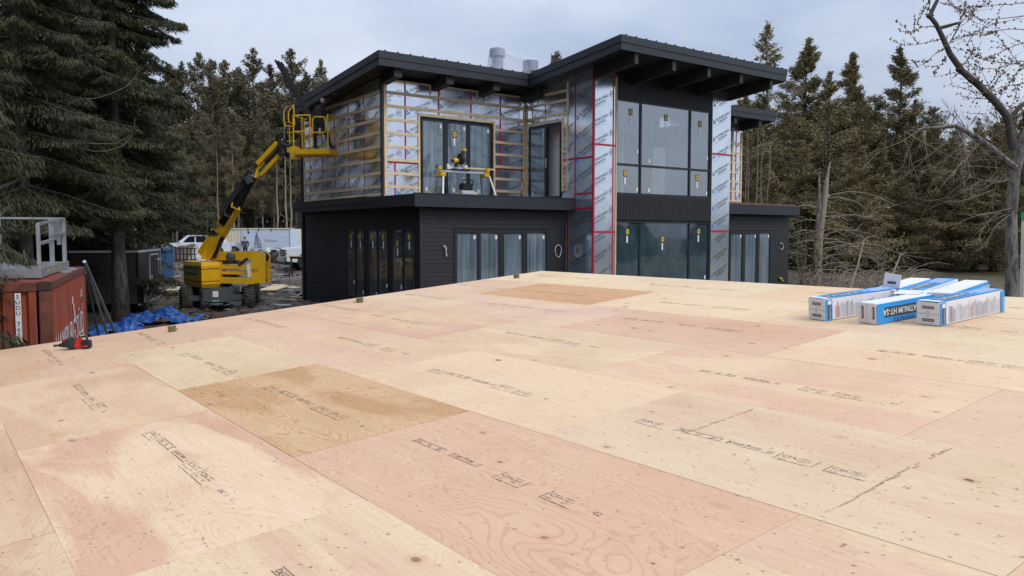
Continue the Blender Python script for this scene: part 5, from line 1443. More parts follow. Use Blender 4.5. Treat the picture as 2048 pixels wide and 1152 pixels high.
MB().box(.18, CL - .18, .005, .065, CHT - .10, CHT - .005).build('top_rail', M['container_rust'], ct); MB().box(.005, .065, .17, CW - .17, CHT - .12, CHT - .004).build('top_rail', M['container_rust'], ct)
MB().box(.15, CL - .15, .005, .06, .02, .16).build('bottom_rail', M['container_rust'], ct); MB().box(.005, .06, .15, CW - .15, .02, .16).build('bottom_rail', M['container_rust'], ct)
MB().box(.15, CL, .1, CW, .0, .15).box(CL - .08, CL, .1, CW - .05, .15, CHT - .1).box(.15, CL - .05, CW - .06, CW, .15, CHT - .1).build('back_panel', M['container_red'], ct)
# registration strip, one letter under another
MB().box(-.012, -.008, .355, .425, 1.60, 2.45).build('number_strip', M['white_print'], ct)
tm = MB()
for i, chh in enumerate('SUDU 765568'):
    if chh != ' ': add_text(tm, chh, .08, frame((-.0145, .39, 2.375 - i * .0735), (0, -1, 0), (0, 0, 1)), align='CENTER', bold=.012)
tm.build('number_print', M['print_black'], ct)
tm = MB(); add_text(tm, 'HAMBURG', .62, frame((.42, .012, 1.36), (1, 0, 0), (0, 0, 1)) , sx=1.05, bold=.0); add_text(tm, 'SÜD', .62, frame((3.75, .012, 1.36), (1, 0, 0), (0, 0, 1)), sx=1.3, bold=.0)
for i in range(4): tm.box(3.1 + i * .15, 3.25 + i * .15, .010, .0115, 2.05 - .13 * i, 2.17 - .13 * i)
tm.build('side_lettering', M['white_print'], ct)
tm = MB(); add_text(tm, 'SUDU', .2, frame((4.7, .012, 2.05), (1, 0, 0), (0, 0, 1)), sx=1.1, bold=.01); add_text(tm, '22G1', .15, frame((5.0, .012, 1.8), (1, 0, 0), (0, 0, 1))); tm.box(5.1, 5.2, .01, .0115, 1.3, 1.45); tm.build('side_marks', M['white_print'], ct)
# galvanised guard-rail frames stacked on the roof
fm = CM @ Matrix.Translation((1.0, .24, CHT + .003)) @ Matrix.Diagonal((1.4, 1.15, .92, 1))
fs = thing('steel_frame_stack', 'galvanised steel platform frames stacked on the red container', 'steel frames', fm, local=True)
def fb(name, *bs):
    mb = MB()
    for b_ in bs: mb.bar(*b_)
    return mb.build(name, M['galv'], fs)
for x, y, h in ((0, 0, 1.0), (0, .42, 1.22), (0, 1.2, 1.22), (1.25, 0, 1.0), (2.7, 0, 1.2), (2.7, .2, 1.2), (2.55, .0, 1.2), (2.7, 1.25, 1.2), (.3, 1.25, 1.2), (1.9, 1.2, 1.0)):
    fb('post', ((x, y, 0), (x, y, h * .86), .042, .042))
fb('top_rail', ((0, 0, .86), (2.7, 0, 1.03), .04, .04)); fb('top_rail', ((0, .42, 1.05), (0, 1.25, 1.05), .04, .04)); fb('top_rail', ((.0, 1.25, 1.05), (2.7, 1.25, 1.04), .04, .04)); fb('top_rail', ((2.7, 0, 1.03), (2.7, 1.25, 1.03), .04, .04))
fb('mid_rail', ((0, 0, .55), (1.25, 0, .6), .045, .045)); fb('mid_rail', ((0, .42, .75), (0, 1.25, .75), .045, .045)); fb('mid_rail', ((1.3, 1.2, .62), (2.7, 1.2, .62), .045, .045)); fb('mid_rail', ((1.2, 0, .7), (2.7, 0, .74), .045, .045))
for k in range(4): fb('ladder_rail', ((2.3 + k * .1, .05, .5), (2.3 + k * .1, .05, 1.0), .03, .03))
MB().box(1.25, 2.0, -.012, .012, .6, .93).build('toe_panel', M['galv'], fs)
MB().box(-.1, 2.9, -.03, .01, .02, .16).box(-.1, -.06, .0, 1.3, .02, .16).box(-.1, 2.9, 1.28, 1.31, .02, .2).build('edge_channel', M['galv'], fs)
MB().box(0, 2.85, .05, 1.25, .12, .15).build('platform_plate', M['alu'], fs)
for x in (.45, 1.0, 1.6): MB().box(x, x + .12, -.034, -.031, .08, .12).build('yellow_label', M['sticker_yellow'], fs)
MB().lathe([(.09, 0), (.09, .03), (.04, .05)], (1.4, -.13, 0), (0, 0, 1), 14).build('base_plate', M['galv'], fs); MB().lathe([(.1, 0), (.1, .03), (.04, .05)], (2.2, -.12, 0), (0, 0, 1), 14).build('base_plate', M['galv'], fs)
# poles leaning on the container
for k, (t0, b0, lab, d0, d1, r_) in enumerate((((169, 523), (232, 668), 'galvanised pole leaning on the container, thickest of three', 16.2, 19.0, .035), ((171, 527), (216, 672), 'middle galvanised pole leaning on the container end', 16.3, 18.7, .03), ((171, 545), (199, 680), 'thin dark pole leaning nearest the container wall', 16.2, 18.2, .022))):
    p0, p1 = at(*t0, d0), at(*b0, d1); v = p1 - p0; s_ = (float(gz(p1.x, p1.y)) + .02 - p0.z) / v.z
    tag(MB().tube([p0, p0 + v * s_], r_, 8).build('leaning_pole', M['galv'] if k < 2 else M['chassis_grey'], None, True), lab, 'pole', 'poles leaning on the container')

# ------------------------------------------------------------------ cargo trailer, dumpster, tarp, planks
p0, p1 = on_z(279, 627, 0), on_z(323, 606, 0)
ax = (p1 - p0); ax.z = 0
TM = frame((p0.x, p0.y, 0), ax, Vector((-ax.y, ax.x, 0)))
tr = thing('cargo_trailer', 'black enclosed cargo trailer with aluminium trim behind the spruce trunk', 'trailer', TM, local=True)
TL, TW, TH = ax.length, 2.0, 1.98
MB().bbox(0, TL, 0, TW, .28, TH, .03).build('body', M['trailer_black'], tr)
MB().box(-.02, TL + .02, -.02, .05, TH - .05, TH + .02).box(-.02, .05, .05, TW + .02, TH - .05, TH + .02).box(TL - .03, TL + .02, -.02, .04, .3, TH - .05).box(-.03, TL + .02, -.025, .02, .25, .31).build('edge_trim', M['alu'], tr)
d_ = MB().box(1.9, 3.5, -.03, -.001, .4, TH - .18).build('side_door', M['trailer_black'], tr)
MB().box(1.85, 1.9, -.04, -.001, .4, TH - .15).box(3.5, 3.55, -.04, -.001, .4, TH - .15).box(1.85, 3.55, -.04, -.001, TH - .18, TH - .13).build('door_frame', M['alu'], d_)
for z in (.55, 1.6): MB().box(3.2, 3.75, -.06, -.03, z, z + .06).build('hinge', M['alu'], d_)
MB().box(2.0, 2.1, -.07, -.03, 1.0, 1.12).build('handle', M['alu'], d_)
MB().box(-.03, -.001, .06, TW - .06, .32, TH - .08).build('rear_ramp', mat('mud_reflection', (.055, .037, .026), .5, var=.4, vscale=2, coord='World', stretch=(3, 3, .5)), tr)  # black panel's brown reflection of the mud painted into its colour
w = MB().lathe([(.16, -.09), (.31, -.1), (.34, -.05), (.34, .05), (.31, .1), (.16, .09)], (.75, -.02, .33), (0, 1, 0), 24).build('wheel', M['rubber'], tr, True); MB().lathe([(.05, -.13), (.12, -.12), (.18, -.105)], (.75, -.02, .33), (0, 1, 0), 18).build('rim', M['galv'], w)
MB().tube([(.75 + .43 * math.cos(t), -.12, .33 + .43 * math.sin(t)) for t in np.linspace(0, math.pi, 14)], .035, 6).build('fender', M['alu'], tr)
MB().tube([(TL, TW / 2 - .5, .4), (TL + 1.3, TW / 2, .42)], .05, 6).tube([(TL, TW / 2 + .5, .4), (TL + 1.3, TW / 2, .42)], .05, 6).build('drawbar', M['dark_steel'], tr)
p0 = on_g(323, 577); ax = Vector((1.95, 5.9, .12))
DMx = frame((p0.x, p0.y, p0.z), Vector((ax.x, ax.y, ax.z)), Vector((-ax.y, ax.x, 0)))
dp = thing('dumpster', 'ribbed blue steel dumpster behind the black trailer', 'dumpster', DMx, local=True)
DL = ax.length
MB().box(0, DL, 0, .06, .12, 1.62).box(0, .06, .06, 2.2, .12, 1.62).box(DL - .06, DL, .06, 2.2, .12, 1.62).box(0, DL, 2.14, 2.2, .12, 1.62).box(0, DL, 0, 2.2, .08, .15).build('body', M['dump_blue'], dp)
MB().box(-.05, DL + .05, -.09, .08, 1.6, 1.72).box(-.07, .08, .08, 2.2, 1.6, 1.72).build('rim', M['dump_blue'], dp)
for k in range(10): MB().box(.1 + k * (DL - .3) / 9, .22 + k * (DL - .3) / 9, -.07, .0, .12, 1.6).build('rib', M['dump_blue'], dp)
MB().box(0, DL, -.05, .02, .8, .86).build('side_rail', M['dump_blue'], dp)
for k in (0, 1): MB().lathe([(.1, -.06), (.1, .06)], (.4 + k * (DL - .9), .1, .08), (0, 1, 0), 12).build('roller', M['dark_steel'], dp)
def ground_plank(px0, py0, px1, py1, w, lab, m='pale_pine', name='mud_plank'):
    a, b_ = on_g(px0, py0), on_g(px1, py1)
    a.z = float(gz(a.x, a.y)) + .05; b_.z = float(gz(b_.x, b_.y)) + .05
    tag(MB().bar(a, b_, w, .04).build(name, M[m]), lab, 'plank', 'planks lying in the mud')
ground_plank(334, 576, 362, 558, .5, 'pale wide plank lying beside the blue dumpster')
ground_plank(553, 567, 590, 561, .6, 'plywood offcut lying in mud between lift and house')
ground_plank(532, 558, 560, 557, .8, 'pale sheet half sunk in mud behind the lift knuckle')
ground_plank(590, 592, 611, 590, .15, 'thin reddish board lying against the house corner', 'copper_strip')
ground_plank(568, 585, 583, 581, .2, 'muddy grey strip of film in a tyre rut', 'box_grey')
# tarp heaped over material
def tarp(name, lab, cx_, cy_, ax_, lx, ly, h, seed):
    n, m_ = 80, 60; rs = np.random.default_rng(seed); mb = MB(); a = np.linspace(-1, 1, n); b_ = np.linspace(-1, 1, m_)
    ca, sa = math.cos(ax_), math.sin(ax_); vs_ = []
    for j, v in enumerate(b_):
        for i, u in enumerate(a):
            edge = 1 + .18 * math.sin(5 * u + seed) * abs(v) + .15 * math.sin(7 * v + 2) * abs(u)
            x = u * lx * edge; y = v * ly * edge
            prof = max(0, 1 - abs(u) ** 2.4) * max(0, 1 - abs(v) ** 2.2)
            z = h * prof * (.62 + .75 * float(vnoise(u * 3 + 9, v * 3 + 4, 1.0, seed))) + .12 * float(vnoise(x + 20, y + 20, 4.2, seed)) + .11 * abs(float(vnoise(x + 20, y + 20, 7.5, seed + 3)) - .5) + .06 * abs(math.sin(6 * u + 4 * v + 2 * float(vnoise(u + 5, v + 5, 3, seed)))) * (.4 + prof) + .05 * float(vnoise(x + 20, y + 20, 11, seed))
            X, Y = cx_ + x * ca - y * sa, cy_ + x * sa + y * ca
            vs_.append((X, Y, float(gz(X, Y)) + .0 + z))
    fs_ = [(j * n + i, j * n + i + 1, (j + 1) * n + i + 1, (j + 1) * n + i) for j in range(m_ - 1) for i in range(n - 1)]
    mb.mesh(vs_, fs_); o = mb.build(name, M['tarp'], None, True); return tag(o, lab, 'tarp', 'blue tarps by the deck')
p = on_z(318, 648, 0); tarp('tarp', 'crumpled blue tarp heaped over material behind the deck', p.x, p.y, AZ - math.pi / 2 + .1, .86, .75, .17, 3)
p = on_z(232, 668, 0); tarp('tarp', 'flat blue tarp end spread below the leaning poles', p.x, p.y, AZ - math.pi / 2 + .3, .55, .5, .12, 5)
# sawhorse by the house corner
p = on_g(597, 554); shr = thing('sawhorse', 'black folding sawhorse standing by the house corner', 'sawhorse', frame(p, RT, FH), local=True)
MB().bbox(-.40, .40, -.05, .05, .86, .96, .015).build('top_bar', M['plastic_black'], shr)
for sx in (-.32, .32):
    for sy in (-.28, .28): MB().bar((sx, 0, .88), (sx * 1.15, sy, .0), .06, .05).build('leg', M['plastic_black'], shr)
    MB().bar((sx * 1.08, -.17, .38), (sx * 1.08, .17, .38), .04, .04).build('brace', M['plastic_black'], shr)
tag(MB().bar(p + UZ * .985 - RT * .45, p + UZ * .985 + RT * .5, .14, .04).build('lumber_piece', M['pale_pine']), 'short pale board laid on the sawhorse', 'board')

# ------------------------------------------------------------------ far yard: containers, vehicles, a man
def ground_at(px, d): 
    p = at(px, 472, d); return Vector((p.x, p.y, float(gz(p.x, p.y))))
g0 = ground_at(424, 78)
cc = thing('storage_container', 'cream corrugated storage container at the back of the yard', 'container', frame(g0, RT * .98 - FH * .2, FH), local=True)
Lc = 8.6
mb = MB(); pts = []
for k in range(26):
    u = k * Lc / 26
    for a_, o in ((0, 0), (.09, 0), (.12, .04), (.24, .04), (.27, 0)): pts.append((u + a_, o))
for (x0, o0), (x1, o1) in zip(pts[:-1], pts[1:]): mb.mesh([(x0, -o0, .1), (x1, -o1, .1), (x1, -o1, 2.5), (x0, -o0, 2.5)], [(0, 1, 2, 3)])
mb.build('side_panel', M['cream'], cc)
MB().box(0, Lc, .02, 2.4, .05, 2.52).build('body', M['cream'], cc); MB().box(-.05, Lc + .05, -.08, .1, 2.5, 2.6).build('top_rail', M['cream'], cc)
for x in (-.06, Lc - .06): MB().box(x, x + .14, -.09, .06, 0, 2.5).build('corner_post', M['cream'], cc)
g1 = ground_at(481, 72)
wt = thing('sign_trailer', 'white box trailer with a tree emblem and Welsh lettering', 'trailer', frame(g1, RT * .99 - FH * .14, FH), local=True)
Lt = 4.7
MB().bbox(0, Lt, 0, 2.1, .45, 2.42, .03).build('body', M['panel_white'], wt)
MB().box(-.02, .05, -.02, 0.0, .45, 2.45).box(.2, .24, -.025, 0.001, .45, 2.42).box(0, Lt, -.02, .03, 2.40, 2.46).box(Lt - .05, Lt + .02, -.02, 0, .45, 2.45).build('edge_trim', M['alu'], wt)
for x in (.7, 1.7, 2.9): MB().box(x, x + .08, -.05, -.001, 2.30, 2.5).build('marker_lamp', M['plastic_black'], wt)
MB().lathe([(.1, 0), (.1, .02)], (.78, -.003, 2.15), (0, -1, 0), 14).build('vent', M['plastic_black'], wt)
for x in (1.1, 1.9): MB().lathe([(.1, -.1), (.33, -.1), (.36, 0), (.33, .1), (.1, .1)], (x, .1, .36), (0, 1, 0), 18).build('wheel', M['rubber'], wt)
tm = MB(); rs = random.Random(4)
tx0 = 1.62
tm.bar((tx0 + .05, -.006, .7), (tx0 - .12, -.006, 2.2), .008, .04, slot=0)
for k in range(13):
    z = 2.05 - k * .105; xx = tx0 + .05 - .17 * (z - .7) / 1.5; l = .08 + .034 * k
    for s_ in (-1, 1):
        if rs.random() < .85:
            tm.bar((xx, -.006, z), (xx + s_ * l * rs.uniform(.6, 1.1), -.006, z + rs.uniform(-.08, .1)), .008, .035); tm.bar((xx + s_ * l * .5, -.006, z), (xx + s_ * l * .9, -.006, z + .07), .008, .03)
tm.build('tree_emblem', M['print_black'], wt)
tm = MB(); add_text(tm, 'Welsh', .38, frame((2.25, -.006, 1.28), (1, 0, 0), (0, 0, 1)), sx=1.05); tm.bar((3.3, -.006, 1.42), (3.55, -.006, 1.42), .006, .02); tm.bar((3.3, -.006, 1.32), (3.5, -.006, 1.32), .006, .02); tm.build('lettering', mat('gold_print', (.20, .15, .08), .6), wt)
tm = MB(); tm.bar((.08, -.006, .9), (.08, -.006, 1.4), .006, .03)
for k in range(3): tm.bar((.02, -.006, 1.0 + k * .14), (.17, -.006, 1.03 + k * .12), .006, .04)
tm.build('tree_emblem', M['print_black'], wt)

def vehicle(name, lab, cat, Mx, L, prof, Wd, body_m, wheels, wr, win, cab, extra=None):
    """body swept from a side profile (x along length from the nose, z up), with wheel arches, cab glass, wheels"""
    v = thing(name, lab, cat, Mx, local=True, group=None)
    bm = MB(); bm.prism([(x, -Wd / 2, z) for x, z in prof], (0, Wd, 0))
    bm.v = [(x, y * (1 - .05 * max(0, (z - .9))), z) for x, y, z in bm.v]
    bm.build('body', M[body_m], v)
    cm = MB(); cp_ = [(x, -Wd / 2 * .92, z) for x, z in cab]; cm.prism(cp_, (0, Wd * .92, 0)); cm.v = [(x, y * (1 - .16 * max(0, (z - cab[0][1]) / .8)), z) for x, y, z in cm.v]
    cm.build('cab', M[body_m], v)
    for (a, b_) in win:
        for s in (-1, 1):
            pts = [(x, s * (Wd / 2 * .925 + .006) * (1 - .16 * max(0, (z - cab[0][1]) / .8)), z) for x, z in b_]
            MB().prism(pts, (0, .006 * s, 0)).build('side_window', M['car_glass'], v)
    c0, c1 = cab[0], cab[1]
    k0, k1 = .12, .9
    MB().prism([(c0[0] + (c1[0] - c0[0]) * t - .012, s * Wd / 2 * .84 * (1 - .16 * t), c0[1] + (c1[1] - c0[1]) * t) for s, t in ((-1, k0), (1, k0), (1, k1), (-1, k1))], (.006, 0, .004)).build('windscreen', M['car_glass'], v)
    for x in wheels:
        for s in (-1, 1):
            MB().lathe([(wr + .07, 0), (wr + .07, .02)], (x, s * (Wd / 2 - .006), wr + .03), (0, s, 0), 24).build('wheel_arch', M['plastic_black'], v)
            w = MB().lathe([(wr * .6, -.12), (wr * .95, -.12), (wr, -.06), (wr, .06), (wr * .95, .12), (wr * .6, .12)], (x, s * (Wd / 2 - .08), wr), (0, 1, 0), 24).build('tyre', M['rubber'], v, True)
            MB().lathe([(.04, .06), (wr * .3, .10), (wr * .56, .125), (wr * .62, .11)], (x, s * (Wd / 2 - .08), wr), (0, s, 0), 20).build('rim', M['chrome'], w)
            for q_ in range(6):
                a_ = 2 * math.pi * q_ / 6; MB().bar((x + math.cos(a_) * wr * .15, s * (Wd / 2 + .04), wr + math.sin(a_) * wr * .15), (x + math.cos(a_) * wr * .55, s * (Wd / 2 + .045), wr + math.sin(a_) * wr * .55), .03, .06, up=(0, 1, 0)).build('spoke', M['chrome'], w)
    if extra: extra(v)
    return v
PF = [(0, .45), (0, .75), (.04, 1.08), (.18, 1.17), (1.45, 1.26), (1.5, 1.26), (5.75, 1.26), (5.8, .55), (5.7, .42), (.5, .40)]
PC = [(1.32, 1.25), (2.15, 1.92), (3.75, 1.94), (4.0, 1.25)]
PW = [(0, [(1.75, 1.28), (2.25, 1.80), (2.75, 1.83), (2.75, 1.28)]), (1, [(2.85, 1.28), (2.85, 1.83), (3.65, 1.83), (3.8, 1.28)])]
def f150(v):
    MB().bbox(-.04, .03, -.62, .62, .72, 1.10, .03).build('grille', M['plastic_black'], v); 
    for z in (.82, .95): MB().box(-.06, -.03, -.58, .58, z, z + .04).build('grille_bar', M['chrome'], v)
    for s in (-1, 1):
        MB().bbox(-.02, .34, s * .80 - .19, s * .80 + .19, .86, 1.06, .04).build('headlight', M['lamp'], v, True)
        MB().bbox(1.5, 1.62, s * 1.12 - .1, s * 1.12 + .1, 1.28, 1.45, .03).build('mirror', M['white_paint'], v)
    MB().bbox(-.14, .25, -.98, .98, .42, .70, .05).build('front_bumper', M['chrome'], v, True); MB().bbox(-.1, .2, -.9, .9, .26, .42, .03).build('air_dam', M['plastic_black'], v)
P = at(566, 540, 44.5)
vehicle('pickup_truck', 'white pickup truck nosing out from behind the house corner', 'pickup truck', frame((P.x, P.y, float(gz(P.x, P.y))), RT * .88 + FH * .47, FH), 5.8, PF, 2.0, 'white_paint', (1.05, 4.7), .41, PW, PC, f150)
JF = [(0, .55), (0, 1.0), (.1, 1.12), (1.3, 1.18), (4.0, 1.2), (4.0, .55)]
JC = [(1.3, 1.18), (1.62, 1.84), (3.9, 1.84), (3.98, 1.18)]
JW = [(0, [(1.6, 1.22), (1.78, 1.74), (2.4, 1.75), (2.4, 1.22)]), (1, [(2.5, 1.22), (2.5, 1.75), (3.1, 1.75), (3.1, 1.22)]), (2, [(3.2, 1.22), (3.2, 1.75), (3.8, 1.75), (3.85, 1.22)])]
def jeep(v):
    MB().bbox(-.1, .1, -.85, .85, .5, .68, .03).build('front_bumper', M['plastic_black'], v)
    for s in (-1, 1): MB().lathe([(.02, 0), (.1, .02), (.1, .06)], (-.03, s * .5, .9), (1, 0, 0), 14).build('headlight', M['lamp'], v); MB().bbox(.1, .95, s * .9 - .1, s * .9 + .1, .9, 1.0, .03).build('fender', M['plastic_black'], v)
    MB().bbox(1.7, 3.8, -.7, .7, 1.86, 1.94, .02).build('roof_rack', M['plastic_black'], v)
P = at(572, 520, 51)
vehicle('off_road_car', 'black boxy off-road car parked behind the white pickup', 'car', frame((P.x, P.y, float(gz(P.x, P.y))), RT * .86 + FH * .5, FH), 4.0, JF, 1.75, 'car_black', (.6, 3.1), .42, JW, JC, jeep)
# small quad between trailer and truck
P = ground_at(551, 52); qd = thing('quad_bike', 'grey and red quad bike parked beside the white pickup nose', 'quad bike', frame(P, RT * .5 + FH * .86, FH), local=True)
for x in (-.55, .55):
    for s in (-.42, .42): MB().lathe([(.12, -.1), (.27, -.1), (.29, 0), (.27, .1), (.12, .1)], (x, s, .29), (0, 1, 0), 16).build('wheel', M['rubber'], qd)
MB().bbox(-.9, .85, -.26, .26, .42, .75, .1).build('body', M['cloth_grey'], qd, True); MB().bbox(-.75, .0, -.2, .2, .74, .88, .06).build('seat', M['plastic_black'], qd, True)
MB().bbox(.45, .98, -.34, .34, .60, .72, .05).build('front_fender', M['tail_red'], qd, True); MB().bbox(-1.0, -.5, -.34, .34, .60, .70, .05).build('rear_fender', M['plastic_black'], qd, True)
MB().tube([(.35, -.4, 1.0), (.42, -.1, .98), (.42, .1, .98), (.35, .4, 1.0)], .02, 6).tube([(.45, 0, .7), (.42, 0, .98)], .03, 6).build('handlebar', M['plastic_black'], qd)
MB().bbox(-1.05, -.7, -.3, -.02, .72, 1.02, .03).build('cargo_box', M['white_print'], qd)
# pickups glimpsed through the trees
for px, d, lab in ((326, 71, 'white pickup at the left end of the row seen through the trees'), (360, 72.5, 'white pickup partly hidden by trunks behind the earth heap')):
    P = ground_at(px, d)
    vehicle('pickup_truck', lab, 'pickup truck', frame(P, RT * .97 + FH * .25, FH), 5.8, PF, 2.0, 'white_paint', (1.05, 4.7), .41, PW, PC, f150)
# man standing in front of the sign trailer
P = ground_at(490, 66)
mn = thing('person', 'man in a grey jacket and cap standing before the white trailer', 'person', P)
def Wm(x, y, z): return tuple(RT * x + FH * y + UZ * z)
jm = {'pel': (Wm(0, 0, .93), .16, .12), 'ch': (Wm(0, -.01, 1.26), .2, .14), 'nk': (Wm(0, -.02, 1.47), .07, .07), 'hl': (Wm(-.1, 0, .86), .1, .1), 'kl': (Wm(-.11, -.03, .48), .075, .075), 'al': (Wm(-.12, 0, .1), .055, .055), 'tl': (Wm(-.13, -.12, .05), .045, .05),
      'hr': (Wm(.1, 0, .86), .1, .1), 'kr': (Wm(.11, -.03, .48), .075, .075), 'ar': (Wm(.12, 0, .1), .055, .055), 'tr': (Wm(.13, -.12, .05), .045, .05),
      'sl': (Wm(-.21, 0, 1.42), .075, .075), 'el': (Wm(-.29, .02, 1.14), .06, .06), 'wl': (Wm(-.24, -.12, .92), .045, .045), 'sr': (Wm(.21, 0, 1.42), .075, .075), 'er': (Wm(.29, .02, 1.14), .06, .06), 'wr': (Wm(.24, -.12, .92), .045, .045)}
skin_body('body', jm, ed, mn, [M['cloth_black'], M['cloth_grey']], lambda c: 1 if c.z > .88 else 0)
head(mn, P + RT * 0 - FH * .03 + UZ * 1.64, -FH, s=1.05)
for s, k in ((-1, 'wl'), (1, 'wr')):
    mb = MB(); hand(mb, P + Vector(jm[k][0]), (-FH * .3 - UZ), RT * s, 1.0); mb.build('hand', M['skin'], mn, True)
# earth heap with old sheeting and brush
def heap(name, lab, px, d, lx, ly, h, m, seed):
    P = ground_at(px, d); n = 30; vs_ = []
    for j in range(n):
        for i in range(n):
            u, v = -1 + 2 * i / (n - 1), -1 + 2 * j / (n - 1); r_ = math.hypot(u, v)
            z = h * max(0, 1 - r_ ** 1.7) * (.6 + .8 * float(vnoise(u * 2 + 5, v * 2 + 5, 1.3, seed))) + .12 * float(vnoise(u * 6 + 9, v * 6 + 9, 1.6, seed)) - .05
            q = P + RT * u * lx + FH * v * ly; vs_.append((q.x, q.y, P.z + z))
    o = MB().mesh(vs_, [(j * n + i, j * n + i + 1, (j + 1) * n + i + 1, (j + 1) * n + i) for j in range(n - 1) for i in range(n - 1)]).build(name, M[m], None, True)
    return tag(o, lab, 'heap')
heap('earth_heap', 'mound of dark earth left of the boom lift arm', 374, 60, 2.2, 2.0, 1.1, 'dirt_heap', 3)
heap('sheeting_heap', 'grey plastic sheeting crumpled at the foot of the earth mound', 398, 57, .85, .9, 1.05, 'snow_sheet', 6)
P = ground_at(370, 55)
rk = thing('pallet_rack', 'dark slatted crate standing before the earth mound', 'crate', frame(P, RT, FH), local=True)
for k in range(6): MB().box(-.7 + k * .26, -.62 + k * .26, -.02, .02, 0, 1.05 - .06 * (k % 3)).build('slat', M['black_wood'], rk)
for z in (.12, .5, .88): MB().box(-.72, .78, .021, .05, z, z + .07).build('rail', M['black_wood'], rk)

# ------------------------------------------------------------------ trees
def fast_mesh(name, V, F4, m):
    me = bpy.data.meshes.new(name); n, k = len(V), len(F4)
    me.vertices.add(n); me.vertices.foreach_set('co', np.ascontiguousarray(V, dtype=np.float32).ravel())
    me.loops.add(4 * k); me.loops.foreach_set('vertex_index', np.ascontiguousarray(F4, dtype=np.int32).ravel())
    me.polygons.add(k); me.polygons.foreach_set('loop_start', np.arange(0, 4 * k, 4, dtype=np.int32))
    me.update(calc_edges=True); me.materials.append(m); return me
def spray_mesh(name, c, d, l, w, m, fold=.25):
    """one rhombic spray per row: centre c, direction d, length l, width w"""
    n = len(c); d = d / np.linalg.norm(d, axis=1, keepdims=True)
    r_ = rng.normal(size=(n, 3)); s = np.cross(d, r_); s /= np.linalg.norm(s, axis=1, keepdims=True)
    nn = np.cross(d, s); l = l[:, None]; w = w[:, None]
    V = np.empty((n, 4, 3)); V[:, 0] = c - d * l * .5; V[:, 2] = c + d * l * .5
    V[:, 1] = c + s * w * .5 + nn * w * fold - d * l * .08; V[:, 3] = c - s * w * .5 + nn * w * fold - d * l * .08
    return fast_mesh(name, V.reshape(-1, 3), np.arange(4 * n).reshape(n, 4), m)
def cedar_crown(seed, h, rad, base, n, m, ragged=.35, tipp=.62, ls=(.16, .40), ws=(.07, .15)):
    g = np.random.default_rng(seed)
    nb = 125
    t = g.random(nb) ** .85; t[:14] = np.linspace(.86, 1.0, 14)
    az_ = g.random(nb) * 2 * math.pi
    prof = (1 - t) ** tipp * (.45 + .55 * np.minimum(1, t / .10)); prof = np.maximum(prof, .06)
    lob = 1 + ragged * np.sin(az_ * 2 + seed) * np.sin(t * 9 + seed * 2) + g.normal(0, .40, nb)
    L = rad * prof * np.clip(lob, .3, 2.0)
    z0 = base + t * (h - base)
    wts = (L ** 1.15 + .10); wts /= wts.sum(); bi = g.choice(nb, n, p=wts)
    s = g.random(n) ** .55
    up = .25 + .5 * t[bi]
    x = np.cos(az_[bi]) * L[bi] * s; y = np.sin(az_[bi]) * L[bi] * s
    z = z0[bi] + L[bi] * (up * s * s - .28 * s)
    th = .07 + .125 * L[bi] * (1 - .5 * s)
    c = np.stack([x, y, z], 1) + g.normal(0, 1, (n, 3)) * th[:, None] * np.array([.8, .8, .9])
    d = np.stack([np.cos(az_[bi]), np.sin(az_[bi]), np.full(n, .55)], 1) + g.normal(0, .55, (n, 3)) - np.array([0, 0, .5]) * (1 - t[bi])[:, None]
    return spray_mesh('crown', c, d, g.uniform(*ls, n), g.uniform(*ws, n), m)
def trunk_mesh(h, r, m, seed, limbs=0, bend=.12):
    rs = random.Random(seed); mb = MB(); p = []
    for k in range(9): p.append((rs.uniform(-bend, bend) * (k > 0), rs.uniform(-bend, bend) * (k > 0), h * k / 8 - .15 * (k == 0)))
    mb.tube(p, [r * (1.35 if k == 0 else 1) * (1 - .88 * k / 8) for k in range(9)], 8)
    for k in range(limbs):
        z = rs.uniform(.12, .6) * h; a = rs.uniform(0, 6.28); l = rs.uniform(.4, 1.6)
        mb.tube([(0, 0, z), (math.cos(a) * l * .5, math.sin(a) * l * .5, z + .05), (math.cos(a) * l, math.sin(a) * l, z - .15 * l)], [.025, .015, .006], 4)
    me = bpy.data.meshes.new('trunk'); me.from_pydata(mb.v, [], mb.f); me.materials.append(m)
    me.polygons.foreach_set('use_smooth', [True] * len(me.polygons)); return me
VAR = {}
for k in range(4): VAR['left', k] = (cedar_crown(20 + k, 16.5, 2.3, (5.2, 3.2, 6.4, 4.2)[k], 17000, M['cedar_leaf'], .4, .62, (.13, .30), (.05, .11)), trunk_mesh(16, .19, M['grey_bark'], k, 22))
for k in range(4): VAR['right', k] = (cedar_crown(40 + k, 15.0, (2.6, 2.2, 2.9, 2.0)[k], .3, 36000, M['cedar_leaf_right'], .55, (.72, .8, .62, .7)[k], (.11, .25), (.04, .085)), trunk_mesh(14.5, .2, M['bark'], 9 + k, 10))
for k in range(2): VAR['thin', k] = (cedar_crown(60 + k, 16.0, 1.5, 5.0, 5200, M['cedar_leaf_right'], .7, .7, (.14, .3), (.05, .1)), trunk_mesh(15.6, .13, M['pale_bark'], 15 + k, 14))
for k in range(2): VAR['back', k] = (cedar_crown(70 + k, 14.5, 2.7, .3, 9000, M['cedar_leaf']), trunk_mesh(14, .2, M['bark'], 25 + k, 0))
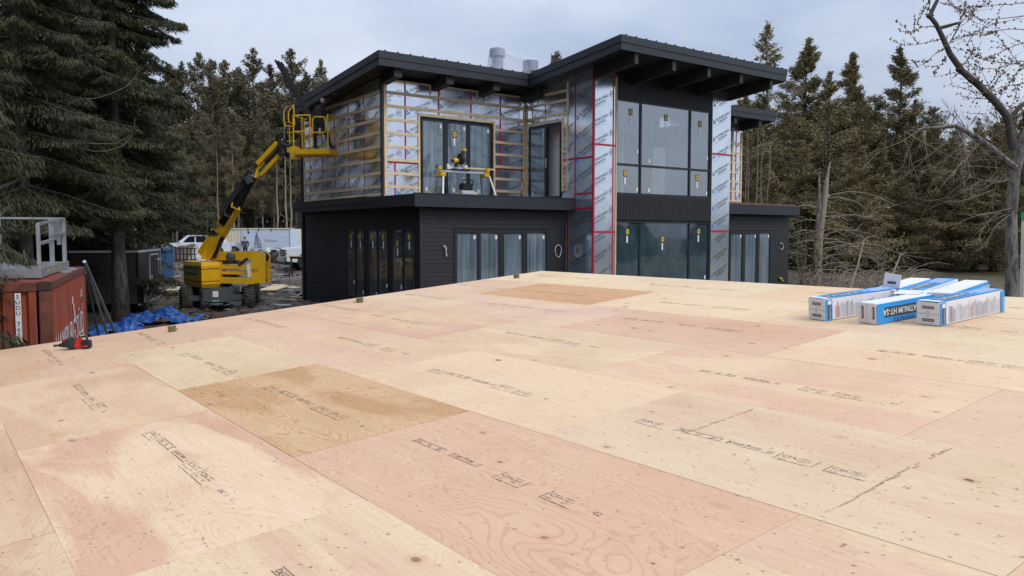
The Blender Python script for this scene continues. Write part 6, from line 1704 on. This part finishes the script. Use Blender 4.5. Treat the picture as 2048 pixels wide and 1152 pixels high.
def tree(kind, k, px, d, top_py, label, group, name='cedar_tree', wide=1.0):
    P = ground_at(px, d); cr_, tk = VAR[kind, k]
    ht = (472 - top_py) * d / FPX + CAM_Z - P.z
    s = ht / {'left': 16.5, 'right': 15.0, 'thin': 16.0, 'back': 14.5}[kind]
    t = thing(name, label, 'tree', Matrix.Translation(P) @ Matrix.Rotation(random.uniform(0, 6.28), 4, 'Z') @ Matrix.Diagonal((s * wide, s * wide, s, 1)), local=True, group=group)
    link('crown', cr_, t); link('trunk', tk, t); return t
ORD = ['first', 'second', 'third', 'fourth', 'fifth', 'sixth', 'seventh', 'eighth', 'ninth', 'tenth', 'eleventh', 'twelfth', 'thirteenth', 'fourteenth', 'fifteenth', 'sixteenth', 'seventeenth', 'eighteenth', 'nineteenth', 'twentieth', 'twenty-first', 'twenty-second']
LT = [(346, 135), (371, 132), (404, 114), (432, 128), (457, 128), (484, 142), (512, 106), (546, 137), (588, 106), (618, 152), (646, 128)]
for i, (px, ty) in enumerate(sorted(LT, reverse=True)):
    tree('left', i % 4, px, 86 + (i * 37 % 7), ty, 'tall dark cedar in the wood left of the house, %s from the roof' % ORD[i], 'cedars left of the house', wide=1.0 if px != 646 else .8)
for i in range(9):
    px = 350 + i * 34 + random.uniform(-8, 8)
    tree('left', (i + 2) % 4, px, 83 + random.uniform(-1, 2), random.uniform(205, 270), 'shorter cedar with bare grey trunk before the tall ones, %s from the spruce' % ORD[i], 'shorter cedars left of the house', wide=.8)
for i in range(24):
    px = 20 + i * 28 + random.uniform(-8, 8)
    tree('back', i % 2, px, 98 + random.uniform(-2, 5), random.uniform(165, 260), 'dark conifer in the rear rows of the wood on the left', 'rear rows of the wood on the left', name='conifer_tree', wide=1.25)
for i in range(9):
    px = 12 + i * 33 + random.uniform(-8, 8)
    tree('left', i % 4, px, 48 + (i * 5 % 9), random.uniform(20, 120), 'tall cedar glimpsed between the left spruces, %s from the picture edge' % ORD[i], 'cedars between the left spruces', wide=1.15)
tree('left', 1, 1113, 62, 112, 'lone cedar tip showing above the roof beside the wrapped flue', 'cedars left of the house')
RTL = [(1488, 190), (1527, 56), (1570, 168), (1607, 86), (1652, 150), (1695, 113), (1742, 195), (1790, 106), (1822, 205), (1862, 245), (1905, 262), (1950, 250), (1995, 240), (2040, 225), (2085, 200)]
for i, (px, ty) in enumerate(RTL):
    kind = 'thin' if px in (1527,) else 'right'
    tree(kind, i % (2 if kind == 'thin' else 4), px, (52 if ty < 140 else 49) + (i * 29 % 5), ty, 'olive brown cedar in the wood right of the house, %s from the roof' % ORD[i], 'cedars right of the house', wide=1.25 if ty < 140 else 1.15)
for i in range(13):
    px = 1485 + i * 46 + random.uniform(-12, 12)
    tree('right', (i + 3) % 4, px, 56 + random.uniform(-2, 2), (random.uniform(195, 250) if px < 1815 else random.uniform(275, 305)), 'broad cedar filling the middle rows right of the house, %s from the roof' % ORD[i], 'middle cedars right of the house', wide=1.65)
for i in range(11):
    px = 1545 + i * 50 + random.uniform(-12, 12)
    tree('right', (i + 1) % 4, px, 45 + random.uniform(-1.5, 2), 300 + random.uniform(-50, 50), 'low bushy cedar in the front row right of the house, %s from the roof' % ORD[i], 'low cedars right of the house', wide=1.7)
for i in range(16):
    px = 1470 + i * 42 + random.uniform(-10, 10)
    tree('back', i % 2, px, 64 + random.uniform(-2, 4), random.uniform(215, 290), 'dark conifer in the rear rows of the wood on the right', 'rear rows of the wood on the right', name='conifer_tree', wide=1.3)
# saplings and bare stems beside the house
def sapling(px, d, ty, label, group, lean=0.0, m='light_twig', r_=.05, twigs=14, seed=1, name='sapling', cat='sapling'):
    rs = random.Random(seed); P = ground_at(px, d); h = (472 - ty) * d / FPX + CAM_Z - P.z
    t = thing(name, label, cat, P, group=group)
    pts = [P + RT * (lean * (k / 8) ** 1.3 + rs.uniform(-.05, .05) * (k > 0)) + UZ * (h * k / 8 - .1 * (k == 0)) for k in range(9)]
    MB().tube(pts, [r_ * (1 - .85 * k / 8) for k in range(9)], 6).build('trunk', M[m], t, True)
    mb = MB()
    for k in range(twigs):
        i = rs.uniform(1.5, 7.8); a = pts[int(i)].lerp(pts[min(8, int(i) + 1)], i % 1); l = rs.uniform(.4, 1.3) * (1.2 - i / 9)
        v = (RT * rs.uniform(-1, 1) + FH * rs.uniform(-1, 1)).normalized()
        mb.tube([a, a + v * l * .5 + UZ * l * .35, a + v * l * .8 + UZ * l * .9], [r_ * .28, r_ * .18, .006], 4)
    mb.build('twigs', M['twig'], t)['kind'] = 'stuff'
for i, (px, ty, ln) in enumerate(((1488, 250, .1), (1497, 268, -.1), (1508, 236, .15), (1519, 255, .1), (1530, 270, .2), (1476, 300, .0))):
    sapling(px, 41, ty, 'thin bare grey sapling by the right roof edge, %s of six' % ORD[i], 'bare saplings beside the house', ln, seed=i)
for i, px in enumerate((437, 468, 556, 573, 583)):
    sapling(px, 81.5, (300, 280, 300, 230, 300)[i], 'slender pale trunk standing before the left wood, %s from the spruce' % ORD[i], 'pale trunks before the left wood', 0, 'pale_bark', .12, 8, seed=20 + i, name='bare_tree', cat='tree')
# snapped trunk
P = ground_at(1632, 37)
sn = thing('tree_snag', 'snapped double trunk with splintered tops standing right of the house', 'tree', P)
def spx(px, py, d=37.0): return at(px, py, d)
MB().tube([P - UZ * .2, spx(1634, 560), spx(1640, 470), spx(1649, 400), spx(1653, 365), spx(1657, 342), spx(1661, 322)], [.19, .17, .155, .14, .10, .05, .015], 9).build('trunk', M['pale_bark'], sn, True)
MB().tube([P - UZ * .2 - RT * .12, spx(1628, 560), spx(1633, 470), spx(1638, 420), spx(1639, 380), spx(1638, 355), spx(1637, 345)], [.14, .125, .11, .10, .07, .04, .015], 9).build('trunk', M['grey_bark'], sn, True)
MB().tube([spx(1645, 420), spx(1650, 385), spx(1653, 355)], [.09, .06, .015], 6).tube([spx(1656, 395), spx(1650, 375), spx(1648, 362)], [.1, .05, .01], 6).build('splinter', M['pale_bark'], sn)
mb = MB(); rs = random.Random(5)
for k in range(34):
    a = spx(1634 + rs.uniform(-3, 6) + (560 - 0) * 0, rs.uniform(400, 560)); a = a + RT * .1
    l = rs.uniform(1.2, 4.2); u = rs.choice((-1, 1, 1, 1)); up = rs.uniform(-.25, .5)
    pts = [a]
    for q in range(5): pts.append(pts[-1] + (RT * u + FH * rs.uniform(-.5, .3) + UZ * (up - .22 * q + rs.uniform(-.1, .1))) * l / 5)
    mb.tube(pts, [.028, .024, .02, .016, .011, .005], 4)
    for q in range(4):
        b_ = pts[rs.randint(2, 4)]; mb.tube([b_, b_ + (RT * u * .6 + UZ * rs.uniform(-.6, .5) + FH * rs.uniform(-.4, .4)) * l * .25, b_ + (RT * u + UZ * rs.uniform(-.7, .3)) * l * .4], [.012, .008, .004], 3)
mb.build('branches', M['light_twig'], sn)['kind'] = 'stuff'
# fallen brush and dead sticks below
def brush(name, label, px0, px1, d, n, hmax, seed, m):
    rs = random.Random(seed); mb = MB()
    for k in range(n):
        P = ground_at(rs.uniform(px0, px1), d + rs.uniform(-3, 3)); l = rs.uniform(.8, 3.0); u = rs.uniform(-1, 1); pts = [P]
        up = rs.uniform(.25, 1.0) * hmax
        for q in range(5): pts.append(pts[-1] + (RT * u + FH * rs.uniform(-.4, .4) + UZ * (up - .28 * q * hmax)) * l / 5 + RT * rs.uniform(-.06, .06))
        mb.tube(pts, [.02, .018, .015, .012, .008, .004], 4)
    return tag(mb.build(name, M[m]), label, 'brush', kind='stuff')
brush('brush', 'tangle of grey dead branches below the snapped trunk', 1585, 1840, 37, 240, 1.0, 3, 'light_twig')
brush('brush', 'thin bare undergrowth at the foot of the left wood', 330, 620, 80, 170, .8, 4, 'twig')
for i, (a, b_, lab) in enumerate((((1695, 590), (1728, 480), 'straight pale dead stick leaning among the brush'), ((1768, 580), (1800, 512), 'forked pale dead stick behind the carton flap'))):
    p0, p1 = at(*a, 33), at(*b_, 34); v = p0 - p1; p0 = p1 + v * ((p1.z + .05) / -v.z)
    tag(MB().tube([p0, p0.lerp(p1, .5) + RT * .06, p1, p1 + RT * .25 + UZ * .2], [.05, .04, .03, .01], 6).tube([p1, p1 - RT * .2 + UZ * .35], [.025, .01], 5).build('dead_stick', M['pale_bark']), lab, 'stick', 'dead sticks in the brush')
# leafy low shrubs beside the house
def shrub(px, d, h, lab, seed):
    g = np.random.default_rng(seed); P = ground_at(px, d); n = 500
    t = thing('shrub', lab, 'shrub', P, local=True, group='shrubs right of the house')
    c = g.normal(0, 1, (n, 3)) * np.array([h * .3, h * .3, h * .22]) + np.array([0, 0, h * .6])
    link('foliage', spray_mesh('foliage', c, g.normal(0, 1, (n, 3)), g.uniform(.1, .22, n), g.uniform(.06, .1, n), M['bush_leaf']), t)
    mb = MB(); rs = random.Random(seed)
    for k in range(12): mb.tube([(0, 0, -.05), (rs.uniform(-.3, .3), rs.uniform(-.3, .3), h * .5), (rs.uniform(-.6, .6), rs.uniform(-.6, .6), h * rs.uniform(.7, 1.1))], [.02, .014, .004], 4)
    mb.build('stem', M['twig'], t)
shrub(1606, 36, 3.1, 'yellow green shrub between the house corner and the snapped trunk', 2); shrub(1760, 40, 2.2, 'yellow green shrub low among the brush', 5)

# spruces on the left
def spruce(px, d, top, rad, base, nz, label, seed, tr_r=.2, dens=1.0, name='spruce_tree', Ppos=None, droop=1.0, m='spruce_leaf', wf=1.0):
    g = np.random.default_rng(seed); P = ground_at(px, d) if Ppos is None else Ppos
    t = thing(name, label, 'tree', P, local=True, group='spruces on the left')
    me_ = trunk_mesh(top, tr_r, M['spruce_bark'], seed, 0, .05); link('trunk', me_, t)
    Cs, Ds, Ls, Ws = [], [], [], []; wood = MB()
    z = base
    while z < top - .2:
        f = (top - z) / (top - base); nb_ = int(g.integers(5, 8))
        for b_ in range(nb_):
            a = g.random() * 6.283; L = rad * f ** .75 * g.uniform(.6, 1.15) + .1
            dx, dy = math.cos(a), math.sin(a)
            zz = z + g.uniform(-.2, .2); dr = g.uniform(.22, .48) * droop
            def pt(s): return np.array([dx * L * s, dy * L * s, zz + L * (-.10 * s * 2 * dr * 2 - dr * .8 * s * s + .5 * dr * s ** 4)])
            wood.tube([Vector(pt(s)) for s in (0, .35, .7, 1)], [.035 * L / 2 + .01, .022 * L / 2 + .008, .015, .006], 4, cap=False)
            n = max(6, int(62 * L * dens))
            s = g.random(n) ** .85 * .96 + .04
            base_p = np.stack([pt(q) for q in s])
            side = g.uniform(-1, 1, n); wd = (.34 * L * (1.05 - s) + .07) * side
            off = np.stack([-dy * wd + dx * abs(wd) * .5, dx * wd + dy * abs(wd) * .5, -abs(wd) * .45 - g.random(n) * .12 * (1 - .4 * s)], 1)
            Cs.append(base_p + off + g.normal(0, .025, (n, 3)))
            Ds.append(np.stack([dx * .6 - dy * side * .9, dy * .6 + dx * side * .9, -.55 - g.random(n) * .6], 1) + g.normal(0, .2, (n, 3)))
            Ls.append(g.uniform(.08, .20, n)); Ws.append(g.uniform(.015, .034, n) * wf)
        z += nz
    c, dd = np.concatenate(Cs), np.concatenate(Ds)
    link('crown', spray_mesh('crown', c, dd, np.concatenate(Ls), np.concatenate(Ws), M[m]), t)
    wood.build('branches', M['bark'], t)['kind'] = 'stuff'
    return t
spruce(237, 22.3, 17.0, 2.55, 3.4, .34, 'big dark spruce in front of the black trailer', 3, .20, 7.0)
spruce(128, 25.5, 19.0, 3.2, 1.6, .36, 'tall spruce between the container and the trailer spruce', 4, .2, 5.0, wf=1.2)
spruce(48, 19.0, 17.0, 2.9, 3.2, .36, 'spruce directly behind the steel frames on the container', 5, .18, 4.5)
spruce(285, 31.5, 12.0, 2.4, 2.6, .42, 'broad low spruce behind the big one, beside the boom arm', 6, .2, 1.4, wf=1.5)
spruce(-165, 9.9, 11.0, 1.55, 2.2, .36, 'near spruce at the left picture edge overhanging the container', 7, .16, 4.0)
spruce(195, 34, 17.0, 3.0, 1.0, .45, 'spruce standing behind the black trailer', 8, .2, 1.2, wf=1.6)
spruce(165, 28.0, 21.0, 3.6, 4.0, .40, 'tallest dark spruce, its crown filling the top left corner', 9, .22, 2.2, wf=1.3)
# brownish branch foliage hanging at the very left
def arcs(name, label, m, lst, d, r_, parent=None):
    mb = MB()
    for pts in lst: mb.tube([at(x, y, d) for x, y in pts], [r_ * (1 - .8 * k / (len(pts) - 1)) for k in range(len(pts))], 5)
    return mb
mb = arcs('', '', '', [[(150, 199), (190, 197), (220, 188), (250, 175), (268, 158), (278, 140)], [(115, 282), (150, 295), (190, 303), (215, 302), (245, 292), (262, 275), (269, 250), (270, 235)], [(145, 278), (180, 287), (225, 288), (255, 275), (266, 258)], [(20, 380), (50, 380), (80, 368), (97, 350)], [(55, 395), (75, 385), (95, 370), (110, 362)]], 19.8, .016)
tag(mb.build('bare_vine', M['light_twig'], None), 'long pale bare shoots curving through the dark spruce', 'vine')

# bare maple at the right with budding twigs
MD = 21.0
P = ground_at(2026, MD)
mp_ = thing('bare_tree', 'large bare tree at the right edge with a crooked limb across the sky', 'tree', P)
def mpx(x, y, dd=0.0): return at(x, y, MD + dd)
MB().tube([P - UZ * .3, mpx(2024, 560), mpx(2022, 430), mpx(2030, 340), mpx(2052, 270), mpx(2085, 200), mpx(2130, 120)], [.21, .155, .14, .135, .12, .11, .1], 12).build('trunk', M['grey_bark'], mp_, True)
LIMB = [(2028, 300), (2016, 235), (1992, 205), (1957, 170), (1925, 143), (1900, 108), (1884, 72), (1872, 48), (1860, 33), (1864, 22), (1874, 2), (1884, -30), (1890, -70)]
lr = [.115, .105, .097, .09, .083, .075, .065, .058, .062, .052, .046, .04, .03]
MB().tube([mpx(x, y, -.3) for x, y in LIMB], lr, 10).build('limb', M['bark'], mp_, True)
for kx, ky, r_ in ((1858, 32, .075), (1918, 139, .09), (1942, 160, .09)): MB().lathe([(.01, -r_), (r_ * .75, -r_ * .5), (r_, 0), (r_ * .75, r_ * .5), (.01, r_)], mpx(kx, ky, -.3), (0, 0, 1), 10).build('knot', M['bark'], mp_, True)
L2 = [(2030, 335), (2008, 318), (1985, 298), (1958, 278), (1935, 264), (1912, 252), (1880, 255), (1848, 257), (1815, 262)]
MB().tube([mpx(x, y, -.5) for x, y in L2], [.10, .095, .088, .075, .065, .055, .042, .03, .012], 8).build('limb', M['grey_bark'], mp_, True)
MB().tube([mpx(x, y, -.2) for x, y in ((2022, 235), (2038, 215), (2060, 200), (2100, 170))], [.07, .06, .05, .04], 8).build('limb', M['bark'], mp_, True)
MB().tube([mpx(x, y, -.2) for x, y in ((1875, 57), (1895, 52), (1912, 47), (1921, 45))], [.05, .045, .035, .03], 7).tube([mpx(x, y, -.2) for x, y in ((1921, 45), (1912, 64), (1898, 88))], [.025, .02, .012], 6).build('limb', M['bark'], mp_, True)
rs = random.Random(12)
tw, bud = MB(), MB()
def twig(a, v, l, r_, n=6, sag=.0, budn=0, fork=1):
    pts = [Vector(a)]; v = Vector(v).normalized()
    for k in range(n):
        v = (v + Vector((rs.gauss(0, .13), rs.gauss(0, .13), rs.gauss(0, .13) - sag))).normalized(); pts.append(pts[-1] + v * l / n)
        if fork > 0 and k > 0 and rs.random() < .55:
            twig(pts[-1], v + Vector((rs.gauss(0, .5), rs.gauss(0, .5), rs.gauss(.1, .5))), l * rs.uniform(.25, .5), r_ * .6, 4, sag, budn, fork - 1)
    tw.tube(pts, [r_ * (1 - .75 * k / n) for k in range(n + 1)], 4, cap=False)
    if budn:
        for k in range(1, n + 1):
            for q in range(budn):
                if rs.random() < .75:
                    b_ = pts[k].lerp(pts[k - 1], rs.random()) + Vector((rs.gauss(0, .02), rs.gauss(0, .02), rs.gauss(0, .025)))
                    s = rs.uniform(.014, .03); bud.mesh([b_ + Vector(p) * s for p in ((1, 0, 0), (-1, 0, 0), (0, 1, 0), (0, -1, 0), (0, 0, 1.3), (0, 0, -1))], [(0, 2, 4), (2, 1, 4), (1, 3, 4), (3, 0, 4), (2, 0, 5), (1, 2, 5), (3, 1, 5), (0, 3, 5)])
for (x, y, vx, vz, l) in ((1874, 52, -1, -.15, 1.15), (1868, 40, -1, .9, .75), (1882, 78, -1, -.2, 1.1), (1890, 95, -1, -.55, .95), (1898, 105, -.8, -.9, .8), (1912, 62, .6, 1.2, .7), (1915, 48, 1, .7, .9), (1905, 80, 1, .25, 1.2), (1925, 130, .9, 1.1, .9), (1880, 5, 1, -.2, 2.2), (1884, -10, 1, -.5, 1.6), (1884, -20, -.6, -.4, .8),
                         (2060, 30, -1, -.1, 2.0), (2060, 60, -1, .2, 1.9), (2060, 80, -1, -.2, 2.2), (2060, 120, -1, -.1, 1.8), (2055, 130, -1, .15, 1.6), (2060, 165, -1, -.1, 1.5), (2060, 5, -1, -.3, 1.9), (2058, 150, -.8, .8, 1.5), (2060, 110, -.7, -1, 1.3)):
    twig(mpx(x, y, -.3), RT * vx + UZ * vz + FH * rs.uniform(-.3, .3), l, .013, 7, .0, 3, 1)
for k in range(13):
    x, y = rs.choice(L2[3:]); twig(mpx(x + rs.uniform(-10, 10), y, -.5), RT * rs.uniform(-1.0, .5) + FH * rs.uniform(-.4, .2) - UZ * rs.uniform(.1, 1.0), rs.uniform(.8, 2.3), .013, 7, .05, 0, 1)
for k in range(30):
    x, y = rs.uniform(1960, 2040), rs.uniform(170, 320); twig(mpx(x, y, -.2), RT * rs.uniform(-1, .6) + UZ * rs.uniform(-.5, 1), rs.uniform(.5, 1.4), .012, 6, .0, 1, 1)
for k in range(14):
    x, y = rs.uniform(1985, 2030), rs.uniform(330, 430); twig(mpx(x, y, -.4), -RT * rs.uniform(.4, 1) - UZ * rs.uniform(-.2, .8), rs.uniform(.8, 1.8), .012, 7, .03, 0, 1)
tw.build('twigs', M['twig'], mp_)['kind'] = 'stuff'; bud.build('buds', M['bud'], mp_)['kind'] = 'stuff'
# fine-branched bare trees far behind
def far_bare(px, d, ty, lab, seed, spread=1.0):
    rs_ = random.Random(seed); P = ground_at(px, d); h = (472 - ty) * d / FPX + CAM_Z
    t = thing('bare_tree', lab, 'tree', P, group='bare trees behind the right cedars'); mb = MB()
    def gro(a, v, l, r_, dep):
        pts = [a]; 
        for k in range(4):
            v = (v + Vector((rs_.gauss(0, .12), rs_.gauss(0, .12), rs_.gauss(.03, .08)))).normalized(); pts.append(pts[-1] + v * l / 4)
        mb.tube(pts, [r_ * (1 - .45 * k / 4) for k in range(5)], 5 if dep > 2 else 3, cap=False)
        if dep:
            for q in range(3 if dep > 1 else 4):
                b_ = pts[rs_.randint(2, 4)]; gro(b_, (v + Vector((rs_.gauss(0, .5), rs_.gauss(0, .5), rs_.gauss(.1, .25))) * spread).normalized(), l * rs_.uniform(.5, .78), max(.02, r_ * .55), dep - 1)
    gro(P - UZ * .2, UZ, h * .42, .16, 5); mb.build('trunk', M['twig'], t)
far_bare(1872, 53.5, 128, 'fine branched bare tree between the cedars and the crooked limb', 4); far_bare(1922, 54.5, 140, 'second bare tree, under the crooked limb', 9); far_bare(1990, 57, 190, 'bare tree behind the thick trunk at the right edge', 14)
# russet foliage clinging behind the big limb
g_ = np.random.default_rng(8)
for i, (px, py, n) in enumerate(((1990, 320, 160), (2030, 190, 260), (1985, 270, 120))):
    P = at(px, py, 44); c = g_.normal(0, 1, (n, 3)) * np.array([1.2, 1.2, .8]) + np.array(P)
    o = link('leaf_cluster', spray_mesh('leaf_cluster', c, g_.normal(0, 1, (n, 3)), g_.uniform(.1, .2, n), g_.uniform(.06, .12, n), M['brown_leaf']))
    tag(o, ('few russet leaves low beside the thick trunk', 'yellow brown leaves behind the crooked limb', 'sparse russet leaves behind the second limb')[i], 'leaves', kind='stuff')

# ------------------------------------------------------------------ the wood goes on beyond the left of the picture
def wood_mass(name, label, spots, m, seed):
    """far rows of conifers that read as one mass"""
    g = np.random.default_rng(seed); Cs, Ds, Ls, Ws = [], [], [], []
    for (x, y, h, r_) in spots:
        n = 1100; t = g.random(n); a = g.random(n) * 6.283; rr = r_ * (1 - t) ** .7 * np.sqrt(g.random(n)) + .1
        z0 = float(gz(x, y))
        Cs.append(np.stack([x + rr * np.cos(a), y + rr * np.sin(a), z0 + .4 + t * h], 1)); Ds.append(np.stack([np.cos(a), np.sin(a), g.normal(0, .5, n)], 1))
        Ls.append(g.uniform(.6, 1.3, n)); Ws.append(g.uniform(.4, .8, n))
    o = link(name, spray_mesh(name, np.concatenate(Cs), np.concatenate(Ds), np.concatenate(Ls), np.concatenate(Ws), M[m]))
    return tag(o, label, 'forest', kind='stuff')
sp_ = []
for k in range(64):
    a = AZ + R(36 + (k % 32) * 3.6 + random.uniform(-1, 1)); d = (29 if k < 32 else 40) + random.uniform(-3, 3)
    sp_.append((math.cos(a) * d, math.sin(a) * d, random.uniform(16, 22), random.uniform(2.6, 3.4)))
wood_mass('forest', 'dense conifer wood continuing along the left side of the site', sp_, 'cedar_leaf', 3)  # rows out of view, added near and tall so the left foil wall darkens

# low wood beyond the deck, behind the camera to the right: what the lower windows mirror
sp_ = [(20 + 70 * math.cos(R(-20 - k * 2.6)) + random.uniform(-5, 5), 18 + 70 * math.sin(R(-20 - k * 2.6)) + random.uniform(-5, 5), random.uniform(3.5, 6), random.uniform(2.2, 3.4)) for k in range(26)]
wood_mass('forest', 'low wood on the far side of the site behind the deck', sp_, 'cedar_leaf', 5)
# clods, chips and offcuts trodden into the yard
mb = MB(); rs = random.Random(21)
for k in range(900):
    px, d = rs.uniform(215, 612), rs.uniform(21.5, 58); p = ground_at(px, d)
    if p.x > 11.0 and p.y < 28.4: continue
    s_ = rs.uniform(.03, .11) * (1 + d / 60)
    v = [p + Vector((rs.gauss(0, s_), rs.gauss(0, s_), rs.uniform(-.02, s_))) for q in range(4)]
    mb.mesh(v, [(0, 1, 2), (0, 2, 3), (0, 3, 1), (1, 3, 2)], 0 if rs.random() < .8 else 1)
tag(mb.build('debris', [M['dirt_heap'], M['stone_grey']]), 'clods and stones trodden into the muddy yard', 'debris', kind='stuff')
for i in range(14):
    p = ground_at((545, 556, 571, 585, 598, 605, 540, 340, 352, 575, 590, 560, 548, 602)[i], (33, 38, 30, 34, 31, 40, 44, 33, 40, 45, 50, 27.5, 30, 28.5)[i])
    a_ = rs.uniform(0, 3.14); v = Vector((math.cos(a_), math.sin(a_), 0)) * rs.uniform(.25, .9)
    tag(MB().bar(p - v * .5 + UZ * .07, p + v * .5 + UZ * .09, rs.uniform(.06, .16), .035).build('wood_offcut', M[('pale_pine', 'copper_strip', 'pine', 'box_grey')[i % 4]]), 'short board offcut lying in the mud, %s counted outward from the lift' % ORD[i], 'offcut', 'offcuts in the muddy yard')
